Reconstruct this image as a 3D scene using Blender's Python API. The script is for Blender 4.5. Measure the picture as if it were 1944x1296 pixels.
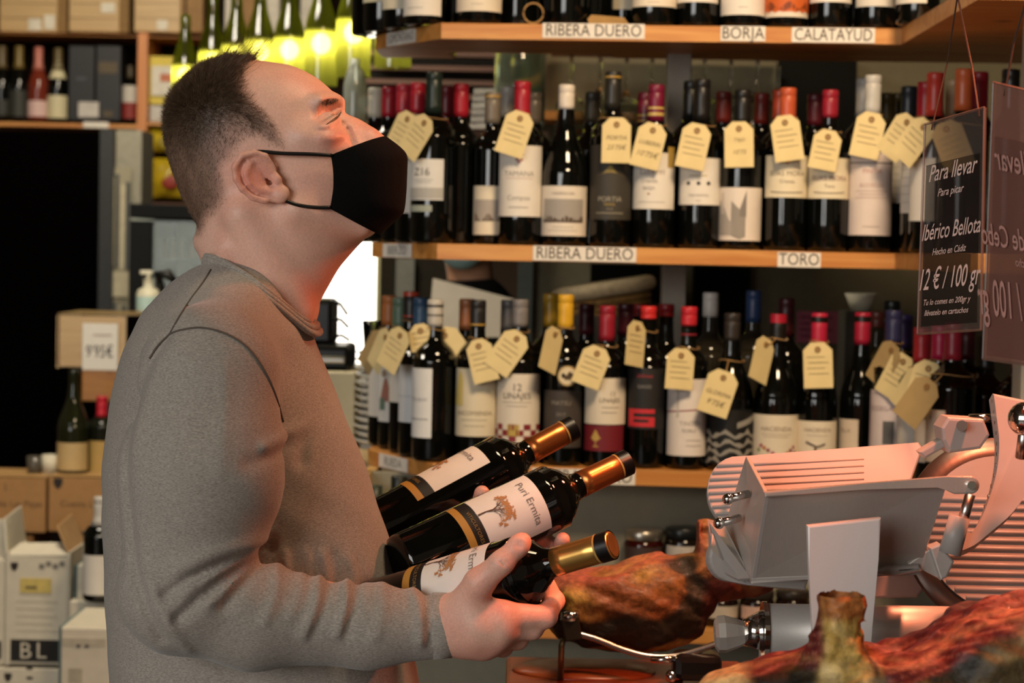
import bpy, bmesh, math, random
import numpy as np
from mathutils import Vector, Matrix
from mathutils.bvhtree import BVHTree

for o in list(bpy.data.objects):
    bpy.data.objects.remove(o, do_unlink=True)
scene = bpy.context.scene
COL = scene.collection
R_ = math.radians
random.seed(7)
RNG = np.random.default_rng(7)

# ------------------------------------------------------------------ camera
FPX = 4050.0
CAMP = Vector((0, 0, 1.5))
PITCH, ROLL = R_(2.45), R_(1.2)
_f = Vector((0, math.cos(PITCH), -math.sin(PITCH)))
_r0 = Vector((1, 0, 0))
_u0 = _r0.cross(_f)
_r = _r0 * math.cos(ROLL) + _u0 * math.sin(ROLL)
_u = -_r0 * math.sin(ROLL) + _u0 * math.cos(ROLL)
cd = bpy.data.cameras.new('camera')
cam = bpy.data.objects.new('camera', cd)
COL.objects.link(cam)
cd.sensor_width = 36.0
cd.lens = FPX / 1944 * 36
cd.clip_start = 0.05
cd.dof.use_dof = True
cd.dof.focus_distance = 2.24
cd.dof.aperture_fstop = 8.6
M = Matrix.Identity(4)
for i in range(3):
    M[i][0] = _r[i]; M[i][1] = _u[i]; M[i][2] = -_f[i]; M[i][3] = CAMP[i]
cam.matrix_world = M
scene.camera = cam

# ------------------------------------------------------------------ world, lights, exposure
w = bpy.data.worlds.new('shop_world')
scene.world = w
w.use_nodes = True
w.node_tree.nodes['Background'].inputs[0].default_value = (0.78, 0.60, 0.42, 1)
w.node_tree.nodes['Background'].inputs[1].default_value = 0.17

def area_light(name, loc, target, size, power, color, sizey=None, spread=None):
    l = bpy.data.lights.new(name, 'AREA')
    l.energy = power; l.color = color; l.size = size
    if sizey:
        l.shape = 'RECTANGLE'; l.size_y = sizey
    if spread:
        l.spread = spread
    o = bpy.data.objects.new(name, l)
    COL.objects.link(o)
    o.location = loc
    o.rotation_euler = (Vector(target) - Vector(loc)).to_track_quat('-Z', 'Y').to_euler()
    return o

# daylight through the shop front behind the camera
area_light('shop_window_light', (-3.5, -2.8, 2.3), (0.1, 3.2, 1.25), 4.0, 225, (0.98, 0.96, 0.92), 2.4)
# warm ceiling lamps of the sales room, and one added beyond them
area_light('ceiling_lamp_light', (0.55, 2.2, 2.95), (0.35, 3.85, 1.35), 0.5, 23, (1.0, 0.74, 0.46), spread=R_(110))
area_light('ceiling_lamp_light', (-1.0, 4.6, 2.95), (-1.2, 6.6, 0.7), 0.7, 50, (1.0, 0.88, 0.70))
area_light('ceiling_lamp_light', (-1.3, 6.9, 2.95), (-1.6, 8.6, 1.6), 0.5, 26, (1.0, 0.86, 0.64))  # unseen lamp, added to brighten the far tall shelf
# red warming lamps above the slicer and above the rear ham
def warm_lamp(loc, target, energy, cone_deg, blend_):
    l = bpy.data.lights.new('warming_lamp_light', 'SPOT')
    l.energy = energy; l.color = (1.0, 0.25, 0.12); l.spot_size = R_(cone_deg); l.spot_blend = blend_; l.shadow_soft_size = 0.05
    o = bpy.data.objects.new('warming_lamp_light', l)
    COL.objects.link(o)
    o.location = loc
    o.rotation_euler = (Vector(target) - Vector(loc)).to_track_quat('-Z', 'Y').to_euler()
warm_lamp((0.60, 1.92, 2.15), (0.47, 2.12, 1.2), 84, 54, 0.45)
warm_lamp((0.72, 2.66, 1.95), (-0.1, 2.46, 1.40), 32, 120, 0.5)

vs = scene.view_settings
vs.view_transform = 'Standard'
vs.look = 'None'
vs.gamma = 1
vs.use_curve_mapping = False
vs.exposure = 0.0

# ------------------------------------------------------------------ helpers
def ray(px, py):
    return (_f * FPX + _r * (px - 972) - _u * (py - 648)).normalized()
def P(px, py, Y):
    d = ray(px, py)
    return CAMP + d * (Y / d.y)

def lin(h):
    h = h.lstrip('#')
    c = [int(h[i:i+2], 16) / 255 for i in (0, 2, 4)]
    return tuple((x / 12.92 if x <= .04045 else ((x + .055) / 1.055) ** 2.4) for x in c)

_mats = {}
def mat(col, rough=0.6, metal=0.0, var=0.12, bump=0.0, scale=40.0, spec=0.5, alpha=1.0, trans=0.0, coat=0.0,
        sheen=0.0, stretch=(1, 1, 1), col2=None, sss=0.0, thr=0.5, emis=None, estr=0.0, ior=1.45):
    """procedural principled material: base colour broken up by object-space noise, optional fine relief"""
    key = (col, rough, metal, var, bump, scale, spec, alpha, trans, coat, sheen, stretch, col2, sss, emis, estr, ior)
    if key in _mats:
        return _mats[key]
    m = bpy.data.materials.new('mat_%s_%d' % (col.lstrip('#'), len(_mats)))
    m.use_nodes = True
    nt = m.node_tree
    b = nt.nodes['Principled BSDF']
    c = lin(col)
    tc = nt.nodes.new('ShaderNodeTexCoord')
    mp = nt.nodes.new('ShaderNodeMapping')
    mp.inputs['Scale'].default_value = stretch
    nt.links.new(tc.outputs['Object'], mp.inputs[0])
    nz = nt.nodes.new('ShaderNodeTexNoise')
    nz.inputs['Scale'].default_value = scale
    nz.inputs['Detail'].default_value = 5
    nt.links.new(mp.outputs[0], nz.inputs['Vector'])
    rp = nt.nodes.new('ShaderNodeValToRGB')
    e0, e1 = rp.color_ramp.elements
    e0.position, e1.position = 0.3, 0.7
    if col2:
        c2 = lin(col2)
        e0.color = (*c, 1); e1.color = (*c2, 1)
    else:
        e0.color = (*[x * (1 - var) for x in c], 1)
        e1.color = (*[min(1, x * (1 + var)) for x in c], 1)
    nt.links.new(nz.outputs['Fac'], rp.inputs[0])
    nt.links.new(rp.outputs[0], b.inputs['Base Color'])
    b.inputs['Roughness'].default_value = rough
    b.inputs['Metallic'].default_value = metal
    b.inputs['Specular IOR Level'].default_value = spec
    b.inputs['Alpha'].default_value = alpha
    b.inputs['Transmission Weight'].default_value = trans
    b.inputs['Coat Weight'].default_value = coat
    b.inputs['Sheen Weight'].default_value = sheen
    b.inputs['IOR'].default_value = ior
    if sss:
        b.inputs['Subsurface Weight'].default_value = sss
        b.inputs['Subsurface Radius'].default_value = (0.010, 0.004, 0.002)
    if emis:
        b.inputs['Emission Color'].default_value = (*lin(emis), 1)
        b.inputs['Emission Strength'].default_value = estr
    if bump:
        bp = nt.nodes.new('ShaderNodeBump')
        bp.inputs['Strength'].default_value = bump
        bp.inputs['Distance'].default_value = 0.002
        nt.links.new(nz.outputs['Fac'], bp.inputs['Height'])
        nt.links.new(bp.outputs[0], b.inputs['Normal'])
    _mats[key] = m
    return m

def wood(c1, c2, scale=1.0, axis=0, rough=0.45):
    key = ('wood', c1, c2, scale, axis, rough)
    if key in _mats:
        return _mats[key]
    m = bpy.data.materials.new('wood_' + c1.lstrip('#'))
    m.use_nodes = True
    nt = m.node_tree
    b = nt.nodes['Principled BSDF']
    tc = nt.nodes.new('ShaderNodeTexCoord')
    mp = nt.nodes.new('ShaderNodeMapping')
    s = [14, 14, 14]; s[axis] = 0.9
    mp.inputs['Scale'].default_value = [x * scale for x in s]
    nt.links.new(tc.outputs['Object'], mp.inputs[0])
    nz = nt.nodes.new('ShaderNodeTexNoise')
    nz.inputs['Scale'].default_value = 2.2; nz.inputs['Detail'].default_value = 6; nz.inputs['Distortion'].default_value = 1.2
    nt.links.new(mp.outputs[0], nz.inputs['Vector'])
    rp = nt.nodes.new('ShaderNodeValToRGB')
    rp.color_ramp.elements[0].position = 0.32; rp.color_ramp.elements[1].position = 0.68
    rp.color_ramp.elements[0].color = (*lin(c1), 1); rp.color_ramp.elements[1].color = (*lin(c2), 1)
    nt.links.new(nz.outputs['Fac'], rp.inputs[0])
    vo = nt.nodes.new('ShaderNodeTexVoronoi')
    vo.inputs['Scale'].default_value = 4.5
    nt.links.new(tc.outputs['Object'], vo.inputs['Vector'])
    r2 = nt.nodes.new('ShaderNodeValToRGB')
    r2.color_ramp.elements[0].position = 0.03; r2.color_ramp.elements[1].position = 0.10
    r2.color_ramp.elements[0].color = (0.35, 0.22, 0.15, 1); r2.color_ramp.elements[1].color = (1, 1, 1, 1)
    nt.links.new(vo.outputs['Distance'], r2.inputs[0])
    mx = nt.nodes.new('ShaderNodeMix'); mx.data_type = 'RGBA'; mx.blend_type = 'MULTIPLY'
    mx.inputs[0].default_value = 1.0
    nt.links.new(rp.outputs[0], mx.inputs[6]); nt.links.new(r2.outputs[0], mx.inputs[7])
    nt.links.new(mx.outputs[2], b.inputs['Base Color'])
    bp = nt.nodes.new('ShaderNodeBump'); bp.inputs['Strength'].default_value = 0.12; bp.inputs['Distance'].default_value = 0.001
    nt.links.new(nz.outputs['Fac'], bp.inputs['Height']); nt.links.new(bp.outputs[0], b.inputs['Normal'])
    b.inputs['Roughness'].default_value = rough
    _mats[key] = m
    return m

def attr_mat(name, rough, bump, bscale, spec=0.4, sss=0.0, coat=0.0, stretch=(1, 1, 1), mott=0.15):
    """colour comes from the per-vertex pigment attribute, broken up by noise"""
    m = bpy.data.materials.new(name)
    m.use_nodes = True
    nt = m.node_tree
    b = nt.nodes['Principled BSDF']
    at = nt.nodes.new('ShaderNodeAttribute'); at.attribute_name = 'Col'
    tc = nt.nodes.new('ShaderNodeTexCoord')
    mp = nt.nodes.new('ShaderNodeMapping'); mp.inputs['Scale'].default_value = stretch
    nt.links.new(tc.outputs['Object'], mp.inputs[0])
    nz = nt.nodes.new('ShaderNodeTexNoise'); nz.inputs['Scale'].default_value = bscale; nz.inputs['Detail'].default_value = 6
    nt.links.new(mp.outputs[0], nz.inputs['Vector'])
    mr = nt.nodes.new('ShaderNodeMapRange')
    mr.inputs[1].default_value = 0.3; mr.inputs[2].default_value = 0.7
    mr.inputs[3].default_value = 1 - mott; mr.inputs[4].default_value = 1 + mott
    nt.links.new(nz.outputs['Fac'], mr.inputs[0])
    mx = nt.nodes.new('ShaderNodeVectorMath'); mx.operation = 'SCALE'
    nt.links.new(at.outputs['Color'], mx.inputs[0]); nt.links.new(mr.outputs[0], mx.inputs['Scale'])
    nt.links.new(mx.outputs[0], b.inputs['Base Color'])
    b.inputs['Roughness'].default_value = rough
    b.inputs['Specular IOR Level'].default_value = spec
    b.inputs['Coat Weight'].default_value = coat
    if sss:
        b.inputs['Subsurface Weight'].default_value = sss
        b.inputs['Subsurface Radius'].default_value = (0.010, 0.004, 0.002)
    bp = nt.nodes.new('ShaderNodeBump'); bp.inputs['Strength'].default_value = bump; bp.inputs['Distance'].default_value = 0.002
    nt.links.new(nz.outputs['Fac'], bp.inputs['Height']); nt.links.new(bp.outputs[0], b.inputs['Normal'])
    return m

def link(name, me, m=None, parent=None, smooth=False):
    o = bpy.data.objects.new(name, me)
    COL.objects.link(o)
    if m:
        if me.materials:
            me.materials[0] = m
        else:
            me.materials.append(m)
    if smooth:
        me.polygons.foreach_set('use_smooth', [True] * len(me.polygons))
    if parent:
        o.parent = parent
    return o
def bm_obj(name, bm, m, parent=None, smooth=False):
    me = bpy.data.meshes.new(name)
    bmesh.ops.recalc_face_normals(bm, faces=bm.faces)
    bm.to_mesh(me); bm.free()
    return link(name, me, m, parent, smooth)
def py_obj(name, v, f, m, parent=None, smooth=False):
    me = bpy.data.meshes.new(name)
    me.from_pydata([tuple(p) for p in v], [], f)
    me.update()
    return link(name, me, m, parent, smooth)
def tag(o, label, cat, group=None, kind=None):
    o['label'] = label; o['category'] = cat
    if group: o['group'] = group
    if kind: o['kind'] = kind
    return o
def struct(o, label, cat='room part'):
    o['kind'] = 'structure'; o['label'] = label; o['category'] = cat
    return o
def thing(name, label, cat, loc=(0, 0, 0), rz=0, group=None):
    o = bpy.data.objects.new(name, None)
    COL.objects.link(o)
    o.empty_display_size = 0.05
    o.location = loc; o.rotation_euler = (0, 0, rz)
    return tag(o, label, cat, group)
def fix_parent(o, root):
    """parent while keeping world coordinates of a mesh that was built in world space"""
    o.parent = root
    o.matrix_parent_inverse = root.matrix_basis.inverted() if root.parent is None else (root.parent.matrix_basis @ root.matrix_parent_inverse @ root.matrix_basis).inverted() if False else root.matrix_basis.inverted()
    return o

def add_box(bm, c, s, rot=None, bev=0.0):
    r = bmesh.ops.create_cube(bm, size=1.0)
    vs_ = r['verts']
    mt = Matrix.Translation(c) @ (rot.to_4x4() if rot else Matrix.Identity(4)) @ Matrix.Diagonal((s[0], s[1], s[2], 1))
    bmesh.ops.transform(bm, matrix=mt, verts=vs_)
    if bev:
        ed = list({e for v in vs_ for e in v.link_edges})
        bmesh.ops.bevel(bm, geom=ed, offset=bev, segments=2, affect='EDGES', profile=0.5)
def add_cyl(bm, a, b, r1, r2=None, seg=20, caps=True):
    a, b = Vector(a), Vector(b)
    r2 = r1 if r2 is None else r2
    d = (b - a)
    q = d.to_track_quat('Z', 'Y').to_matrix().to_4x4()
    mt = Matrix.Translation((a + b) / 2) @ q
    bmesh.ops.create_cone(bm, cap_ends=caps, segments=seg, radius1=r1, radius2=r2, depth=d.length, matrix=mt)
def add_sphere(bm, c, r, seg=20, scale=(1, 1, 1)):
    bmesh.ops.create_uvsphere(bm, u_segments=seg, v_segments=max(8, seg // 2), radius=r,
                              matrix=Matrix.Translation(c) @ Matrix.Diagonal((*scale, 1)))
def add_tube(bm, pts, r, seg=8, closed=False):
    pts = [Vector(p) for p in pts]
    n = len(pts)
    rs = r if isinstance(r, (list, tuple)) else [r] * n
    rings = []
    up = Vector((0.13, 0.21, 0.97))
    for i, p in enumerate(pts):
        if closed:
            t = pts[(i + 1) % n] - pts[i - 1]
        else:
            t = pts[min(i + 1, n - 1)] - pts[max(i - 1, 0)]
        t.normalize()
        a = t.cross(up)
        if a.length < 1e-4:
            a = t.cross(Vector((1, 0, 0)))
        a.normalize(); b_ = t.cross(a).normalized()
        rings.append([bm.verts.new(p + (a * math.cos(k * 2 * math.pi / seg) + b_ * math.sin(k * 2 * math.pi / seg)) * rs[i]) for k in range(seg)])
    m_ = n if closed else n - 1
    for i in range(m_):
        A, B = rings[i], rings[(i + 1) % n]
        for k in range(seg):
            bm.faces.new((A[k], A[(k + 1) % seg], B[(k + 1) % seg], B[k]))
    if not closed:
        bm.faces.new(rings[0][::-1]); bm.faces.new(rings[-1])
def add_lathe(bm, prof, seg=32, mtx=None, a0=0, a1=2 * math.pi):
    """prof: list of (r, z)"""
    full = abs(a1 - a0 - 2 * math.pi) < 1e-6
    n = seg if full else seg + 1
    rings = []
    for (r, z) in prof:
        if r < 1e-6:
            v = bm.verts.new((0, 0, z)); rings.append([v] * n)
        else:
            rings.append([bm.verts.new((r * math.cos(a0 + (a1 - a0) * k / seg), r * math.sin(a0 + (a1 - a0) * k / seg), z)) for k in range(n)])
    newv = {v for rg in rings for v in rg}
    for i in range(len(rings) - 1):
        A, B = rings[i], rings[i + 1]
        for k in range(seg):
            k2 = (k + 1) % n
            q = []
            for v in (A[k], A[k2], B[k2], B[k]):
                if v not in q: q.append(v)
            if len(q) > 2:
                try: bm.faces.new(q)
                except ValueError: pass
    if mtx is not None:
        bmesh.ops.transform(bm, matrix=mtx, verts=list(newv))
def add_plate(bm, pts, t, bev=0.0, direction=None):
    """closed plate: near-planar outline of 3-D points given thickness t along its normal (away from the camera side)"""
    pts = [Vector(p) for p in pts]
    n = Vector((0, 0, 0))
    for i in range(len(pts)):
        a, b = pts[i], pts[(i + 1) % len(pts)]
        n += a.cross(b)
    n.normalize()
    if direction is not None:
        n = Vector(direction).normalized()
    elif n.y < 0:
        n = -n
    A = [bm.verts.new(p) for p in pts]
    B = [bm.verts.new(p + n * t) for p in pts]
    fs = [bm.faces.new(A), bm.faces.new(B[::-1])]
    for i in range(len(pts)):
        j = (i + 1) % len(pts)
        fs.append(bm.faces.new((A[i], B[i], B[j], A[j])))
    if bev:
        bmesh.ops.bevel(bm, geom=list({e for v in A for e in v.link_edges if e.other_vert(v) in A}), offset=bev, segments=2, affect='EDGES', profile=0.5)

def catmull(pts, n=8, closed=True):
    pts = [np.array(p, float) for p in pts]
    m = len(pts)
    out = []
    rng = range(m) if closed else range(m - 1)
    for i in rng:
        if closed:
            p0, p1, p2, p3 = pts[i - 1], pts[i], pts[(i + 1) % m], pts[(i + 2) % m]
        else:
            p0, p1, p2, p3 = pts[max(i - 1, 0)], pts[i], pts[i + 1], pts[min(i + 2, m - 1)]
        for k in range(n):
            t = k / n
            out.append(0.5 * ((2 * p1) + (-p0 + p2) * t + (2 * p0 - 5 * p1 + 4 * p2 - p3) * t * t + (-p0 + 3 * p1 - 3 * p2 + p3) * t ** 3))
    if not closed:
        out.append(pts[-1])
    return out

# text -> triangulated flat outline, cached
_txt = {}
def text_geo(s, shear=0.0, thick=0.0):
    key = (s, shear, thick)
    if key in _txt:
        return _txt[key]
    cu = bpy.data.curves.new('txt', 'FONT')
    cu.body = s; cu.size = 1.0; cu.align_x = 'CENTER'; cu.align_y = 'CENTER'; cu.resolution_u = 3
    cu.shear = shear; cu.offset = thick
    o = bpy.data.objects.new('txt', cu)
    COL.objects.link(o)
    dg = bpy.context.evaluated_depsgraph_get()
    me = o.evaluated_get(dg).to_mesh()
    v = [tuple(x.co) for x in me.vertices]
    f = [tuple(p.vertices) for p in me.polygons]
    o.evaluated_get(dg).to_mesh_clear()
    bpy.data.objects.remove(o, do_unlink=True)
    bpy.data.curves.remove(cu)
    _txt[key] = (v, f)
    return v, f

# ------------------------------------------------------------------ implicit surfaces (for bodies, cloth and hams)
def smin(a, b, k):
    h = np.clip(0.5 + 0.5 * (b - a) / k, 0, 1)
    return b * (1 - h) + a * h - k * h * (1 - h)
def smax(a, b, k):
    return -smin(-a, -b, k)
def cone(G, a, b, ra, rb):
    X, Y, Z = G
    a = np.array(a, np.float32); b = np.array(b, np.float32)
    d = b - a; L = float(d @ d) + 1e-12
    t = np.clip(((X - a[0]) * d[0] + (Y - a[1]) * d[1] + (Z - a[2]) * d[2]) / L, 0, 1)
    return np.sqrt((X - a[0] - t * d[0]) ** 2 + (Y - a[1] - t * d[1]) ** 2 + (Z - a[2] - t * d[2]) ** 2) - (ra + (rb - ra) * t)
def ball(G, c, r, sc=(1, 1, 1)):
    X, Y, Z = G
    return (np.sqrt(((X - c[0]) / sc[0]) ** 2 + ((Y - c[1]) / sc[1]) ** 2 + ((Z - c[2]) / sc[2]) ** 2) - r) * min(sc)
def chain(G, pts, rs, k):
    f = None
    for i in range(len(pts) - 1):
        c = cone(G, pts[i], pts[i + 1], rs[i], rs[i + 1])
        f = c if f is None else smin(f, c, k)
    return f
def poly_sdf(X, Z, poly):
    """signed distance (negative inside) to a closed polygon in the x-z plane; X (nx,1), Z (1,nz)"""
    d = np.full(np.broadcast(X, Z).shape, 1e9, np.float32)
    s = np.ones(d.shape, np.float32)
    n = len(poly)
    for i in range(n):
        ax, az = poly[i]; bx, bz = poly[i - 1]
        ex, ez = bx - ax, bz - az
        wx, wz = X - ax, Z - az
        t = np.clip((wx * ex + wz * ez) / (ex * ex + ez * ez + 1e-14), 0, 1)
        d = np.minimum(d, (wx - ex * t) ** 2 + (wz - ez * t) ** 2)
        c1 = Z >= az; c2 = Z < bz; c3 = (ex * wz) > (ez * wx)
        flip = (c1 & c2 & c3) | (~c1 & ~c2 & ~c3)
        s = np.where(flip, -s, s)
    return s * np.sqrt(d)
def grid(lo, hi, h):
    ax = [np.arange(lo[i], hi[i] + h, h, dtype=np.float32) for i in range(3)]
    return (ax[0][:, None, None], ax[1][None, :, None], ax[2][None, None, :]), ax
def nets(f, ax, h):
    nx, ny, nz = f.shape
    s = f < 0
    cnt = np.zeros((nx - 1, ny - 1, nz - 1), np.int8)
    for i in (0, 1):
        for j in (0, 1):
            for k in (0, 1):
                cnt += s[i:nx - 1 + i, j:ny - 1 + j, k:nz - 1 + k]
    I = np.argwhere((cnt > 0) & (cnt < 8))
    idx = np.full(cnt.shape, -1, np.int64)
    idx[I[:, 0], I[:, 1], I[:, 2]] = np.arange(len(I))
    acc = np.zeros((len(I), 3)); num = np.zeros(len(I))
    for axis in range(3):
        o1, o2 = [a for a in range(3) if a != axis]
        for p in (0, 1):
            for q in (0, 1):
                a = I.copy(); a[:, o1] += p; a[:, o2] += q
                b = a.copy(); b[:, axis] += 1
                fa = f[a[:, 0], a[:, 1], a[:, 2]]; fb = f[b[:, 0], b[:, 1], b[:, 2]]
                mk = (fa < 0) != (fb < 0)
                t = np.where(mk, fa / np.where(fa == fb, 1, fa - fb), 0)
                pt = (a - I).astype(float); pt[:, axis] += t
                acc[mk] += pt[mk]; num[mk] += 1
    V = (I + acc / num[:, None]) * h + np.array([a[0] for a in ax])
    F = []
    for axis in range(3):
        o1, o2 = (axis + 1) % 3, (axis + 2) % 3
        sl0 = [slice(None)] * 3; sl1 = [slice(None)] * 3
        sl0[axis] = slice(0, -1); sl1[axis] = slice(1, None)
        d = s[tuple(sl0)] != s[tuple(sl1)]
        E = np.argwhere(d)
        ok = (E[:, o1] > 0) & (E[:, o2] > 0) & (E[:, o1] < f.shape[o1] - 1) & (E[:, o2] < f.shape[o2] - 1)
        E = E[ok]
        ins = s[E[:, 0], E[:, 1], E[:, 2]]
        q = []
        for (p1, p2) in ((-1, -1), (0, -1), (0, 0), (-1, 0)):
            c = E.copy(); c[:, o1] += p1; c[:, o2] += p2
            q.append(idx[c[:, 0], c[:, 1], c[:, 2]])
        q = np.stack(q, 1)
        q[~ins] = q[~ins][:, ::-1]
        F.append(q)
    return V, np.concatenate(F)
def np_mesh(name, V, F):
    me = bpy.data.meshes.new(name)
    me.vertices.add(len(V)); me.vertices.foreach_set('co', V.astype(np.float32).ravel())
    me.loops.add(F.size); me.loops.foreach_set('vertex_index', F.astype(np.int32).ravel())
    me.polygons.add(len(F))
    me.polygons.foreach_set('loop_start', np.arange(0, F.size, F.shape[1], dtype=np.int32))
    me.polygons.foreach_set('loop_total', np.full(len(F), F.shape[1], np.int32))
    me.update(calc_edges=True)
    me.validate()
    me.polygons.foreach_set('use_smooth', [True] * len(me.polygons))
    return me
def relax(V, F, n=2, k=0.5):
    """light Laplacian smoothing of the extracted surface"""
    V = V.copy()
    for _ in range(n):
        acc = np.zeros_like(V); num = np.zeros(len(V))
        for a, b in ((0, 1), (1, 2), (2, 3), (3, 0)):
            np.add.at(acc, F[:, a], V[F[:, b]]); np.add.at(num, F[:, a], 1)
            np.add.at(acc, F[:, b], V[F[:, a]]); np.add.at(num, F[:, b], 1)
        V = V * (1 - k) + k * acc / np.maximum(num, 1)[:, None]
    return V
def set_col(me, cols):
    at = me.color_attributes.new('Col', 'FLOAT_COLOR', 'POINT')
    c = np.ones((len(me.vertices), 4), np.float32); c[:, :3] = cols
    at.data.foreach_set('color', c.ravel())
def wob(V, sc, seed=0):
    """cheap smooth pseudo-noise in about -1..1"""
    r = np.random.default_rng(seed)
    out = np.zeros(len(V))
    for i in range(6):
        d = r.normal(size=3); d *= sc * (0.7 + 0.8 * r.random()) / np.linalg.norm(d)
        out += np.sin(V @ d + r.random() * 6.28)
    return out / 3.0
def sstep(a, b, x):
    t = np.clip((x - a) / (b - a), 0, 1)
    return t * t * (3 - 2 * t)

def W(name, bm, m, root, smooth=False):
    """part built in world space under a root that has only a location"""
    o = bm_obj(name, bm, m, None, smooth)
    o.parent = root
    if root.parent is None and root.type == 'EMPTY':
        o.matrix_parent_inverse = Matrix.Translation(-root.location)
    return o

# ------------------------------------------------------------------ materials used often
M_WALL = mat('#8f8a76', 0.85, var=0.05, bump=0.15, scale=60)
M_DARK = mat('#0c0b0a', 0.7, var=0.2)
M_PINE = wood('#b5702e', '#cf934c')
M_PINEZ = wood('#b0662a', '#c98544', axis=2)
M_BROWN = wood('#5a331b', '#70452a')
M_GLASSDARK = mat('#070806', 0.06, spec=0.6, var=0.3)
M_GLASSGREEN = mat('#0d1a0a', 0.06, spec=0.6, var=0.3)
M_STRING = mat('#a8814f', 0.8, var=0.25, scale=300)
M_CARD = mat('#d9c48e', 0.75, var=0.05, scale=30, bump=0.05)
M_INK = mat('#4a4238', 0.8)
M_PAPER = mat('#ded6cb', 0.7, var=0.03)
M_BLACK = mat('#0b0b0b', 0.4, var=0.2)
M_STEEL = mat('#b9b4ae', 0.28, metal=1.0, var=0.06, bump=0.04, scale=120, stretch=(1, 1, 14))
M_CHROME = mat('#d5d2ce', 0.10, metal=1.0, var=0.02)

# ------------------------------------------------------------------ the room
def box_obj(name, lo, hi, m, parent=None, bev=0.0, smooth=False):
    bm = bmesh.new()
    lo, hi = Vector(lo), Vector(hi)
    add_box(bm, (lo + hi) / 2, hi - lo, bev=bev)
    if parent is not None:
        return W(name, bm, m, parent, smooth)
    return bm_obj(name, bm, m, None, smooth)

struct(box_obj('floor', (-3.3, -2.5, -0.1), (2.0, 9.4, 0.0), mat('#4a3f35', 0.5, var=0.2, scale=3)), 'dark stone tiled shop floor', 'floor')
struct(box_obj('ceiling', (-3.3, -0.6, 3.1), (2.0, 9.4, 3.2), mat('#6a5b4a', 0.9)), 'dim plaster shop ceiling', 'ceiling')
struct(box_obj('wall_back', (-3.3, 9.3, 0), (2.0, 9.4, 3.1), mat('#3a2a1e', 0.8)), 'dark brown wall at the far end', 'wall')
struct(box_obj('wall_right', (1.9, -0.6, 0), (2.0, 9.3, 3.1), mat('#4a4036', 0.85)), 'dim wall on the slicer side', 'wall')
struct(box_obj('wall_left', (-3.3, -0.6, 0), (-3.2, 9.3, 3.1), mat('#6a6152', 0.85)), 'dim wall on the boxes side', 'wall')

# ------------------------------------------------------------------ the wine rack
YAW = R_(4.7)
UX = Vector((math.cos(YAW), -math.sin(YAW), 0))
UY = Vector((math.sin(YAW), math.cos(YAW), 0))
S0 = P(830, 462, 3.88)
def SH(px, py, d):
    """point where the sight line through a pixel meets the upright plane d metres behind the rack's front edge"""
    r = ray(px, py)
    t = (S0 + UY * d - CAMP).dot(UY) / r.dot(UY)
    return CAMP + r * t
def UV(u, v, z):
    p = S0 + UX * u + UY * v
    return Vector((p.x, p.y, z))
ZM = S0.z
ZT = SH(830, 43, 0).z
ZB = SH(830, 880, 0).z
ZL = SH(1150, 1188, 0).z
ZS = {'top': ZT, 'mid': ZM, 'low': ZB}
rack = thing('wine_rack', 'pine wall rack of three wine shelves with a cut corner and a returning arm', 'shelf', UV(0.4, 0.12, 0))
UC = (SH(1700, 470, 0) - S0).dot(UX)
for z, nm in ((ZT, 0), (ZM, 1), (ZB, 2)):
    bm = bmesh.new()
    out = [(0, 0), (UC, 0), (UC + 0.045, -0.68), (UC + 0.42, -0.68), (UC + 0.42, 0.345), (0.3, 0.345), (0.3, 0.27), (-0.02, 0.27), (-0.02, 0.40), (-0.165, 0.40), (-0.155, 0.235)]
    add_plate(bm, [UV(u, v, z) for u, v in out], 0.0285, bev=0.0015, direction=(0, 0, -1))
    W('shelf_board', bm, M_PINE, rack)
# support post behind the shelves, one at the arm, back panel under the lowest board
for u0, w_ in ((0.0, 0), ):
    bm = bmesh.new()
    a = SH(1264, 300, 0.235); b = SH(1309, 300, 0.235)
    add_box(bm, ((a.x + b.x) / 2, a.y + 0.03, 1.35), ((b - a).length, 0.06, 1.9), bev=0.003)
    W('post', bm, mat('#8e8578', 0.6, var=0.06), rack)
bm = bmesh.new()
c = P(1955, 300, 3.25)
add_box(bm, (c.x + 0.02, c.y, 1.35), (0.06, 0.06, 1.9), bev=0.003)
W('post', bm, mat('#8e8578', 0.6, var=0.06), rack)
bm = bmesh.new()
add_plate(bm, [UV(-0.15, 0.105, ZB - 0.03), UV(UC + 0.42, 0.105, ZB - 0.03), UV(UC + 0.42, 0.105, 0.0), UV(-0.15, 0.105, 0.0)], 0.02)
W('back_panel', bm, mat('#85806e', 0.8, var=0.05, bump=0.1), rack)
bm = bmesh.new()
add_plate(bm, [UV(-0.10, 0.0, ZL), UV(UC + 0.4, 0.0, ZL), UV(UC + 0.4, 0.104, ZL), UV(-0.10, 0.104, ZL)], 0.026, bev=0.0015, direction=(0, 0, -1))
W('lower_shelf_board', bm, M_PINE, rack)
bm = bmesh.new()
a = UV(-0.13, 0.03, 0)
add_box(bm, (a.x, a.y + 0.1, ZB / 2 - 0.015), (0.022, 0.2, ZB - 0.03), rot=Matrix.Rotation(-YAW, 3, 'Z'))
W('side_panel', bm, wood('#a9824a', '#c09a5e', axis=2), rack)

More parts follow.
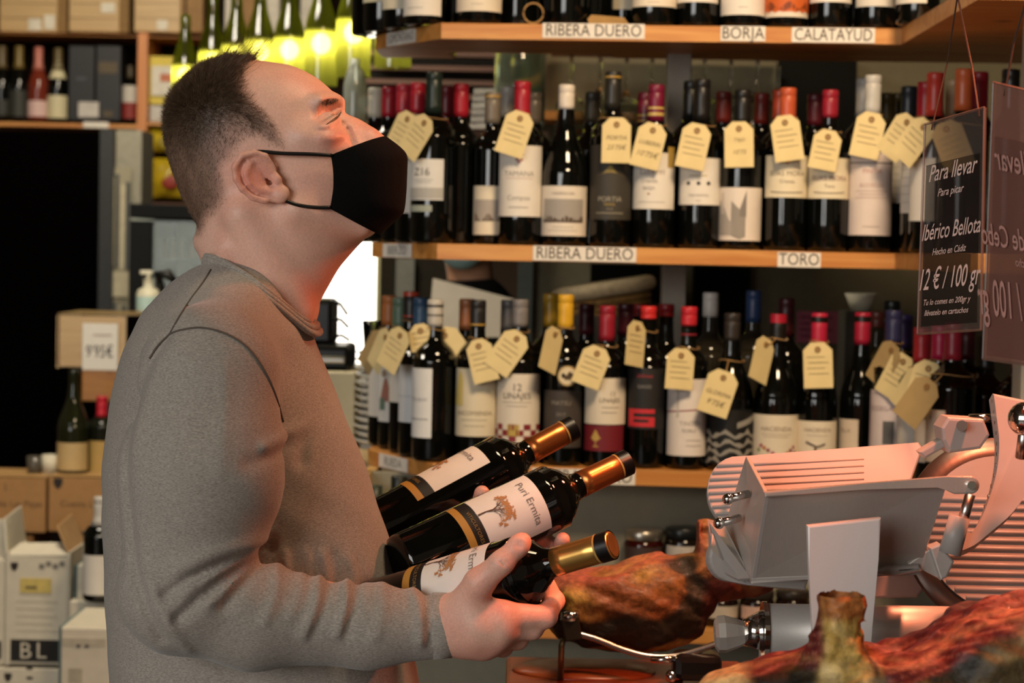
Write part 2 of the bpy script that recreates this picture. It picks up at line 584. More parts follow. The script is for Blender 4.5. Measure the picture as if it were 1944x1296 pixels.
# ---- shelf signs
def strip_sign(px0, px1, py, h, text, shelf, label, txt_h=0.021, d=0.0, ang=0.0, base=None):
    a, b = SH(px0, py, 0), SH(px1, py, 0)
    c = (a + b) / 2 - UY * 0.0015
    root = thing('shelf_sign', label, 'sign', c, -YAW + ang)
    wd = (b - a).length
    bm = bmesh.new()
    add_box(bm, (0, 0, 0), (wd, 0.001, h))
    bm_obj('paper', bm, M_PAPER, root)
    v, f = text_geo(text)
    wt = max(p[0] for p in v) - min(p[0] for p in v)
    s = txt_h / 0.70
    sx = min(s, wd * 0.93 / wt)
    py_obj('lettering', [(p[0] * sx, -0.0012, p[1] * s) for p in v], f, M_INK, root)
    return root
strip_sign(1030, 1224, 59, 0.0265, 'RIBERA DUERO', 'top', 'white paper strip reading RIBERA DUERO on the edge of the top shelf')
strip_sign(1368, 1453, 64, 0.0265, 'BORJA', 'top', 'white paper strip reading BORJA on the top shelf edge')
strip_sign(1503, 1661, 67, 0.0265, 'CALATAYUD', 'top', 'white paper strip reading CALATAYUD on the top shelf edge')
strip_sign(1012, 1208, 482, 0.0265, 'RIBERA DUERO', 'mid', 'white paper strip reading RIBERA DUERO on the edge of the middle shelf')
strip_sign(1476, 1558, 493, 0.0265, 'TORO', 'mid', 'white paper strip reading TORO on the middle shelf edge')
strip_sign(1010, 1206, 904, 0.0265, 'RIBERA DUERO', 'low', 'white paper strip reading RIBERA DUERO on the lowest bottle shelf edge')
BE = (UV(-0.155, 0.235, 0) - UV(0, 0, 0)).normalized()
BN = Vector((-BE.y, BE.x, 0)) * 1
if BN.y > 0: BN = -BN
for z, nm, t in ((ZT, 'top', 'SOMONTANO'), (ZM, 'middle', 'BIERZO'), (ZB, 'lowest bottle', 'RUEDA')):
    c = UV(0, 0, z - 0.0145) + BE * 0.165 + BN * 0.0015
    root = thing('shelf_sign', 'small white paper strip on the cut corner of the %s shelf' % nm, 'sign', c, math.atan2(-BE.y, -BE.x))
    bm = bmesh.new(); add_box(bm, (0, 0, 0), (0.125, 0.001, 0.0255)); bm_obj('paper', bm, M_PAPER, root)
    v, f = text_geo(t)
    wt = max(p[0] for p in v) - min(p[0] for p in v)
    py_obj('lettering', [(p[0] * min(0.024, 0.11 / wt), -0.0012, p[1] * 0.024) for p in v], f, mat('#8a8580', 0.8), root)

# ------------------------------------------------------------------ bottles
def prof_bottle(shape, H, R):
    if shape == 'bx':      # straight sides, high shoulder
        p = [(0, .004), (R * .80, 0), (R * .95, .002), (R, .008), (R, .615 * H), (R * .985, .645 * H), (R * .92, .675 * H), (R * .78, .705 * H),
             (R * .58, .73 * H), (R * .44, .755 * H), (R * .385, .79 * H), (.0138, .86 * H), (.0134, H - .020), (.0140, H - .018), (.0140, H - .006), (.0134, H - .002), (0, H - .001)]
    elif shape == 'bg':    # sloping shoulder
        p = [(0, .004), (R * .80, 0), (R * .95, .002), (R, .008), (R, .42 * H), (R * .975, .47 * H), (R * .90, .525 * H), (R * .75, .59 * H),
             (R * .58, .65 * H), (R * .45, .71 * H), (R * .385, .77 * H), (.0142, .85 * H), (.0138, H - .022), (.0141, H - .020), (.0141, H - .006), (.0135, H - .002), (0, H - .001)]
    elif shape == 'ch':    # sparkling wine
        p = [(0, .004), (R * .80, 0), (R * .95, .002), (R, .008), (R, .44 * H), (R * .97, .50 * H), (R * .86, .57 * H), (R * .68, .65 * H),
             (R * .52, .72 * H), (R * .42, .80 * H), (.0165, .88 * H), (.0155, H - .03), (.0175, H - .025), (.0175, H - .006), (.015, H - .001), (0, H)]
    elif shape == 'sp':    # spirits, square shoulder
        p = [(0, .004), (R * .88, 0), (R, .006), (R, .60 * H), (R * .95, .635 * H), (R * .8, .66 * H), (R * .5, .68 * H), (.016, .70 * H), (.015, .74 * H),
             (.0145, H - .02), (.0155, H - .018), (.0155, H - .004), (.014, H), (0, H)]
    return p
def rad_at(prof, z):
    for i in range(len(prof) - 1):
        (r0, z0), (r1, z1) = prof[i], prof[i + 1]
        if z0 <= z <= z1 and z1 > z0 and i > 1:
            return r0 + (r1 - r0) * (z - z0) / (z1 - z0)
    return prof[-2][0]
def smooth_prof(prof):
    q = catmull(prof[3:12], 3, closed=False)
    return prof[:3] + [tuple(x) for x in q] + prof[12:]

def wrap_patch(fr, a0, a1, zlo, zhi, n=10):
    """band on a lathe surface fr(z)->radius; zlo/zhi functions of angle"""
    v, f = [], []
    for k in range(n + 1):
        a = a0 + (a1 - a0) * k / n
        for z in (zlo(a), zhi(a)):
            r = fr(z)
            v.append((r * math.sin(a), -r * math.cos(a), z))
    for k in range(n):
        f.append((2 * k, 2 * k + 2, 2 * k + 3, 2 * k + 1))
    return v, f
def join(vf, more):
    n = len(vf[0])
    vf[0].extend(more[0]); vf[1].extend([tuple(i + n for i in q) for q in more[1]])

CAPM = {}
def capmat(c):
    met = {'#c9c3b8', '#b9aFa0'}
    return mat(c, 0.38, var=0.08, spec=0.5, scale=60)

def build_bottle(root, H, R, shape, glass, cap, capl, bands, labels, seg=36):
    """labels: (z0, z1, yaw_deg, half_deg, colour, prints)"""
    prof = smooth_prof(prof_bottle(shape, H, R))
    bm = bmesh.new(); add_lathe(bm, prof, seg)
    g = bm_obj('bottle_glass', bm, glass, root, True)
    if cap:
        zc = H - capl
        RC = .0178 if shape == 'ch' else .0149
        zs_ = [zc + (H - .016 - zc) * k / 4 for k in range(5)] if capl > .02 else [zc, zc + .002]
        cp = [(rad_at(prof, zc) - .0004, zc + .0002)] + [(max(RC, rad_at(prof, q) + .0006), q) for q in zs_]
        if capl > .02:
            cp += [(RC - .0004, H - .0152), (RC - .0004, H - .0142), (RC + .0001, H - .0134)]
        cp += [(RC + .0001, H - .0022), (RC - .0006, H - .0002), (RC - .0022, H + .0008), (0, H + .0010)]
        bm = bmesh.new(); add_lathe(bm, cp, 24)
        cpo = bm_obj('capsule', bm, capmat(cap) if isinstance(cap, str) else cap, root, True)
        for (zt, h, cc) in bands:
            bm = bmesh.new()
            zz = H - zt
            add_lathe(bm, [(max(RC, rad_at(prof, zz - h)) + .0005, zz - h), (max(RC, rad_at(prof, zz)) + .0005, zz)], 24)
            bm_obj('capsule_band', bm, mat(cc, 0.35), cpo, True)
    for (z0, z1, yaw, half, colour, prints) in labels:
        ya = R_(yaw); ha = R_(half)
        fr = lambda z, e=.0005: rad_at(prof, min(max(z, .009), H)) + e
        v, f = wrap_patch(fr, ya - ha, ya + ha, lambda a: z0, lambda a: z1, 16)
        zz = [z0 + (z1 - z0) * i / 6 for i in range(7)] if rad_at(prof, z1) < R * .99 else None
        if zz:
            v, f = [], []
            for i in range(6):
                join((v, f), wrap_patch(fr, ya - ha, ya + ha, lambda a, i=i: zz[i], lambda a, i=i: zz[i + 1], 16))
        lb = py_obj('label', v, f, mat(colour, 0.6, var=0.03), root, True)
        groups = {}
        for pr in prints:
            k = pr[0]; cc = pr[-1]
            vf = groups.setdefault(cc, ([], []))
            fr2 = lambda z, e=.0011: rad_at(prof, min(max(z, .009), H)) + e
            dz = z1 - z0
            if k == 't':      # text, centre u, v, height m
                _, s, u, vv, hh = pr[:5]
                tv, tf = text_geo(s, 0.0)
                sc = hh / 0.70
                wt = (max(p[0] for p in tv) - min(p[0] for p in tv)) * sc
                sx = sc * min(1.0, 1.7 * ha * R / wt)
                join(vf, ([(fr2(z0 + vv * dz + p[1] * sc) * math.sin(ya + u * ha + p[0] * sx / R), -fr2(z0 + vv * dz + p[1] * sc) * math.cos(ya + u * ha + p[0] * sx / R), z0 + vv * dz + p[1] * sc) for p in tv], tf))
            elif k == 'r':    # rectangle in label space
                _, u0, u1, v0, v1 = pr[:5]
                join(vf, wrap_patch(fr2, ya + u0 * ha, ya + u1 * ha, lambda a: z0 + v0 * dz, lambda a: z0 + v1 * dz, max(1, int(abs(u1 - u0) * 8))))
            elif k == 'f':    # area between two curves of u
                _, u0, u1, lo, hi = pr[:5]
                join(vf, wrap_patch(fr2, ya + u0 * ha, ya + u1 * ha, lambda a: z0 + lo((a - ya) / ha) * dz, lambda a: z0 + hi((a - ya) / ha) * dz, 14))
            elif k == 'd':    # disc
                _, u, vv, rr = pr[:4]
                cx, cz = ya + u * ha, z0 + vv * dz
                for q in range(1):
                    ring = [(cx + rr / R * math.cos(t * math.pi / 8), cz + rr * math.sin(t * math.pi / 8)) for t in range(16)]
                    join(vf, ([(fr2(zq) * math.sin(aq), -fr2(zq) * math.cos(aq), zq) for aq, zq in ring] + [(fr2(cz) * math.sin(cx), -fr2(cz) * math.cos(cx), cz)], [(t, (t + 1) % 16, 16) for t in range(16)]))
        for cc, (v, f) in groups.items():
            py_obj('label_print', v, f, mat(cc, 0.6, var=0.04), lb)
    return prof

BT = {}
def bottle(key, shelf, px, d, top, nick, shape='bx', R=.0385, cap='#8f1c28', capl=.058, bands=(), labs=(), glass=None, yaw=0.0, refy=None, group=None, cat='bottle', H=None):
    z = ZS[shelf]
    refy = refy or (top + 150 if shelf != 'top' else 20)
    c = SH(px, refy, d)
    if H is None:
        H = SH(px, top, d).z - z
    loc = Vector((c.x, c.y, z + .0003))
    root = thing('wine_bottle', nick, cat, loc, -YAW + R_(yaw), group)
    L = []
    for (y0, y1, ly, lh, colr, prints) in labs:
        zz1 = SH(px, y0, d - R).z - z; zz0 = SH(px, y1, d - R).z - z
        zz0 = max(zz0, .012)
        L.append((zz0, zz1, ly, lh, colr, prints))
    prof = build_bottle(root, H, R, shape, glass or M_GLASSDARK, cap, capl, bands, L)
    BT[key] = (loc, H, R, prof, nick)
    return root

def lines(v0, n, dv, half, col, th=.012):
    return [('r', -half * (1 - .25 * (i % 2)), half * (1 - .25 * (i % 2)), v0 - i * dv - th, v0 - i * dv, col) for i in range(n)]

RED, MAR, DRED = '#9c1b2a', '#4d0f1e', '#6d1420'
CRM, WHT, INK, GOLD = '#d8ccb4', '#dcd4c8', '#55504a', '#b08a3c'
F1, F2, F3 = .052, .135, .208     # rows front to back
# ---------------- middle shelf
bottle('m_w', 'mid', 711, .343, 168, 'white capped bottle at the cut corner end of the middle shelf', cap='#c9c2ae', yaw=-35)
bottle('m_r1', 'mid', 737, .274, 166, 'red capped bottle next to the white capped one on the middle shelf', cap=RED, yaw=-35)
bottle('m_r2', 'mid', 764, .205, 161, 'red capped bottle with the white price tags, middle shelf cut corner', cap='#ad2a38', yaw=-35,
       labs=[(300, 405, -20, 60, WHT, [])])
bottle('m_r3', 'mid', 791, .134, 158, 'red capped bottle behind the 216 label bottle', cap=RED, yaw=-30, labs=[(300, 405, -30, 60, WHT, [])])
bottle('m_216', 'mid', 822, .062, 138, 'bottle with 216 on a white label and a dark green capsule', cap='#1b2620', capl=.075, R=.040, yaw=-18,
       labs=[(302, 380, 0, 55, '#d3d0ca', [('t', 'Z16', -.1, .68, .014, INK), ('r', -1, 1, .04, .3, '#a9a6a0')] + lines(.5, 2, .06, .5, '#9a958e')),
             (390, 402, -10, 35, '#9aa093', [])])
bottle('m_r4', 'mid', 846, F3, 165, 'red capped bottle in the back row beside the 216 label bottle', cap=DRED)
bottle('m_r5', 'mid', 873, .135, 160, 'red capped dark bottle without front label beside the 216 bottle', R=.034, cap=RED, capl=.062,
       labs=[(295, 415, -62, 14, '#8f6d50', [])])
bottle('m_g1', 'mid', 933, .100, 176, 'bottle with a grey gold capsule left of the grape emblem label', R=.032, cap='#6f6558', bands=[(.006, .003, GOLD)],
       labs=[(353, 446, -15, 70, CRM, [('r', -.6, .8, .3, .72, '#a39a90'), ('f', -.6, .8, lambda u: .28, lambda u: .36 + .08 * math.sin(9 * u), '#5c4a3c')])])
bottle('m_g2', 'mid', 962, F3, 165, 'light grey capped bottle behind the grape emblem bottle', cap='#9c968e')
bottle('m_tam', 'mid', 989, F1, 156, 'bottle with a red grape emblem on a tall white label', R=.0395, cap=RED, capl=.075,
       labs=[(276, 411, 0, 76, WHT, [('t', 'TAMANA', 0, .60, .0095, '#8d8681'), ('r', -.5, .5, .535, .54, '#b77a72'), ('t', 'Campos', 0, .26, .009, '#98918a'), ('r', -.35, .35, .12, .135, '#a59c92'),
              ('d', -.08, .80, .0028, '#a85a5a'), ('d', .08, .80, .0028, '#a85a5a'), ('d', 0, .765, .0028, '#a85a5a'), ('d', 0, .835, .0028, '#a85a5a'), ('r', -.16, .16, .86, .875, '#a85a5a')])])
bottle('m_g3', 'mid', 1011, F2, 177, 'dull grey capped bottle in the back row behind the grape emblem bottle', cap='#564d44')
bottle('m_pic', 'mid', 1073, F1, 162, 'white capped bottle with a landscape picture on its label', shape='bg', R=.0415, cap='#d5cabb', capl=.044,
       labs=[(353, 448, 0, 78, '#d9cdbd', [('r', -.72, .72, .30, .74, '#9b948c'), ('f', -.72, .72, lambda u: .27, lambda u: .36 + .035 * math.sin(11 * u) + .02 * math.sin(23 * u), '#4d3b2e'),
              ('t', 'TARDENCUBA', 0, .85, .0045, '#8a8278'), ('r', -.5, .5, .10, .115, '#b3aaa0'), ('r', -.35, .35, .17, .185, '#b3aaa0')])])
bottle('m_b0', 'mid', 1122, .20, 176, 'dark capped bottle in the back row behind the mountain emblem bottle', cap='#3a352c')
bottle('m_por', 'mid', 1161, F1, 137, 'tall dark bottle with a gold mountain on its charcoal label', R=.0385, cap='#26241f', capl=.068, bands=[(.008, .003, GOLD)],
       labs=[(275, 417, 0, 76, '#37322a', [('f', -.5, .55, lambda u: .58 + .05 * math.cos(u * 3), lambda u: max(.58 + .05 * math.cos(u * 3) + .002, .74 - .5 * abs(u)), '#8f7a3e'),
              ('t', 'PORTIA', 0, .27, .009, '#9b9382'), ('t', 'PRIMA', 0, .20, .005, '#a48a45'), ('t', '2018', 0, .14, .004, '#857c6a'), ('r', -.5, .5, .08, .095, '#857c6a')])])
bottle('m_im0', 'mid', 1222, F2, 177, 'wine red capped bottle behind the round gold medal bottle', cap='#5d1226', bands=[(.040, .004, '#9f8443'), (.050, .004, '#9f8443')])
bottle('m_im', 'mid', 1243, F1, 162, 'bottle with gold banded wine red capsule and a small gold medal', R=.0385, cap='#6d1430', capl=.066, bands=[(.040, .004, '#c0a45a'), (.050, .006, '#c0a45a')],
       labs=[(290, 397, -6, 74, WHT, [('t', 'Luberri', 0, .66, .011, '#7d6a6a'), ('t', 'Crianza', -.1, .50, .007, '#8b8580'), ('t', 'RIOJA', -.1, .37, .006, '#8b8580'), ('d', -.1, .27, .002, '#9a6a4a'), ('r', -.5, .5, .12, .13, '#a8a199')]),
             (278, 318, 52, 14, '#a2843c', [])])
bottle('m_bk', 'mid', 1309, F2, 155, 'black capped bottle behind the three dots label bottle', cap='#151313', capl=.07)
bottle('m_dot', 'mid', 1330, F1, 152, 'black capped bottle with three dots on a white label', R=.0375, cap='#171514', capl=.075,
       labs=[(300, 389, -4, 76, WHT, [('d', -.38, .46, .0036, '#2b2927'), ('d', 0, .46, .0036, '#2b2927'), ('d', .36, .46, .0036, '#2b2927'), ('r', -.35, .3, .615, .635, '#b09a50'), ('t', 'TRES PUNTOS', 0, .20, .004, '#8a847c'), ('r', -.1, .1, .08, .09, '#8a6a6a')])])
bottle('m_br', 'mid', 1371, .19, 175, 'brown red capped bottle behind the horse drawing bottle', cap='#6b211c')
bottle('m_hand', 'mid', 1407, F1, 172, 'bottle with a grey horse drawing on its white label', R=.0385, cap='#191715', capl=.062,
       labs=[(356, 457, -2, 78, '#dacdc0', [('f', -.85, -.2, lambda u: .1, lambda u: .55 + .2 * math.sin(6 * u), '#a39a90'), ('f', -.3, .2, lambda u: .02 + .25 * abs(u), lambda u: .75 - .55 * abs(u + .3), '#8d857c'),
              ('f', .0, .22, lambda u: .45, lambda u: .60 + 1.6 * u, '#7a736c'), ('f', -.75, -.6, lambda u: .5, lambda u: .9, '#c1b6aa')])])
bottle('m_br2', 'mid', 1443, .220, 178, 'rust red capped bottle in the back row left of the orange capped ones', cap='#742319')
bottle('m_o1', 'mid', 1478, F2, 172, 'rust orange capped bottle behind the orange capped cream label bottle', cap='#8c3420')
bottle('m_o2', 'mid', 1493, F1, 168, 'orange capped bottle with a cream label and orange seal', R=.0385, cap='#b5502f', capl=.062,
       labs=[(295, 375, 0, 76, '#dccfb2', [('d', 0, .84, .004, '#c98a4a'), ('t', 'ELIAS MORA', 0, .57, .0085, '#77695a'), ('t', 'Crianza', 0, .38, .006, '#77695a'), ('f', -.6, .6, lambda u: .10 + .06 * u * u, lambda u: .13 + .06 * u * u, '#8d7f6c')])])
bottle('m_r6', 'mid', 1544, .18, 180, 'dark red capped bottle behind the plain cream label bottle', cap='#541520')
bottle('m_em2', 'mid', 1573, F1, 172, 'red capped bottle with a plain cream label near the silver pair', R=.0372, cap='#8e1d2c', capl=.05,
       labs=[(300, 377, 0, 76, '#dccfb2', [('t', 'ELIAS MORA', 0, .50, .0085, '#8a5a55'), ('t', 'Toro', 0, .30, .006, '#77695a'), ('f', -.6, .6, lambda u: .12 + .06 * u * u, lambda u: .15 + .06 * u * u, '#8d7f6c'), ('r', -.1, .1, .82, .88, '#a05050')])])
bottle('m_s1', 'mid', 1637, F2, 150, 'silver capped bottle behind the tall pinkish label bottle', cap='#9a9690', capl=.07)
bottle('m_s2', 'mid', 1654, F1, 144, 'silver capped bottle with a tall pinkish white label', R=.0388, cap='#b8b4ac', capl=.07,
       labs=[(289, 447, 0, 76, '#d5c5bb', [('r', -1, 1, .865, .88, '#5a5048'), ('t', 'PINTIA', 0, .77, .008, '#b07a70'), ('t', 'BODEGAS', 0, .60, .007, '#b89a90')] + lines(.54, 3, .04, .6, '#bfa79c') + [('r', -.3, .3, .1, .11, '#a8958b')])])
bottle('m_k1', 'mid', 1681, .215, 178, 'olive capped bottle in the back row right of the silver pair', cap='#54461f')
bottle('m_k2', 'mid', 1702, .295, 178, 'olive gold capped bottle in the back row near the arm corner', cap='#5d4d22')
bottle('m_a0', 'mid', 1722, .12, 165, 'dark capped bottle in the inner corner of the middle shelf', cap='#22242a', yaw=-55,
       labs=[(300, 386, 0, 60, WHT, lines(.8, 5, .15, .7, '#b0a8a0'))])
bottle('m_a1', 'mid', 1754, -.02, 157, 'red capped bottle in the inner corner beside the price tag pair', cap='#a01524', capl=.07, yaw=-55,
       labs=[(300, 405, 0, 60, WHT, lines(.8, 5, .15, .7, '#b0a8a0'))])
bottle('m_a2', 'mid', 1772, -.10, 139, 'bright orange red capped bottle on the arm of the middle shelf', cap='#b8382a', capl=.075, yaw=-60, labs=[(300, 420, 0, 60, WHT, [])])
bottle('m_a3', 'mid', 1807, .06, 153, 'cream capped bottle behind the hanging clear sign', cap='#b89b74', capl=.07, yaw=-60)
bottle('m_a4', 'mid', 1826, -.19, 132, 'copper orange capped bottle behind the hanging clear sign', cap='#b85a30', capl=.07, yaw=-60)
bottle('m_a5', 'mid', 1856, -.10, 138, 'red capped bottle between the two hanging signs', cap='#8a1626', capl=.07, yaw=-60)
bottle('m_a6', 'mid', 1915, -.25, 133, 'black capped bottle behind the red lit hanging sign', cap='#101010', capl=.03, yaw=-60)
# ---------------- top shelf: only the feet of these bottles are in the frame
def top_b(key, px, d, nick, R=.0385, lab=None, yaw=0, shape='bx', prints=(), glass=None):
    bottle(key, 'top', px, d, -260, nick, shape=shape, R=R, cap='#3a1a1e', labs=[(-110, lab[0], 0, 78, lab[1], list(prints))] if lab else (), yaw=yaw, glass=glass, H=.30)
top_b('t0', 705, .27, 'dark bottle at the cut corner end of the top shelf', yaw=-35)
top_b('t1', 728, .20, 'dark bottle with a cream back sticker near the cut corner of the top shelf', lab=(4, '#cfc6a8'), yaw=-35)
top_b('t2', 765, .13, 'dark bottle with a low cream label behind the white label one, top shelf', lab=(17, '#d2c8b0'), yaw=-30)
top_b('t3', 806, .062, 'dark bottle with a plain white label above the cut corner of the top shelf', lab=(29, WHT), yaw=-20, prints=[('r', -.3, .3, .1, .108, '#9a938a')])
top_b('t4', 910, F1, 'wide bottle with a cream label over the pine knot on the top shelf', R=.042, lab=(21, '#dccfba'), prints=[('r', -.2, .2, .1, .106, '#8a8378')])
top_b('t5', 985, .12, 'unlabelled dark bottle beside the string ring on the top shelf')
top_b('t6', 1078, F1, 'unlabelled dark bottle above the RIBERA DUERO strip of the top shelf')
top_b('t7', 1125, .13, 'dark bottle beside the loose kraft tag on the top shelf')
top_b('t8', 1186, .19, 'dark bottle with a cream label behind the wide one, top shelf', lab=(18, '#d8cdb4'))
top_b('t9', 1242, F1, 'wide bottle with a high cream label right of RIBERA DUERO strip on top shelf', R=.041, lab=(12, '#dccfba'), prints=[('r', -.2, .2, .06, .066, '#8a8378')])
top_b('t10', 1324, F1, 'slim bottle with the hem of a white label left of BORJA strip', R=.037, lab=(4, WHT))
top_b('t11', 1410, F1, 'bottle with a low white label above the BORJA strip', R=.040, lab=(28, WHT), prints=[('r', -.15, .15, .1, .108, '#8a8378')])
top_b('t12', 1493, F1, 'bottle with an orange label and white hem on the top shelf', R=.0385, lab=(32, '#d8cdbb'), prints=[('f', -1, 1, lambda u: .07 + .015 * math.sin(20 * u), lambda u: .9, '#c25a1e'), ('f', -.8, .8, lambda u: .10 + .02 * math.sin(13 * u), lambda u: .16 + .05 * math.sin(9 * u + 1), '#7a3512')])
top_b('t13', 1576, F1, 'bottle with a high white label above the CALATAYUD strip', R=.0375, lab=(4, WHT))
top_b('t14', 1662, F1, 'dark bottle with a white scrap above the inner corner of the top shelf', R=.036, lab=(12, '#cfc8ba'))
top_b('t15', 1712, .11, 'dark bottle in the inner corner of the top shelf', yaw=-50)
top_b('t16', 1742, -.05, 'dark bottle with a cream label on the arm of the top shelf', lab=(6, '#cfc8ba'), yaw=-60)
for i, (px, d) in enumerate(((860, .17), (950, .19), (1035, .20), (1290, .17), (1362, .21), (1455, .17), (1535, .16), (1620, .15))):
    top_b('tb%d' % i, px, d, 'dark wine bottle in the shaded back row of the top shelf')
for o in bpy.data.objects:
    if o.get('label') == 'dark wine bottle in the shaded back row of the top shelf':
        o['group'] = 'back row bottles on the top shelf'
# ---------------- lowest bottle shelf
bottle('l_o', 'low', 737, .343, 562, 'orange capped bottle at the cut corner end of the lowest shelf', cap='#b06a38', yaw=-38, labs=[(693, 792, -10, 60, WHT, [])])
bottle('l_t', 'low', 757, .273, 566, 'sage green capped bottle with a coloured figure on its white label', cap='#5d7360', yaw=-38,
       labs=[(690, 802, -8, 62, '#d9d6cf', [('f', -.2, .5, lambda u: .25 + .1 * math.sin(5 * u), lambda u: .55 + .2 * math.sin(7 * u), '#a06a5a'), ('f', -.2, .2, lambda u: .2, lambda u: .4, '#5d7a6a'), ('d', .1, .82, .007, '#9a8570')])])
bottle('l_k', 'low', 778, .203, 554, 'black capped bottle with red rings beside the sage green one', cap='#2a2624', bands=[(.0, .008, '#b0402a'), (.045, .003, '#b0402a')], yaw=-36, labs=[(690, 765, -10, 60, WHT, [])])
bottle('l_b', 'low', 797, .131, 566, 'blue capped bottle with a white label near the cut corner', cap='#2a4664', yaw=-34, labs=[(694, 803, -8, 62, '#d6d6d6', [('r', -.6, .6, .45, .46, '#a8a8a8')])])
bottle('l_s', 'low', 824, .058, 570, 'bottle with a black ringed silver capsule and plain white label', R=.0395, cap='#b9b2a6', capl=.048, bands=[(.008, .004, '#23201d'), (.026, .0025, '#23201d')], yaw=-30,
       labs=[(700, 832, -14, 46, '#dad8d4', [('r', -.8, .8, .26, .275, '#8b8b8b'), ('t', 'VALDUBON', 0, .55, .006, '#a9a9a9')])])
bottle('l_or', 'low', 884, F2, 568, 'copper capped bottle behind the gilded off white label bottle', cap='#9b5f38')
bottle('l_en', 'low', 905, F1, 570, 'black capped bottle with an off white label and gilt figure', R=.0375, cap='#24211f', capl=.05, bands=[(.043, .003, GOLD)],
       labs=[(700, 829, 0, 76, '#d3c6aa', [('t', 'ENCOMIENDA', 0, .34, .0075, '#8a7c64'), ('f', -.95, -.45, lambda u: .45, lambda u: .75 + .2 * math.sin(8 * u), '#c9b46a'), ('r', -.5, .5, .24, .25, '#a89a80'), ('r', -.4, .4, .15, .16, '#a89a80')])])
bottle('l_g1', 'low', 963, F2, 570, 'grey capped bottle behind the red check border bottle', cap='#5e5a58')
CHK = [('r', -1 + .25 * i, -.75 + .25 * i, .02 + .085 * j, .105 + .085 * j, '#7d1f28') for i in range(8) for j in range(3) if (i + j) % 2]
bottle('l_12', 'low', 985, F1, 569, 'grey capped bottle with 12 on a white label with red check border', R=.040, cap='#787270', capl=.05,
       labs=[(710, 842, 0, 78, '#d8ccba', [('t', '12', 0, .80, .013, INK), ('t', 'LINAJES', 0, .68, .011, INK), ('r', -.5, .5, .585, .595, '#a09686'), ('r', -.35, .35, .53, .54, '#a09686'), ('r', -.3, .1, .1, .27, '#b59a48')] + CHK)])
bottle('l_y1', 'low', 1043, F2, 558, 'mustard capped bottle behind the round medallion bottle', cap='#9c7a20', capl=.062)
bottle('l_y2', 'low', 1071, F1, 560, 'yellow capped bottle with a round medallion above a brown label', R=.0355, cap='#cf9f28', capl=.062,
       labs=[(742, 850, -4, 74, '#3e3630', [('t', 'MATSU', 0, .78, .008, '#8b8074'), ('t', '2017', 0, .58, .006, '#8b8074')]), (694, 733, 14, 28, '#20190f', [('d', 0, .5, .0185, '#b89d6a'), ('d', 0, .5, .0155, '#d5c5a5'), ('f', -.35, .35, lambda u: .3, lambda u: .62 + .1 * math.sin(8 * u), '#4a3a2a')])])
bottle('l_m1', 'low', 1111, .175, 577, 'maroon capped bottle left behind the gold leaf bottle', cap='#3f0f1e')
bottle('l_leaf', 'low', 1150, F1, 581, 'bottle with a cream label and a red band with gold leaf', R=.038, cap='#8a1b2b', capl=.064,
       labs=[(718, 806, 0, 72, '#d8ccb8', [('t', '12', .3, .66, .008, '#6a5c50'), ('t', 'LINAJES', .2, .52, .008, '#6a5c50'), ('r', -.1, .6, .36, .375, '#8f8578'), ('r', -.1, .5, .25, .265, '#8f8578')]),
             (808, 857, -4, 68, '#6d1520', [('f', -.5, -.05, lambda u: .38 + .8 * (u + .28) ** 2 * 4, lambda u: .5 + .35 * max(0, 1 - abs(u + .28) * 5), '#b5934a'), ('r', -.30, -.26, .15, .45, '#b5934a'), ('r', -.4, -.15, .16, .2, '#b5934a')])])
bottle('l_m2', 'low', 1185, F2, 577, 'maroon capped bottle right behind the gold leaf bottle', cap='#3f0f1e')
bottle('l_r6', 'low', 1212, .22, 578, 'short red capped bottle left behind the red 6 block bottle', cap='#8f1c20', capl=.022)
bottle('l_6', 'low', 1228, F1, 582, 'bottle with a red square 6 on its black label', R=.035, cap='#c02a2a', capl=.022,
       labs=[(700, 815, -6, 72, '#1f1d1c', [('t', 'Dehesa', 0, .88, .007, '#a03038'), ('t', 'GAGO', 0, .70, .006, '#8a8580'), ('r', -.75, .45, .04, .11, '#c22a33'), ('r', -.75, .45, .16, .20, '#c22a33'), ('r', -.75, .45, .26, .33, '#c22a33'), ('r', -.75, -.45, .04, .33, '#c22a33'), ('r', .2, .45, .04, .18, '#c22a33')])])
bottle('l_r7', 'low', 1262, F2, 578, 'short red capped bottle right behind the red 6 block bottle', cap='#8f1c20', capl=.022)
bottle('l_rl', 'low', 1305, F1, 583, 'short red capped bottle with a red line across its white label', R=.036, cap='#b52530', capl=.034, bands=[(.048, .003, '#8a2530')],
       labs=[(720, 866, 0, 76, '#dad0c8', [('f', -1, 1, lambda u: .585 + .03 * u, lambda u: .6 + .03 * u, '#8d2a3a'), ('t', 'TINTO', .1, .42, .008, '#9a9088'), ('t', 'ROBLE', .1, .33, .006, '#9a9088'), ('r', 0, .6, .2, .21, '#a89e96'), ('r', 0, .6, .13, .14, '#a89e96'), ('f', -.5, .2, lambda u: .86, lambda u: .9 + .05 * math.sin(8 * u), '#b04a55'), ('r', -.4, -.3, .5, .85, '#b9b2ac')])])
bottle('l_wh', 'low', 1346, F3, 556, 'white capped clear spirits bottle behind the lace pattern bottle', shape='bx', cap='#cfcac2', capl=.045, glass=mat('#4a4436', 0.08, trans=0.6, var=0.1))
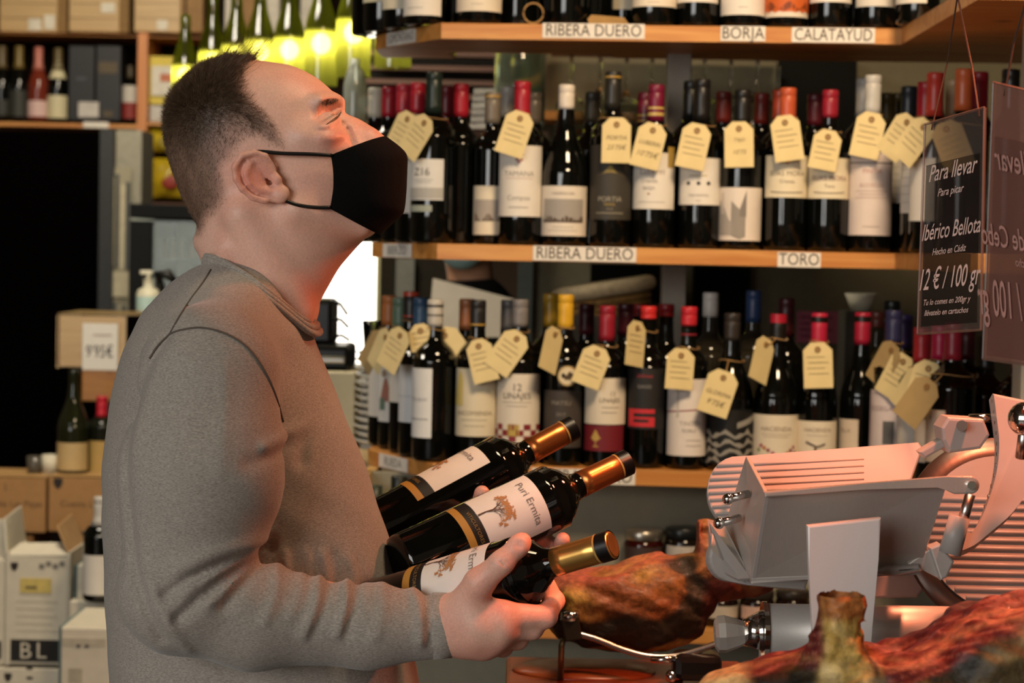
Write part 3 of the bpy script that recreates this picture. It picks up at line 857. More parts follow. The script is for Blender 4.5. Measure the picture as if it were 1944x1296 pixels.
bottle('l_lace', 'low', 1387, F1, 595, 'dark bottle with white lace pattern printed round its lower half', R=.042, shape='bg', cap='#2e2824', capl=.05,
       labs=[(778, 884, 0, 84, '#0c0c0b', [('f', -1, 1, lambda u, k=k: .03 + .16 * k + .05 * math.sin(9 * u + k), lambda u, k=k: .10 + .16 * k + .05 * math.sin(9 * u + k) + .04 * math.sin(25 * u), '#8d8880') for k in range(4)] + [('f', .2, 1, lambda u: .62 + .2 * u, lambda u: .72 + .22 * u, '#8d8880')])])
bottle('l_bl', 'low', 1428, F3, 552, 'blue and white capped bottle behind the lace pattern bottle', cap='#2b3f66', capl=.06, glass=mat('#4a4436', 0.08, trans=0.6, var=0.1))
bottle('l_dr', 'low', 1490, .14, 567, 'dark red capped bottle behind the gold dotted capsule bottle', cap='#40141a', capl=.07)
bottle('l_fl', 'low', 1474, F1, 596, 'bottle with a gold dotted black capsule and small flowers on its label', shape='bg', R=.041, cap='#17130f', capl=.055, bands=[(.0, .016, '#a01c2e')],
       labs=[(788, 872, 0, 78, '#dacdb6', [('t', 'HACIENDA', 0, .68, .008, '#8d7a68'), ('r', -.5, .5, .56, .57, '#a89880'), ('r', -.4, .4, .50, .51, '#a89880')] + [('d', x, y, .0035, c_) for x, y, c_ in ((-.5, .30, '#a5566a'), (-.38, .25, '#b5703c'), (-.25, .2, '#8a3a4a'), (-.1, .14, '#a5566a'), (.5, .2, '#8a3a4a'), (.62, .27, '#a5566a'), (.38, .14, '#b5703c'), (-.6, .2, '#7a8a5a'), (.7, .15, '#a5566a'))])])
bottle('l_bird', 'low', 1552, F1, 595, 'red capped bottle with black ring and a bird on its label', shape='bg', R=.0362, cap='#a8203a', capl=.06, bands=[(.006, .010, '#17130f')],
       labs=[(800, 876, 0, 74, '#dacdb6', [('t', 'HACIENDA', 0, .78, .007, '#8d7a68'), ('r', -.4, .4, .64, .65, '#a89880'), ('f', -.45, .3, lambda u: .33 + .25 * abs(u), lambda u: .38 + .28 * abs(u), '#55483a'), ('r', -.12, -.02, .1, .36, '#55483a')])])
bottle('l_r8', 'low', 1634, .075, 594, 'red capped slope shouldered bottle beside the pinkish carton bottle', shape='bg', R=.0385, cap='#9b1c34', capl=.058, bands=[(.006, .010, '#17130f')],
       labs=[(797, 870, -48, 40, '#d2bfa8', [('t', 'TILLA', 0, .7, .007, '#8d7a68')])])
bottle('l_sm', 'low', 1662, .24, 592, 'gold and red capped small bottle in the back right corner', cap='#6d3226', capl=.03, glass=mat('#5a5138', 0.08, trans=0.5, var=0.1))
bottle('l_te', 'low', 1690, .16, 572, 'black capped bottle with a teal collar in the back right corner', cap='#121815', capl=.03, bands=[(.032, .006, '#2a5a4a')], glass=mat('#5a5138', 0.08, trans=0.5, var=0.1))
bottle('l_pk', 'low', 1693, -.05, 590, 'bottle with indigo capsule and a pinkish white label in the inner corner', R=.036, cap='#2b2a4a', capl=.06, yaw=-45,
       labs=[(742, 858, 0, 70, '#d3c3c0', [('r', .25, .7, .12, .5, '#5c5a58'), ('r', -1, -.4, .05, .95, '#cbb4b8'), ('t', 'BODEGA', .1, .7, .008, '#a08a8a')])])
bottle('l_pu', 'low', 1714, .04, 598, 'violet capped bottle in the inner corner of the lowest shelf', cap='#43386d', capl=.06, yaw=-50)
bottle('l_a1', 'low', 1747, -.115, 622, 'bright red capped bottle under the clear sign edge on the lowest shelf', cap='#a8242c', capl=.06, yaw=-55, labs=[(780, 860, 0, 60, WHT, [])])
bottle('l_a2', 'low', 1781, -.19, 618, 'pink red capped bottle below the clear sign on the lowest shelf arm', cap='#b01c44', capl=.058, yaw=-55, labs=[(790, 880, 0, 60, '#d5c4b4', [])])
bottle('l_a3', 'low', 1806, -.28, 612, 'crimson capped bottle in front of the pink red one on the arm', R=.040, cap='#8d2030', capl=.062, yaw=-55, labs=[(780, 880, -5, 40, '#d0b8a4', [('t', 'R', 0, .85, .008, '#7a6a5a')])])
bottle('l_a4', 'low', 1832, -.05, 620, 'dark red capped bottle at the back of the lowest shelf arm', cap='#4a1018', capl=.058, yaw=-55)
bottle('l_a5', 'low', 1868, -.18, 640, 'dark bottle under the gap between both hanging signs', cap='#15130f', capl=.058, yaw=-55)
bottle('l_a6', 'low', 1936, -.33, 630, 'red capped bottle below the red lit hanging sign', cap='#8d1a28', capl=.06, yaw=-55)

# ------------------------------------------------------------------ price tags tied to bottle necks
def price_tag(key, px, py, ang, d, lines_=(), tilt=0.0, wd=.052, ht=.082, turn=0.0, dark=False, nick=None, back=False):
    loc, H, R, prof, nk = BT[key]
    c = SH(px, py, d)
    words = ('cream card price tag tied to the ' + nk).split()
    root = thing('price_tag', nick or ' '.join(words[:16]), 'price tag', c, -YAW + R_(turn))
    root.rotation_euler = (R_(tilt), R_(ang), -YAW + R_(turn))
    w2, h2 = wd / 2, ht / 2
    ol = [(-w2, -h2), (w2, -h2), (w2, h2 - .014), (w2 - .014, h2), (-w2 + .014, h2), (-w2, h2 - .014)]
    bm = bmesh.new()
    add_plate(bm, [(x, 0, z) for x, z in ol], .0006, direction=(0, 1, 0))
    card = bm_obj('card', bm, M_CARD if not dark else mat('#a58a5c', 0.8, var=0.06), root)
    bm = bmesh.new()
    add_lathe(bm, [(.0022, 0), (.0055, 0), (.0055, .0006), (.0022, .0006)], 14, Matrix.Translation((0, -.0008, h2 - .013)) @ Matrix.Rotation(R_(90), 4, 'X'))
    bm_obj('eyelet', bm, mat('#8a6336', 0.7), root)
    # string from the eyelet to a loop round the neck
    Mw = Matrix.Translation(c) @ root.rotation_euler.to_matrix().to_4x4()
    e = Mw @ Vector((0, -.002, h2 - .013))
    zn = min(H - .045, max(H * .70, e.z - loc.z + .012))
    rn = rad_at(prof, zn) + .0035
    ring = []
    for k in range(20):
        a = k * 2 * math.pi / 20
        ring.append(loc + Vector((rn * math.cos(a), rn * math.sin(a), zn + .002 * math.sin(a * 2))))
    near = min(ring, key=lambda q: (q - e).length)
    inv = Mw.inverted()
    bm = bmesh.new()
    add_tube(bm, [inv @ q for q in ring], .0009, 5, closed=True)
    mid = (e + near) / 2 + Vector((0, -.004, -.003))
    add_tube(bm, [inv @ near, inv @ mid, inv @ e], .0009, 5)
    bm_obj('string', bm, M_STRING, root)
    vf = ([], [])
    for (s, v, hh) in lines_:
        tv, tf = text_geo(s, 0.25)
        sc = hh / .7
        wt = (max(p[0] for p in tv) - min(p[0] for p in tv)) * sc
        sx = sc * min(1, wd * .86 / wt)
        join(vf, ([(p[0] * sx, -.0009, v * ht + p[1] * sc) for p in tv], tf))
    if not lines_ and not back:
        for k in range(4):
            z = h2 * .35 - k * .010
            n = len(vf[0])
            x0, x1 = -w2 * (.75 - .1 * (k % 2)), w2 * (.72 - .25 * ((k + 1) % 2))
            vf[0].extend([(x0, -.0009, z), (x1, -.0009, z), (x1, -.0009, z + .0009), (x0, -.0009, z + .0009)]); vf[1].append((n, n + 1, n + 2, n + 3))
    if vf[0]:
        py_obj('writing', vf[0], vf[1], mat('#7a6a52', 0.8), root)
    return root
TD = .0
price_tag('m_r3', 762, 252, 26, .06, tilt=-6, turn=-35, nick='cream card price tag, outer of two overlapping beside the 216 bottle')
price_tag('m_216', 791, 258, 34, .00, tilt=-6, turn=-35, nick='cream card price tag, inner of two overlapping beside the 216 bottle')
price_tag('m_tam', 978, 253, 17, -.002, tilt=-4)
price_tag('m_por', 1170, 266, 0, -.002, [('PORTIA', .05, .0075), ("23'75€", -.16, .0085)], tilt=-3)
price_tag('m_im', 1232, 276, 13, -.002, [('LUBERRI', .05, .0075), ("10'75€", -.20, .010)], tilt=-3)
price_tag('m_dot', 1317, 277, 11, -.002, tilt=-3)
price_tag('m_hand', 1403, 274, -2, -.002, [('TAJO', .1, .006), ("10'75", -.17, .008)], tilt=-3)
price_tag('m_o2', 1494, 262, -9, -.002, tilt=-3)
price_tag('m_em2', 1567, 284, 10, -.002, tilt=-3, wd=.05, ht=.072)
price_tag('m_s2', 1648, 256, 11, -.002, tilt=-3)
price_tag('m_a1', 1706, 258, 33, -.07, tilt=-5, turn=-40, nick='cream card price tag hanging highest in the inner corner of middle shelf')
price_tag('m_a2', 1735, 266, 38, -.15, tilt=-5, turn=-40, nick='cream card price tag overlapping another in the inner corner, middle shelf')
price_tag('m_a4', 1808, 275, -22, -.28, tilt=-5, turn=-10, dark=True, nick='cream card price tag seen through the hanging clear sign')
price_tag('l_o', 706, 665, 38, .12, tilt=-5, turn=-50, back=True, dark=True, nick='brownish price tag turned edgewise at the cut corner of lowest shelf')
price_tag('l_t', 722, 663, 32, .08, tilt=-5, turn=-52, back=True, nick='narrow looking price tag next to the brownish one, lowest shelf corner')
price_tag('l_b', 748, 662, 27, .03, tilt=-5, turn=-35, nick='broad cream price tag over the coloured figure label')
price_tag('l_k', 800, 640, -10, .045, tilt=-3, wd=.045, ht=.05, nick='short cream price tag behind the silver capsule bottle')
price_tag('l_s', 858, 655, -38, .06, tilt=-3, wd=.05, ht=.07, back=True, nick='cream price tag pointing away beside the silver capsule bottle')
price_tag('l_en', 915, 684, -15, -.002, tilt=-4, wd=.047, ht=.079)
price_tag('l_12', 964, 667, 34, -.002, tilt=-4)
price_tag('l_y2', 1047, 663, 20, -.004, turn=55, tilt=-2, back=True)
price_tag('l_leaf', 1124, 695, 20, -.004, tilt=-4, ht=.075)
price_tag('l_6', 1207, 652, 9, -.004, turn=52, tilt=-3)
price_tag('l_rl', 1291, 700, 4, -.004, tilt=-3, turn=18, ht=.074)
price_tag('l_lace', 1364, 745, 17, -.006, [('GLORIMA', -.02, .0075), ("9'75€", -.24, .010)], tilt=-6, wd=.056)
price_tag('l_fl', 1447, 682, 21, -.006, turn=48, tilt=-3, back=True)
price_tag('l_bird', 1553, 693, -3, -.006, tilt=-3)
price_tag('l_pk', 1679, 690, 31, -.08, turn=-50, tilt=-4, dark=True, back=True, nick='brown price tag seen edgewise at the inner corner of lowest shelf')
price_tag('l_pu', 1701, 713, 27, -.10, turn=-38, tilt=-4, nick='cream price tag hanging over the pinkish label in the inner corner')
price_tag('l_a1', 1728, 740, 33, -.17, turn=-48, tilt=-4, back=True, nick='narrow cream price tag between two others in the lowest inner corner')
price_tag('l_a2', 1754, 730, 14, -.23, turn=-25, tilt=-4, nick='cream price tag on the pink red capped bottle of the arm')
price_tag('l_a3', 1742, 760, 34, -.33, turn=-35, tilt=-4, dark=True, back=True, nick='brown backed price tag in front of the cream ones, lowest shelf')
# loose ring of string and a kraft tag on the top shelf
root = thing('string_ring', 'small ring of jute string standing on the top shelf', 'string', SH(1012, 45, .012) * 1.0)
root.location.z = ZT
bm = bmesh.new()
add_tube(bm, [root.location + Vector((.018 * math.cos(a), .004 * math.sin(a), .0205 + .0185 * math.sin(a))) for a in [k * math.pi / 10 for k in range(20)]], .0016, 6, closed=True)
W('string', bm, M_STRING, root, True)
root = thing('kraft_tag', 'kraft paper tag lying at the front of the top shelf', 'tag', SH(1155, 45, .02)); root.location.z = ZT + .006
bm = bmesh.new()
a = root.location
add_plate(bm, [a + Vector(q) for q in ((-.035, -.008, -.004), (.028, -.012, -.004), (.036, .01, 0), (.03, .028, .012), (-.03, .03, .016), (-.038, .01, .006))], .0007, direction=(0, 0, 1))
W('card', bm, mat('#b08a55', 0.8, var=0.08), root)

# ------------------------------------------------------------------ behind the rack
def PB(name, x0, y0, x1, y1, Y, depth, m, parent=None, bev=0.0):
    """upright box whose front face covers the pixel rectangle at distance Y"""
    a, b = P(x0, y0, Y), P(x1, y1, Y)
    lo = (min(a.x, b.x), Y, min(a.z, b.z)); hi = (max(a.x, b.x), Y + depth, max(a.z, b.z))
    return box_obj(name, lo, hi, m, parent, bev)
def base(px, py, Y):
    return P(px, py, Y)

M_BARWALL = mat('#77705a', 0.85, var=0.06, bump=0.1)
wl = P(1012, 500, 5.0).x
struct(box_obj('wall_bar', (wl, 5.0, 0), (1.9, 5.08, 3.1), M_BARWALL), 'olive grey wall behind the wine rack', 'wall')
struct(box_obj('trim_1', (wl - .035, 4.97, 0), (wl, 5.09, 3.1), mat('#3d443f', 0.6)), 'dark green grey edge strip of the bar wall', 'trim')
# openings in the bar wall, their darkness painted as near-black panels
for i, (x0, y0, x1, y1) in enumerate(((1122, 500, 1252, 575), (1318, 505, 1420, 700), (1478, 110, 1618, 460))):
    o = PB('window_%d' % (i + 1), x0, y0, x1, y1, 4.96, .035, mat('#070706', 0.5, spec=0.1))
    struct(o, 'near-black panel painted as the dark of an opening in the bar wall', 'window')
# wooden ledge with glasses hanging above it
root = thing('glass_shelf', 'short pine ledge on the bar wall behind the rack', 'shelf', P(1200, 240, 4.86))
PB('board', 985, 209, 1345, 233, 4.80, .19, M_PINE, root)
root = thing('glass_rail', 'dark rail holding upside down wine glasses behind the rack', 'rail', P(1280, 95, 4.8))
PB('rail', 1050, 84, 1500, 98, 4.72, .24, M_BROWN, root)
M_CLEAR = mat('#dfe6e0', 0.03, trans=1.0, var=0.02, ior=1.4)
GP = [(.0, 0), (.034, .001), (.036, .003), (.006, .006), (.0042, .012), (.0042, .085), (.010, .095), (.030, .115), (.038, .145), (.036, .175), (.031, .200), (.030, .200), (.035, .174), (.037, .146), (.029, .117), (.0, .100)]
gm = None
zr = P(1280, 99, 4.8).z
for i, (px, Y) in enumerate(((1085, 4.82), (1140, 4.76), (1190, 4.83), (1238, 4.77), (1288, 4.83), (1338, 4.77), (1388, 4.82), (1438, 4.77), (1478, 4.83))):
    c = P(px, 120, Y)
    if gm is None:
        bm = bmesh.new(); add_lathe(bm, GP, 24)
        gm = bpy.data.meshes.new('wine_glass'); bm.to_mesh(gm); bm.free()
    o = link('wine_glass', gm, M_CLEAR, None, True)
    o.location = (c.x, Y, zr); o.rotation_euler = (math.pi, 0, 0)
    tag(o, 'clear stemmed wine glass hanging upside down from the dark rail', 'glass', 'hanging wine glasses')
# big glass jar, paper pad, seen between the middle and top shelves
root = thing('glass_jar', 'large clear glass jar behind the grape emblem bottle', 'jar', P(985, 240, 4.6))
bm = bmesh.new(); add_lathe(bm, [(0, 0), (.05, 0), (.055, .01), (.055, .17), (.04, .2), (.04, .23), (.037, .23), (.037, .2), (.05, .168), (.05, .012), (0, .01)], 28, Matrix.Translation(root.location))
W('jar_glass', bm, mat('#b8c4b4', 0.05, trans=0.9, var=0.05), root, True)
root = thing('ledge', 'shaded wooden back shelf between rack and bar wall', 'shelf', P(880, 245, 4.75))
PB('board', 690, 243, 1040, 262, 4.48, .32, M_BROWN, root)
root = thing('leaflet_stack', 'stack of grey white leaflets on the shaded back shelf', 'papers', P(930, 242, 4.6))
bm = bmesh.new()
for k in range(6):
    a = P(932, 240 - k * 13, 4.62)
    add_box(bm, a, (.075 - .003 * k, .05, .012), rot=Matrix.Rotation(R_(4 * (k % 3) - 30), 3, 'Z'))
W('sheets', bm, mat('#a9a6a0', 0.7), root)
# slatted wooden crate wall at the back
root = thing('slatted_shelf', 'dark brown slatted wine shelf far behind the lamps', 'shelf', P(820, 260, 7.9))
for k in range(6):
    PB('slat', 690, 95 + k * 27, 1000, 110 + k * 27, 7.8, .1, M_BROWN, root)
PB('backing', 690, -20, 1000, 300, 7.95, .02, mat('#17110c', 0.8), root)
root = thing('water_bottle', 'clear plastic bottle standing beside the forehead lamps on the back shelf', 'bottle', P(671, 242, 4.7))
bm = bmesh.new(); add_lathe(bm, [(0, 0), (.024, 0), (.026, .01), (.026, .09), (.02, .12), (.010, .135), (.010, .15), (0, .15)], 20, Matrix.Translation(P(673, 242, 4.7)))
W('bottle_glass', bm, mat('#aab0a4', 0.1, trans=0.6), root, True)
# back counter with plates and espresso machine
zc = P(690, 852, 4.5).z
struct(box_obj('wall_counter', (P(600, 800, 4.3).x, 4.30, 0), (wl - .05, 4.93, zc - .031), mat('#b5a47c', 0.7)), 'cream front of the back counter', 'counter')
root = thing('back_counter', 'pale wooden top of the back counter', 'counter', (-.45, 4.6, zc - .03))
box_obj('counter_top', (P(596, 800, 4.3).x, 4.27, zc - .03), (wl - .045, 4.95, zc), wood('#a98b5c', '#bfa06c'), root, .003)
bm = bmesh.new(); add_lathe(bm, [(0, .002), (.055, .002), (.06, 0), (.062, .003), (.085, .008), (.101, .0165), (.102, .019), (.099, .019), (.083, .0115), (.06, .006), (0, .005)], 40)
pm = bpy.data.meshes.new('plate'); bm.to_mesh(pm); bm.free()
M_CHINA = mat('#d9d6cc', 0.2, var=0.02, coat=0.3)
pc = P(762, 850, 4.55)
for k in range(13):
    o = link('plate', pm, M_CHINA, None, True)
    o.location = (pc.x + .002 * math.sin(k * 2.3), pc.y + .002 * math.cos(k * 1.7), zc + .0155 * k)
    tag(o, 'white china plate in the tall stack behind the rack corner', 'plate', 'plates stacked on the back counter')
root = thing('paper_box', 'cream carton standing on the back counter beside the plate stack', 'box', P(640, 850, 4.6))
PB('carton', 608, 705, 672, 850, 4.55, .2, mat('#d5c8a4', 0.7, var=0.03), root, .004).location
root = thing('espresso_machine', 'black espresso machine in front of the bright window', 'machine', P(622, 700, 4.7))
PB('body', 560, 655, 662, 704, 4.6, .22, mat('#0e0d0d', 0.3), root, .01)
PB('drip_tray', 585, 676, 655, 690, 4.58, .04, M_STEEL, root, .004)
PB('column', 560, 566, 632, 656, 4.68, .14, mat('#121110', 0.3), root, .012)
bm = bmesh.new()
for (x0, y0, x1, y1) in ((632, 570, 660, 598), (632, 605, 662, 622), (632, 640, 664, 646)):
    a, b = P(x0, y0, 4.66), P(x1, y1, 4.66)
    add_tube(bm, [a, (a + b) / 2 + Vector((0, 0, .008)), b], .004, 8)
W('pipe', bm, mat('#1a1918', 0.25), root, True)
root = thing('glass_tumbler', 'clear tumbler standing on the plate stack end of counter', 'glass', P(677, 655, 4.62))
bm = bmesh.new(); a = P(677, 655, 4.62); a.z = zc + .0155 * 13 + .004
add_lathe(bm, [(0, 0), (.019, 0), (.024, .065), (.0225, .065), (.018, .004), (0, .004)], 20, Matrix.Translation((pc.x - .065, pc.y, a.z)))
root.location = (pc.x - .065, pc.y, a.z)
W('tumbler_glass', bm, M_CLEAR, root, True)
# bright shop window
wn = PB('window_9', 560, 400, 716, 690, 7.0, .03, mat('#efeae0', 0.6, emis='#fff8ea', estr=3.2))
struct(wn, 'bright daylight window behind the espresso machine', 'window')
struct(box_obj('wall_window', (P(420, 500, 7.06).x, 7.06, 0), (P(724, 500, 7.06).x, 7.14, P(600, 398, 7.06).z), mat('#2a251e', 0.9, spec=0.1)), 'low dark partition wall holding the bright window', 'wall')
PB('mullion', 716, 400, 724, 700, 6.95, .05, mat('#d9cf9a', 0.6)); o = bpy.data.objects['mullion']; o.name = 'trim_2'; struct(o, 'cream frame of the bright window', 'trim')
root = thing('wall_panel', 'dark panelled partition between window and bartender', 'panel', P(770, 600, 6.6))
PB('panel', 724, 380, 900, 800, 6.5, .05, mat('#2a261f', 0.9, spec=0.1), root)
PB('strip', 752, 490, 784, 640, 6.45, .04, mat('#6c6c64', 0.6), root)
# bread basket
root = thing('bread_basket', 'wicker basket lined with white cloth behind the yellow capped bottles', 'basket', P(1150, 610, 4.6))
a, b = P(1062, 562, 4.55), P(1228, 536, 4.55)
bm = bmesh.new()
n = 18
ring = [((a + b) / 2 + Vector(((b - a).x * .52 * math.cos(t * 2 * math.pi / n), .07 * math.sin(t * 2 * math.pi / n), (b - a).z * .5 * math.cos(t * 2 * math.pi / n)))) for t in range(n)]
add_tube(bm, ring, .017, 10, closed=True)
W('cloth', bm, mat('#b3a68c', 0.8, var=0.15, bump=0.4, scale=80), root, True)
for k in range(5):
    bm = bmesh.new()
    add_tube(bm, [q - Vector((0, 0, .026 + .014 * k)) for q in ring], .008, 8, closed=True)
    W('wicker_ring', bm, mat('#7d6136', 0.7, var=0.4, scale=180), root, True)
bm = bmesh.new(); add_plate(bm, [q - Vector((0, 0, .09)) for q in ring], .008, direction=(0, 0, -1))
W('basket_bottom', bm, mat('#6d5430', 0.8), root)
box_obj('stand', (P(1080, 596, 4.52).x, 4.47, 0), (P(1215, 596, 4.52).x, 4.64, P(1150, 598, 4.52).z), mat('#4b463d', 0.7), root)
# paper cups and a pink note right of the rack post
root = thing('paper_cup', 'white paper cup turned upside down behind the red capped bottles', 'cup', P(1636, 592, 4.4))
bm = bmesh.new(); q = P(1634, 590, 4.4)
add_lathe(bm, [(0, 0), (.019, 0), (.034, .036), (.032, .036), (.018, .002), (0, .002)], 24, Matrix.Translation(q))
W('cup_wall', bm, mat('#c9c3ad', 0.6), root, True)
box_obj('cup_stand', (P(1600, 590, 4.4).x, 4.36, 0), (P(1670, 590, 4.4).x, 4.46, P(1634, 590, 4.4).z), mat('#3c372d', 0.8), root)
root = thing('pink_note', 'pink paper note stuck on the bar wall', 'note', P(1553, 652, 4.98))
PB('paper', 1513, 590, 1593, 652, 4.985, .004, mat('#c06a80', 0.8, var=0.04), root)
bm = bmesh.new()
for k in range(4):
    a, b = P(1520, 602 + 12 * k, 4.983), P(1580 - 9 * (k % 2), 602 + 12 * k, 4.983)
    add_box(bm, (a + b) / 2, ((b - a).length, .001, .004))
W('writing', bm, mat('#8a3f58', 0.8), root)

# ------------------------------------------------------------------ lamps made of cut green bottles
M_SHADE = bpy.data.materials.new('lamp_green_glass'); M_SHADE.use_nodes = True
nt = M_SHADE.node_tree; nt.nodes.remove(nt.nodes['Principled BSDF'])
tr = nt.nodes.new('ShaderNodeBsdfTranslucent'); gl = nt.nodes.new('ShaderNodeBsdfGlossy'); mx = nt.nodes.new('ShaderNodeMixShader')
nz = nt.nodes.new('ShaderNodeTexNoise'); nz.inputs['Scale'].default_value = 8
rp = nt.nodes.new('ShaderNodeValToRGB'); rp.color_ramp.elements[0].color = (*lin('#98a044'), 1); rp.color_ramp.elements[1].color = (*lin('#b2b85c'), 1)
nt.links.new(nz.outputs['Fac'], rp.inputs[0]); nt.links.new(rp.outputs[0], tr.inputs[0])
gl.inputs['Roughness'].default_value = 0.1; mx.inputs[0].default_value = 0.06
tp_ = nt.nodes.new('ShaderNodeBsdfTransparent'); tp_.inputs[0].default_value = (.75, .8, .25, 1); m0 = nt.nodes.new('ShaderNodeMixShader'); m0.inputs[0].default_value = .32; nt.links.new(tr.outputs[0], m0.inputs[1]); nt.links.new(tp_.outputs[0], m0.inputs[2]); nt.links.new(m0.outputs[0], mx.inputs[1]); nt.links.new(gl.outputs[0], mx.inputs[2]); nt.links.new(mx.outputs[0], nt.nodes['Material Output'].inputs[0])
M_BULB = mat('#fff2c0', 0.5, emis='#ffe9a0', estr=24.0)
bm = bmesh.new()
LP = [(r * 1.08, z) for r, z in ((.0375, 0), (.0375, .125), (.0365, .14), (.033, .16), (.026, .185), (.019, .21), (.0155, .235), (.0145, .26), (.0145, .285), (.012, .29), (0, .29))]
add_lathe(bm, LP, 28)
lm_shade = bpy.data.meshes.new('lamp_shade'); bm.to_mesh(lm_shade); bm.free()
bm = bmesh.new(); add_sphere(bm, (0, 0, .103), .0235, 16, (1, 1, 1.1)); lm_bulb = bpy.data.meshes.new('bulb'); bm.to_mesh(lm_bulb); bm.free()
bm = bmesh.new(); add_cyl(bm, (0, 0, .128), (0, 0, .146), .0335); add_cyl(bm, (0, 0, .14), (0, 0, .26), .009); add_cyl(bm, (0, 0, .26), (0, 0, 1.2), .003, seg=8); lm_cord_baffle = bpy.data.meshes.new('cord'); bm.to_mesh(lm_cord_baffle); bm.free()  # wide disc above the bulb is added to keep light out of the neck
for (px, bot, wpx) in ((350, 208, 50), (402, 186, 53), (447, 178, 55), (492, 172, 57), (548, 172, 60), (608, 164, 63), (670, 147, 66), (745, 129, 70), (828, 106, 76)):
    Y = .081 * FPX / wpx
    q = P(px, bot, Y)
    root = thing('bottle_lamp', 'glowing pendant lamp made from a cut green wine bottle', 'lamp', q, 0, 'row of green bottle lamps')
    link('lamp_shade', lm_shade, M_SHADE, root, True); link('bulb', lm_bulb, M_BULB, root, True); link('cord', lm_cord_baffle, M_BLACK, root)

# ------------------------------------------------------------------ far left: tall shelf, doorway, boxes
YF = 8.5
fs = thing('tall_shelf', 'tall pine shelf with wooden boxes and sparkling wine beside the dark doorway', 'shelf', P(150, 245, YF))
PB('shelf_board', -60, 63, 700, 78, YF, .32, M_PINE, fs)
PB('shelf_board', -60, 230, 262, 244, YF, .32, M_PINE, fs)
PB('shelf_board', 275, 232, 420, 240, YF + .02, .3, M_PINE, fs)
PB('shelf_board', 275, 384, 420, 393, YF + .02, .3, M_BROWN, fs)
PB('upright', 262, 62, 276, 392, YF - .01, .33, M_PINEZ, fs)
PB('back_panel', -60, -60, 262, 244, YF + .32, .02, mat('#140d09', 0.9, spec=0.1), fs)
PB('back_panel', 276, -60, 700, 392, YF + .32, .02, mat('#1f150e', 0.9, spec=0.1), fs)
M_BOX = wood('#a88a5c', '#b99a6a', 2.0)
for i, (x0, x1, lab) in enumerate(((0, 108, 'pale wooden wine case with two white stickers on the tall shelf'), (132, 226, 'pale wooden wine case with a high sticker on the tall shelf'), (256, 342, 'pale wooden wine case next to the lamps on the tall shelf'), (346, 385, 'narrow brown case beside the wooden wine cases'), (428, 448, 'white carton between the bottle lamps'), (452, 492, 'tan carton behind the bottle lamps'), (500, 530, 'tall white carton behind the bottle lamps'), (572, 600, 'white carton right of the tall white one behind the lamps'))):
    wh = 'white' in lab.split()[:2]
    root = thing('wine_case', lab, 'box', P((x0 + x1) / 2, 62, YF + .1))
    PB('case', x0, -70, x1, 62, YF + .04, .22, mat('#bdb6aa', 0.7) if wh else (M_BOX if i < 3 else mat('#8a6a44', 0.8)), root, .004)
    if i < 3:
        for k in range(4):
            PB('plank_groove', x0 + 2, -50 + k * 28, x1 - 2, -49 + k * 28, YF + .037, .004, mat('#6d5632', 0.8), root)
        for (a, b, c, d) in {0: ((54, 35, 78, 58), (84, 28, 104, 56)), 1: ((192, 5, 218, 24),), 2: ((298, 38, 318, 57),)}[i]:
            PB('sticker', a, b, c, d, YF + .035, .004, mat('#c9c3b4', 0.7), root)
        PB('side_strip', x1, -70, x1 + (18 if i < 2 else 3), 62, YF + .05, .2, mat('#7d6038', 0.8), root)
        vf = ([], [])
def far_bottle(px, base_y, top_y, Y, nick, shape='ch', R=.042, cap='#6d5a2a', capl=.09, glass=None, labels=(), bands=()):
    a = P(px, base_y, Y); t = P(px, top_y, Y)
    root = thing('sparkling_bottle' if shape == 'ch' else 'wine_bottle', nick, 'bottle', a)
    H = t.z - a.z
    build_bottle(root, H, R, shape, glass or M_GLASSDARK, cap, capl, bands, [(P(px, y1, Y).z - a.z, P(px, y0, Y).z - a.z, 0, hd, c_, []) for (y0, y1, hd, c_) in labels], 24)
    return root
far_bottle(3, 229, 88, YF + .08, 'dark bottle cut by the frame on the tall shelf', cap='#57472a', labels=[(190, 220, 60, '#2a2a26')])
far_bottle(35, 229, 88, YF + .08, 'sparkling bottle with gold foil and grey label on tall shelf', cap='#6d5a2a', labels=[(172, 222, 70, '#2c2d28')])
far_bottle(72, 229, 90, YF + .08, 'rose sparkling bottle with pink foil on the tall shelf', cap='#b06a5c', glass=mat('#6a2a1c', 0.08, var=0.1), labels=[(192, 222, 76, '#c9a9a4')])
far_bottle(109, 229, 92, YF + .08, 'sparkling bottle with cream neck label on the tall shelf', cap='#5a4c2a', labels=[(182, 225, 76, '#c4bb98'), (112, 150, 80, '#c4bb98')])
far_bottle(246, 229, 125, YF + .08, 'short dark bottle with white and red label beside the gift boxes', shape='bx', R=.03, cap='#3d3320', capl=.05, labels=[(163, 195, 80, '#b9b2a8'), (195, 226, 80, '#7d2a26')])
for i, (x0, x1) in enumerate(((131, 178), (183, 228))):
    root = thing('gift_box', ('black gift box with a white price card' if i == 0 else 'black gift box with a gilt oval print') + ' on the tall shelf', 'box', P((x0 + x1) / 2, 229, YF + .08))
    PB('carton', x0, 86, x1, 229, YF + .03, .11, mat('#15161a', 0.5, var=0.1), root, .003)
    if i == 0:
        PB('price_card', 149, 193, 187, 223, YF + .02, .004, mat('#b8b2ac', 0.7), root)
        PB('print', 145, 146, 163, 152, YF + .027, .004, mat('#3d3d44', 0.5), root)
    else:
        PB('print', 187, 117, 223, 140, YF + .027, .004, mat('#4a3c22', 0.5), root)
        PB('print', 196, 210, 214, 222, YF + .027, .004, mat('#4a3c22', 0.5), root)
root = thing('shelf_sign', 'small white price strip on the pine board under the gift boxes', 'sign', P(180, 238, YF)); PB('paper', 158, 231, 206, 243, YF - .004, .004, M_PAPER, root)
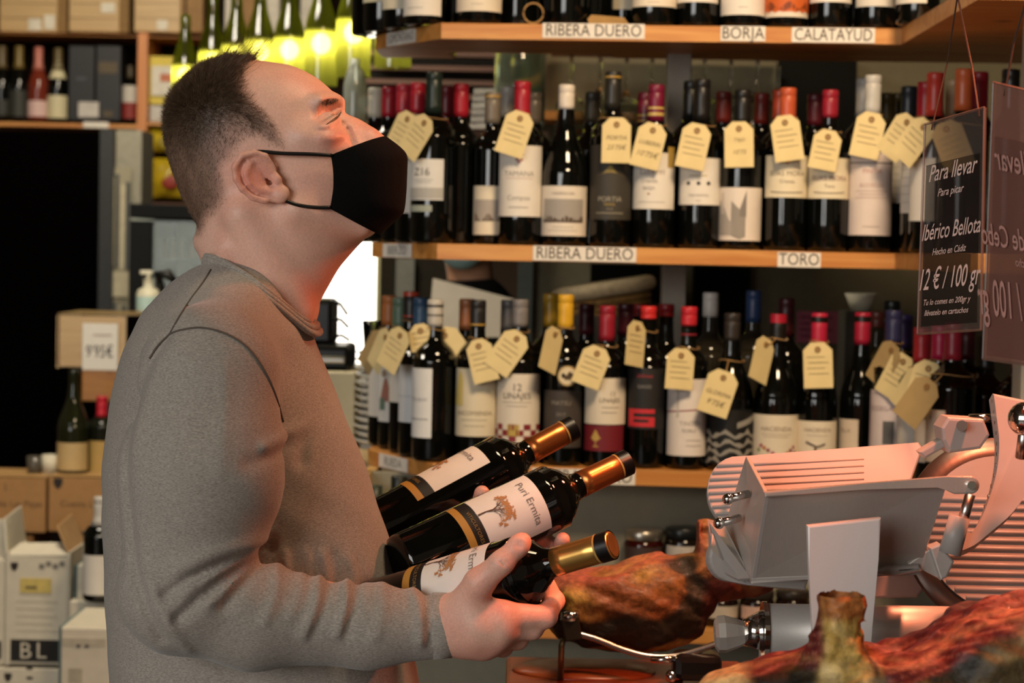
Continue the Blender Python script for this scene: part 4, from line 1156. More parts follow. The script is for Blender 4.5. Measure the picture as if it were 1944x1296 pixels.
root = thing('tea_box', 'yellow and white carton with red print right of the shelf upright', 'box', P(308, 231, YF + .1))
PB('carton', 281, 106, 336, 199, YF + .06, .12, mat('#c9b548', 0.6, var=0.05), root, .003)
PB('print', 288, 125, 330, 182, YF + .047, .004, mat('#c7c2b4', 0.6), root)
PB('print', 304, 140, 326, 155, YF + .044, .004, mat('#b56a4a', 0.6), root)
root = thing('small_carton', 'white carton under the yellow one on the tall shelf', 'box', P(300, 230, YF + .1)); PB('carton', 285, 200, 320, 231, YF + .06, .1, mat('#b5b2ac', 0.7), root, .002)
def snack_bag(x0, y0, x1, y1, Y, label, c1, c2):
    root = thing('snack_bag', label, 'snack bag', P((x0 + x1) / 2, y1, Y))
    a, b = P(x0, y0, Y), P(x1, y1, Y)
    V_, F_ = [], []
    n = 12
    for side in (-1, 1):
        for j in range(n + 1):
            for i in range(n + 1):
                u, v = i / n, j / n
                th = .045 * (math.sin(math.pi * u) * math.sin(math.pi * v)) ** .6 + .003
                V_.append((a.x + (b.x - a.x) * u + .004 * math.sin(9 * v), Y + side * th + .003 * math.sin(13 * u + 7 * v), a.z + (b.z - a.z) * v))
    m_ = (n + 1) ** 2
    for s_ in (0, 1):
        for j in range(n):
            for i in range(n):
                q = s_ * m_ + j * (n + 1) + i
                F_.append((q, q + 1, q + n + 2, q + n + 1))
    o = py_obj('film', V_, F_, mat(c1, 0.3, var=0.15, bump=0.3, scale=30), None, True); o.parent = root; o.matrix_parent_inverse = Matrix.Translation(-root.location)
    bm = bmesh.new(); cc = P((x0 * .4 + x1 * .6), (y0 * .4 + y1 * .6), Y - .047)
    add_sphere(bm, cc, .035, 14, (1, .12, .8)); W('print', bm, mat(c2, 0.5), root, True)
snack_bag(268, 240, 345, 290, YF + .1, 'yellow crisp bag lying under the yellow carton', '#a8921a', '#8a7a1a')
snack_bag(284, 300, 348, 376, YF + .1, 'yellow crisp bag with a red emblem on the low board', '#a8901c', '#8a2a1a')
# black panel painted as the darkness of the doorway, pillar with the poster
o = PB('door_shade_1', -60, 248, 198, 1000, 8.2, .06, mat('#040303', 1.0, spec=0.0)); struct(o, 'black panel painted as the darkness in the open doorway', 'doorway')
o = PB('trim_3', 190, 244, 206, 1000, 7.6, .1, mat('#26282a', 0.6)); struct(o, 'dark steel door frame', 'trim')
o = PB('wall_pillar', 203, 246, 262, 800, 7.65, .25, mat('#8a8677', 0.85)); struct(o, 'grey plaster pillar beside the doorway', 'wall')
root = thing('poster', 'pale poster with two tall windows of a house front on the pillar', 'poster', P(230, 600, 7.62))
PB('paper', 204, 318, 246, 600, 7.63, .006, mat('#8f8872', 0.7, var=0.06), root)
for (x0, y0, x1, y1, c_) in ((209, 336, 219, 505, '#b0a78d'), (229, 350, 239, 512, '#b0a78d'), (219, 330, 224, 508, '#4d4f4e'), (239, 345, 245, 512, '#4d4f4e'), (206, 515, 243, 570, '#b0a78d'), (206, 563, 242, 568, '#6d6a5e'), (213, 576, 221, 600, '#4d4f4e'), (231, 580, 239, 600, '#4d4f4e')):
    PB('print', x0, y0, x1, y1, 7.624, .004, mat(c_, 0.7), root)
# drinks fridge
fr = thing('drinks_fridge', 'dark framed glass drinks fridge behind the head', 'fridge', P(330, 800, 7.0))
PB('cabinet_back', 250, 388, 470, 800, 7.5, .03, mat('#9aa39a', 0.6), fr)
PB('top', 246, 386, 470, 418, 7.0, .5, mat('#0a0b0c', 0.6, spec=0.2), fr, .004)
PB('side', 246, 418, 276, 1338, 7.0, .5, mat('#0e1011', 0.6, spec=0.2), fr, .004)
PB('door_glass', 276, 418, 470, 800, 7.02, .01, mat('#a5b5ae', 0.05, alpha=0.25), fr)
PB('wire_shelf', 276, 492, 470, 498, 7.1, .36, mat('#6d7876', 0.4), fr)
for i in range(7):
    px = 292 + i * 18
    q = P(px, 491, 7.25)
    cn = thing('drink_can', 'pale drink can on the wire shelf of the fridge', 'can', q, 0, 'cans in the fridge')
    bm = bmesh.new(); add_lathe(bm, [(0, 0), (.010, 0), (.0125, .004), (.0125, .060), (.010, .066), (0, .066)], 16); bm_obj('can_wall', bm, mat(('#b9b4a4', '#a58a74', '#b5a890')[i % 3], 0.4), cn, True)
# counter end with the price crate and hand sanitiser
ct = thing('tasting_counter', 'wooden counter block carrying the price crate', 'counter', P(190, 1000, 6.1))
PB('block', 155, 698, 330, 765, 6.05, .35, wood('#8a5a26', '#a06c30'), ct, .004)
PB('pedestal', 215, 765, 330, 1470, 6.15, .2, mat('#1c130d', 0.7), ct)
cr = thing('wine_crate', 'pale open wooden crate showing a 9.95 euro price paper', 'crate', P(190, 697, 6.05))
PB('front', 110, 598, 238, 698, 6.06, .012, wood('#a98a60', '#b99c72', 2), cr)
PB('top', 110, 594, 335, 600, 6.06, .3, wood('#8a7040', '#9a8050', 2), cr)
PB('side', 108, 598, 112, 698, 6.06, .3, wood('#a98a60', '#b99c72', 2), cr)
PB('inside_back', 238, 600, 335, 698, 6.30, .012, mat('#1f140c', 0.8), cr)  # shade of the crate's cavity put into the board colour
PB('bottom', 110, 693, 335, 698, 6.07, .28, wood('#8a7040', '#9a8050', 2), cr)
pp = thing('price_paper', "white sheet with the price 9'95 euro taped to the crate", 'sign', P(190, 660, 6.04))
PB('paper', 157, 613, 223, 703, 6.048, .004, mat('#d5d0c6', 0.7, var=0.02), pp)
v, f = text_geo("9'95€"); q = P(189, 668, 6.046)
o = py_obj('lettering', [(q.x + p[0] * .034, 6.0465, q.z + p[1] * .05) for p in v], f, mat('#4d4a48', 0.8), None); o.parent = pp; o.matrix_parent_inverse = Matrix.Translation(-pp.location)
PB('print', 176, 634, 212, 637, 6.046, .002, mat('#b09a94', 0.8), pp)
sz = thing('soap_dispenser', 'white pump bottle with a pale blue label on the wooden crate', 'bottle', P(281, 594, 6.15))
bm = bmesh.new(); add_lathe(bm, [(0, 0), (.030, 0), (.034, .006), (.034, .055), (.028, .068), (.014, .075), (.014, .095), (.018, .098), (.0, .098)], 24, Matrix.Translation(sz.location)); W('flask', bm, mat('#d2cdb4', 0.4), sz, True)
bm = bmesh.new(); q = Vector(sz.location); add_cyl(bm, q + Vector((0, 0, .098)), q + Vector((0, 0, .112)), .005); add_box(bm, q + Vector((-.006, 0, .117)), (.036, .012, .012), bev=.003); W('pump', bm, mat('#d2cdb4', 0.4), sz)
bm = bmesh.new(); add_lathe(bm, [(.0344, .008), (.0344, .048)], 12, Matrix.Translation(sz.location), R_(200), R_(340)); W('label', bm, mat('#a8c2bc', 0.5), sz, True)
root = thing('drinks_tap', 'black tap shape standing behind the pump bottle', 'tap', P(305, 594, 6.25))
bm = bmesh.new(); q = Vector(root.location); add_tube(bm, [q, q + Vector((0, 0, .08)), q + Vector((-.01, 0, .11)), q + Vector((.02, 0, .115)), q + Vector((.045, 0, .09))], [.016, .016, .018, .016, .010], 12); W('tap_body', bm, M_BLACK, root, True)
# cardboard boxes
M_CARDB = mat('#9c7448', 0.85, var=0.06, bump=0.08)
M_CARDD = mat('#6d4a2c', 0.85, var=0.06)
M_CARDW = mat('#c9c1ae', 0.75, var=0.04)
YB = 5.6
def carton(x0, y0, x1, y1, Y, depth, m, label, name='carton', topm=None, rz=0):
    root = thing(name, label, 'box', P((x0 + x1) / 2, y1, Y))
    PB('box_body', x0, y0, x1, y1, Y, depth, m, root, .004)
    return root
def shield(root, px, py, Y, s=.012):
    a = P(px, py, Y)
    bm = bmesh.new(); add_plate(bm, [a + Vector((x * s, 0, z * s)) for x, z in ((-1, 1.1), (1, 1.1), (1, 0), (.6, -.8), (0, -1.3), (-.6, -.8), (-1, 0))], .001); W('print', bm, mat('#2a2420', 0.8), root)
def words(root, px, py, Y, s, h, c_='#5d4630', maxw=None):
    v, f = text_geo(s); a = P(px, py, Y)
    o = py_obj('lettering', [(a.x + p[0] * h, Y - .0006, a.z + p[1] * h) for p in v], f, mat(c_, 0.8), None); o.parent = root; o.matrix_parent_inverse = Matrix.Translation(-root.location)
c1 = carton(-45, 905, 86, 1012, YB, .24, M_CARDB, 'brown cardboard wine box cut by the frame, under the tumbler')
words(c1, 22, 956, YB, 'Cuesta Las Pajas', .024); words(c1, 10, 925, YB, 'I', .03)
c2 = carton(92, 905, 232, 1012, YB, .24, M_CARDB, 'brown cardboard wine box with shield print under the champagne style bottle')
shield(c2, 110, 917, YB - .001); words(c2, 172, 957, YB, 'Cuesta Las Pajas', .024)
for c_, (x0, x1) in ((c1, (-45, 86)), (c2, (92, 232))):
    PB('tape', x0, 903, x1, 906, YB - .001, .2, mat('#b08a58', 0.5), c_)
c3 = carton(-45, 1014, 60, 1300, YB + .02, .22, M_CARDB, 'brown cardboard box carrying the cut off wine box', )
c4 = carton(128, 1014, 232, 1300, YB + .02, .22, M_CARDD, 'dark brown cardboard box carrying the shield print box')
YW = 5.15
wb = thing('open_carton', 'tall white open wine carton with shield, yellow sticker and BL lettering', 'box', P(70, 1262, YW))
PB('front', 14, 1055, 130, 1262, YW, .006, M_CARDW, wb); PB('side', 127, 1048, 131, 1262, YW, .2, M_CARDW, wb); PB('side', 12, 1048, 16, 1262, YW, .2, M_CARDW, wb)
PB('back', 14, 1040, 130, 1262, YW + .2, .006, M_CARDW, wb); PB('bottom', 14, 1258, 130, 1262, YW, .2, M_CARDW, wb)
PB('inner_shade', 22, 1046, 124, 1258, YW + .03, .15, mat('#17110c', 0.8), wb)  # dark block standing for the shade inside the open carton
bm = bmesh.new(); a = P(14, 1055, YW); b = P(130, 1055, YW); add_plate(bm, [a, b, b + Vector((-.02, .05, .022)), a + Vector((.02, .05, .022))], .004, direction=(0, .3, 1)); W('flap', bm, M_CARDW, wb)
bm = bmesh.new(); a = P(127, 1048, YW); add_plate(bm, [a, a + Vector((0, .2, 0)), a + Vector((-.03, .19, .07)), a + Vector((-.03, .02, .06))], .004, direction=(1, 0, 0)); W('flap', bm, mat('#a88458', 0.85), wb)
bm = bmesh.new(); a = P(14, 1048, YW); add_plate(bm, [a, a + Vector((0, .2, 0)), a + Vector((-.01, .19, .09)), a + Vector((-.01, .02, .08))], .004, direction=(-1, 0, 0)); W('flap', bm, M_CARDW, wb)
shield(wb, 27, 1075, YW - .001, .009)
PB('sticker', 38, 1097, 97, 1126, YW - .002, .002, mat('#c2ad62', 0.7), wb); PB('print', 48, 1112, 70, 1117, YW - .003, .002, mat('#6d6242', 0.8), wb)
for k in range(4): PB('print', 74 + 13 * k, 1070 - 5 * (k % 2), 84 + 13 * k, 1080 - 5 * (k % 2), YW - .001, .002, mat('#77726a', 0.8), wb)
for k in range(5): PB('print', 30, 1140 + 14 * k, 110 - 10 * (k % 2), 1142 + 14 * k, YW - .001, .002, mat('#aaa292', 0.8), wb)
PB('print', 20, 1213, 130, 1257, YW - .001, .002, mat('#1d1b1a', 0.8), wb)
words(wb, 48, 1236, YW - .003, 'B', .056, '#c9c1ae'); words(wb, 78, 1236, YW - .003, 'L', .056, '#c9c1ae')
for n_, (x0, y0, x1, y1, lab) in enumerate(((-60, 1060, 10, 1262, 'white wine carton cut by the frame beside the open one'),)):
    c_ = carton(x0, y0, x1, y1, YW + .01, .2, M_CARDW, lab); PB('print', -60, 1215, 2, 1250, YW + .008, .002, mat('#1d1b1a', 0.8), c_)
    PB('flap', -20, 985, 18, 1060, YW + .05, .01, M_CARDW, c_)
c_ = carton(-60, 1265, 132, 1520, YW, .22, M_CARDW, 'white carton with shield print carrying the open BL carton'); shield(c_, 15, 1285, YW - .001, .009)
PB('print', 50, 1266, 62, 1270, YW - .001, .002, mat('#1d1b1a', 0.8), c_); PB('print', 50, 1284, 62, 1289, YW - .001, .002, mat('#1d1b1a', 0.8), c_)
c_ = carton(116, 1190, 262, 1560, 4.62, .26, M_CARDW, 'white low carton with teal grey side in front of the bottle carton')
PB('side_print', 112, 1190, 116, 1560, 4.63, .25, mat('#5d7070', 0.7), c_); PB('print', 118, 1210, 200, 1228, 4.618, .002, mat('#b3aa98', 0.8), c_); PB('print', 130, 1268, 155, 1296, 4.618, .002, mat('#aaa290', 0.8), c_)
for k in range(2): PB('print', 145 + 16 * k, 1223, 152 + 16 * k, 1229, 4.616, .002, mat('#5d5a54', 0.8), c_)
c_ = carton(132, 1140, 215, 1560, 4.95, .12, M_CARDW, 'white carton between the tall BL carton and the low one')
c_ = carton(146, 1072, 240, 1138, 4.98, .14, mat('#c9c1ae', 0.7), 'small white carton with a teal end carrying nothing, beside the tall open one'); c_['label'] = 'small white carton with a teal end beside the tall open carton'
PB('side_print', 140, 1074, 147, 1138, 4.985, .13, mat('#3d5252', 0.7), c_); PB('ridge', 170, 1074, 173, 1138, 4.978, .002, mat('#a59c88', 0.8), c_)
far_bottle(188, 1139, 943, 4.93, 'dark bottle with a white capsule standing against the man back', shape='bx', R=.038, cap='#b9b5ac', capl=.065, labels=[(1050, 1125, 80, '#d0cac0')])
# bottles and cup on the brown boxes
far_bottle(138, 902, 700, YB + .1, 'green sloping bottle with a cream label on the brown wine box', shape='bg', R=.042, cap=None, glass=mat('#1a1c0e', 0.08, var=0.2), labels=[(838, 890, 76, '#b59a6a')])
far_bottle(192, 902, 752, YB + .14, 'bottle with a bright red capsule behind the green sloping one', shape='bx', R=.036, cap='#b01c2c', capl=.055, glass=mat('#14160e', 0.08), labels=[(835, 895, 80, '#a8894c')])
root = thing('paper_cup', 'white cup beside the green sloping bottle on the brown box', 'cup', P(95, 902, YB + .1))
bm = bmesh.new(); add_lathe(bm, [(0, 0), (.020, 0), (.023, .055), (.021, .055), (.018, .003), (0, .003)], 20, Matrix.Translation(root.location)); W('cup_wall', bm, mat('#c4bda8', 0.6), root, True)
root = thing('glass_tumbler', 'dim tumbler on the brown box cut by the frame', 'glass', P(66, 902, YB + .1))
bm = bmesh.new(); add_lathe(bm, [(0, 0), (.020, 0), (.022, .052), (.020, .052), (.018, .004), (0, .004)], 20, Matrix.Translation(root.location)); W('tumbler_glass', bm, mat('#6d675c', 0.1, trans=0.5), root, True)

# ------------------------------------------------------------------ under the lowest bottle shelf: jars and small bottles
def jar(px, base_z, d, h, R, lid, body, nick, label=None, lidh=.014):
    c = SH(px, 1100, d)
    root = thing('preserve_jar', nick, 'jar', (c.x, c.y, base_z))
    bm = bmesh.new(); add_lathe(bm, [(0, 0), (R * .9, 0), (R, .005), (R, h - lidh - .008), (R * .9, h - lidh), (0, h - lidh)], 28); bm_obj('jar_glass', bm, body, root, True)
    bm = bmesh.new(); add_lathe(bm, [(R * .96, h - lidh), (R * .98, h - lidh + .001), (R * .98, h - .002), (R * .93, h), (0, h)], 28); bm_obj('lid', bm, lid, root, True)
    if label:
        bm = bmesh.new(); add_lathe(bm, [(R + .0006, h * .25), (R + .0006, h * .6)], 14, None, R_(205), R_(335)); bm_obj('label', bm, mat(label, 0.6), root, True)
    return root
M_LIDS = mat('#b5aea2', 0.3, metal=0.9, var=0.04); M_JAM = mat('#2c0906', 0.1, var=0.2)
zq = ZL + .0004
z1 = SH(1220, 1078, .058).z
jar(1220, zq, .058, z1 - zq - .0005, .036, M_LIDS, M_JAM, 'dark red preserve jar under the silver lidded jar')
jar(1220, z1, .058, SH(1220, 1005, .058).z - z1, .036, M_LIDS, M_JAM, 'dark red preserve jar with a silver lid on top of another', '#3a2a26', .017)
jar(1296, zq, .058, z1 - zq - .0005, .035, M_BLACK, mat('#140f0c', 0.1), 'black lidded jar under another black lidded jar')
jar(1296, z1, .058, SH(1290, 1000, .058).z - z1, .035, mat('#16191a', 0.3), mat('#140f0c', 0.1), 'black lidded jar with a white label next to the silver lidded jar', '#b5aca4', .018)
for i, px in enumerate((1370, 1438, 1506)):
    jar(px, zq, .055, SH(px, 1118, .06).z - zq, .032, mat('#2b2420', 0.35), mat('#1a0e0a', 0.1), ('small dark jar with a pale label by the slicer knob', 'small dark jar with a pinkish label below the slicer tray', 'small dark jar hidden mostly behind the slicer bracket')[i], ('#b5a99a', '#c4a294', '#a89a8a')[i])
root = thing('oil_bottle', 'small green oil bottle with a black cap under the cut corner', 'bottle', SH(754, 1100, .05)); root.location.z = zq
H = SH(754, 903, .05).z - zq
bm = bmesh.new(); add_lathe(bm, [(0, 0), (.021, 0), (.022, .006), (.022, H * .66), (.019, H * .76), (.0125, H * .84), (.0125, H - .03), (0, H - .03)], 24); bm_obj('bottle_glass', bm, mat('#5a6420', 0.1, var=0.2), root, True)
bm = bmesh.new(); add_lathe(bm, [(.0145, H - .034), (.015, H - .002), (.0135, H), (0, H)], 20); bm_obj('cap', bm, mat('#161a14', 0.4), root, True)
bm = bmesh.new(); add_lathe(bm, [(.0225, .04), (.0225, H * .6)], 12, None, R_(205), R_(335)); bm_obj('label', bm, mat('#c9b878', 0.6), root, True)
root = thing('oil_bottle', 'olive oil bottle behind the black capped green one', 'bottle', SH(709, 1100, .05)); root.location.z = zq
bm = bmesh.new(); H -= .02; add_lathe(bm, [(0, 0), (.016, 0), (.018, .006), (.018, H * .66), (.016, H * .76), (.0125, H * .84), (.0125, H), (0, H)], 24); bm_obj('bottle_glass', bm, mat('#3f4a24', 0.1, var=0.2), root, True)
bm = bmesh.new(); add_lathe(bm, [(.0135, H - .03), (.014, H + .001), (0, H + .002)], 20); bm_obj('cap', bm, mat('#2a3226', 0.4), root, True)

# ------------------------------------------------------------------ the man: body, hair, mask, sweater
YM = 2.36                      # his plane of symmetry
def pv(px, py, Y):
    return np.array(P(px, py, Y), np.float32)
def plane_xz(pts, Y=YM):
    return [(float(P(x, y, Y).x), float(P(x, y, Y).z)) for x, y in pts]
def to_px(x, z, Y=YM):
    """pixel of a point of the symmetry plane (vectorised)"""
    dx, dy, dz = x - CAMP.x, Y - CAMP.y, z - CAMP.z
    a = dx * _r.x + dy * _r.y + dz * _r.z
    b = dx * _u.x + dy * _u.y + dz * _u.z
    c = dx * _f.x + dy * _f.y + dz * _f.z
    return 972 + FPX * a / c, 648 - FPX * b / c
def field_w(X, Z, ctr):
    """smooth interpolation of half widths given at control pixels"""
    num = 0; den = 0
    for (px, py, wv, sg) in ctr:
        x, z = plane_xz([(px, py)])[0]
        g = np.exp(-((X - x) ** 2 + (Z - z) ** 2) / (2 * sg * sg)) + 1e-6
        num = num + g * wv; den = den + g
    return num / den
def inflate(G, ax, prof, R, Wf, p=2.0):
    p2 = poly_sdf(ax[0][:, None], ax[2][None, :], prof)
    q = np.clip((R + p2) / R, 0, None)[:, None, :]
    Wd = Wf[:, None, :]
    s = np.abs(G[1] - YM) / Wd
    return ((q ** p + s ** p) ** (1 / p) - 1) * np.minimum(Wd, R)

man = thing('person', 'man in a grey sweater and black face mask looking up, holding three bottles', 'person', (P(450, 900, YM).x, YM, 0))

# ---- head and neck
HP = catmull([(392, 520), (380, 478), (379, 458), (384, 440), (372, 420), (352, 385), (334, 340), (320, 296), (315, 256), (320, 216), (336, 178), (364, 146),
              (400, 122), (440, 113), (480, 114), (520, 119), (560, 127), (600, 147), (632, 174), (645, 190), (650, 206), (660, 217), (684, 227), (712, 245), (735, 263), (744, 276), (730, 300),
              (742, 322), (737, 338), (743, 356), (728, 376), (736, 402), (722, 434), (702, 446), (684, 462), (664, 484), (644, 508), (625, 540), (608, 572), (597, 605), (590, 660), (520, 640), (440, 580)], 5)
prof = plane_xz([tuple(q) for q in HP])
h = .0021
lo = (P(300, 600, YM).x, YM - .105, P(500, 655, YM).z); hi = (P(760, 600, YM).x, YM + .105, P(500, 95, YM).z)
G, ax = grid(lo, hi, h)
Xg, Zg = ax[0][:, None], ax[2][None, :]
Wf = field_w(Xg, Zg, [(430, 230, .077, .05), (350, 270, .066, .04), (560, 220, .070, .035), (620, 210, .060, .03), (700, 250, .032, .02), (600, 330, .066, .04), (690, 330, .050, .03), (715, 410, .040, .03),
                      (640, 430, .058, .03), (500, 400, .066, .05), (480, 500, .060, .05), (520, 580, .062, .06), (400, 470, .058, .04)])
f = inflate(G, ax, prof, .082, Wf.astype(np.float32), 2.15)
S = np.abs(G[1] - YM)
GS = (G[0], S, G[2])            # mirrored coordinates
def hp(px, py, s):
    a = P(px, py, YM)
    return (a.x, s, a.z)
# brow ridge, eye sockets, lids, cheek, temples
f = smin(f, cone(GS, hp(638, 196, .014), hp(612, 197, .046), .0068, .006), .012)
f = smax(f, -ball(GS, hp(646, 220, .044), .0165), .010)
f = smin(f, ball(GS, hp(628, 236, .0345), .0128), .006)
f = smin(f, ball(GS, hp(618, 266, .050), .0115), .025)
f = smin(f, cone(GS, hp(585, 264, .060), hp(616, 262, .052), .006, .006), .02)
f = smax(f, -ball(GS, hp(598, 206, .086), .018), .02)
def seg2(pl):
    """distance in the side view to a pixel polyline"""
    d = None
    for (a, b) in zip(pl[:-1], pl[1:]):
        A, B = P(*a, YM), P(*b, YM)
        ex, ez = B.x - A.x, B.z - A.z
        t = np.clip(((Xg - A.x) * ex + (Zg - A.z) * ez) / (ex * ex + ez * ez), 0, 1)
        q = np.hypot(Xg - A.x - t * ex, Zg - A.z - t * ez)
        d = q if d is None else np.minimum(d, q)
    return d[:, None, :]
side = sstep(.004, .016, S)
for (pl, amp, wd_) in (([(648, 214), (641, 222), (632, 229), (620, 236)], .0017, .0013),          # lid line
                       ([(646, 205), (636, 210), (622, 218), (610, 230)], .0024, .0022),           # fold under the brow
                       ([(652, 236), (640, 248), (624, 254), (608, 254)], .0016, .0020),           # under the eye
                       ([(664, 248), (670, 262), (678, 284), (684, 300)], .0034, .0026),           # beside the nose
                       ([(600, 214), (606, 222), (604, 232)], .0008, .0012)):
    f = f + amp * np.exp(-(seg2(pl) / wd_) ** 2) * side
for (pl, amp, wd_) in (([(644, 240), (630, 246), (616, 246)], .0016, .0030), ([(656, 262), (640, 268), (622, 268)], .0022, .0045), ([(648, 188), (634, 190), (616, 197)], .0018, .0032)):
    f = f - amp * np.exp(-(seg2(pl) / wd_) ** 2) * side
# nostril wing
f = smin(f, ball(GS, hp(700, 268, .012), .011), .010)
# neck muscle and nape roll, jaw edge
f = smin(f, cone(GS, hp(470, 410, .056), hp(570, 590, .030), .016, .014), .02)
f = smin(f, cone(GS, hp(392, 456, .0), hp(440, 470, .045), .0125, .008), .014)
f = smax(f, -cone(GS, hp(380, 476, .0), hp(430, 488, .058), .0022, .0012), .003)
f = smin(f, cone(GS, hp(575, 400, .060), hp(690, 428, .032), .010, .010), .02)
# ear
EO = catmull([(500, 292), (474, 298), (459, 322), (463, 345), (475, 366), (497, 383), (522, 391), (545, 388), (562, 374), (564, 360), (552, 350), (545, 330), (530, 305)], 4)
ep = plane_xz([tuple(q) for q in EO])
e2 = poly_sdf(Xg, Zg, ep)[:, None, :]
xf = P(560, 330, YM).x; xb = P(460, 330, YM).x
lift = .0735 + .0125 * np.clip((xf - G[0]) / (xf - xb), 0, 1.2)
plate = smax(e2 + .002 + 0 * S, np.abs(S - lift) - .0028, .004)
f = smin(f, plate, .005)
def el(px, py, off=0.0):
    a = P(px, py, YM); t = min(max((xf - a.x) / (xf - xb), 0), 1.2)
    return (a.x, .0735 + .0125 * t + off, a.z)
hel = [(534, 322, -.004), (520, 302, .001), (500, 296, .003), (478, 302, .0035), (465, 323, .0035), (468, 345, .0035), (479, 363, .0035), (498, 379, .003), (520, 385, .002)]
f = smin(f, chain(GS, [el(*q) for q in hel], [.0036] * len(hel), .002), .003)
ant = [(492, 318, .0015), (484, 335, .003), (492, 354, .003), (508, 366, .002), (526, 367, .001)]
f = smin(f, chain(GS, [el(*q) for q in ant], [.0034] * len(ant), .002), .004)
f = smin(f, ball(GS, el(547, 373, .001), .0095, (1, .7, 1)), .004)
f = smax(f, -cone(GS, el(506, 322, .0058), el(527, 350, .0052), .0048, .0058), .004)
f = f + .0020 * np.exp(-(seg2([(500, 306), (484, 312), (476, 330), (482, 352), (500, 370), (520, 377)]) / .0014) ** 2) * sstep(.074, .082, S)
f = f + .0011 * np.exp(-(seg2([(528, 316), (536, 330), (533, 342), (529, 354)]) / .0014) ** 2) * sstep(.068, .076, S)
f = smin(f, ball(GS, el(541, 345, .001), .0050), .004)
V, F = nets(f, ax, h)
V = relax(V, F, 2, .4)
VH, FH = V, F
px_, py_ = to_px(V[:, 0], V[:, 2])
s_ = np.abs(V[:, 1] - YM)
# pigment: skin, red ear and nose, cropped hair on the scalp
def in_poly(poly, x, y):
    ins = np.zeros(len(x), bool)
    n = len(poly)
    dmin = np.full(len(x), 1e9)
    for i in range(n):
        (ax_, ay_), (bx_, by_) = poly[i], poly[i - 1]
        c = ((ay_ > y) != (by_ > y)) & (x < (bx_ - ax_) * (y - ay_) / (by_ - ay_ + 1e-12) + ax_)
        ins ^= c
        t = np.clip(((x - ax_) * (bx_ - ax_) + (y - ay_) * (by_ - ay_)) / ((bx_ - ax_) ** 2 + (by_ - ay_) ** 2), 0, 1)
        dmin = np.minimum(dmin, np.hypot(x - ax_ - t * (bx_ - ax_), y - ay_ - t * (by_ - ay_)))
    return np.where(ins, dmin, -dmin)
HAIR = [(486, 80), (478, 122), (468, 150), (482, 176), (492, 200), (512, 222), (534, 244), (552, 268), (562, 292), (540, 294), (508, 268), (484, 270), (462, 300), (446, 330), (440, 372), (428, 402), (404, 424), (386, 446), (340, 446), (280, 380), (270, 200), (330, 100), (420, 70)]
hd = in_poly(HAIR, px_, py_)
dens = sstep(-8, 26, hd + 5 * wob(V, 120, 21))
top = sstep(330, 190, py_)                      # longer and darker towards the top
back = sstep(470, 380, px_)
dark = dens * np.clip(.62 + .26 * top + .20 * back, 0, .96)
dark *= 1 - .45 * np.exp(-(((px_ - 470) / 40) ** 2 + ((py_ - 265) / 45) ** 2))
dark += .10 * sstep(-10, 20, in_poly([(560, 400), (640, 400), (720, 450), (690, 470), (600, 470), (545, 430)], px_, py_)) + .05 * wob(V, 260, 3) * (dens > .05)
skin = np.array(lin('#e2b39e')); red = np.array(lin('#d5826f')); brown = np.array(lin('#4a3a2c'))
cols = np.tile(skin, (len(V), 1))
mr = np.exp(-(((px_ - 505) / 48) ** 2 + ((py_ - 345) / 46) ** 2)) * sstep(.066, .082, s_) * .8
mr += .45 * np.exp(-(((px_ - 700) / 40) ** 2 + ((py_ - 250) / 22) ** 2)) + .35 * np.exp(-(((px_ - 645) / 40) ** 2 + ((py_ - 275) / 25) ** 2)) + .2 * np.clip(wob(V, 90, 5), 0, 1)
mr = np.clip(mr, 0, 1)[:, None]
cols = cols * (1 - mr) + red * mr
brow = np.exp(-(((px_ - 633) / 17) ** 2 + ((py_ - 191 - .32 * (646 - px_)) / 5.5) ** 2)) * sstep(.008, .014, s_)
lash = np.exp(-(((px_ - 634) / 14) ** 2 + ((py_ - 226 + .75 * (px_ - 634)) / 3.2) ** 2)) * sstep(.012, .02, s_)
dk = np.clip(dark + .5 * brow + .8 * lash, 0, .95)[:, None]
cols = cols * (1 - dk) + brown * dk
headcols = cols

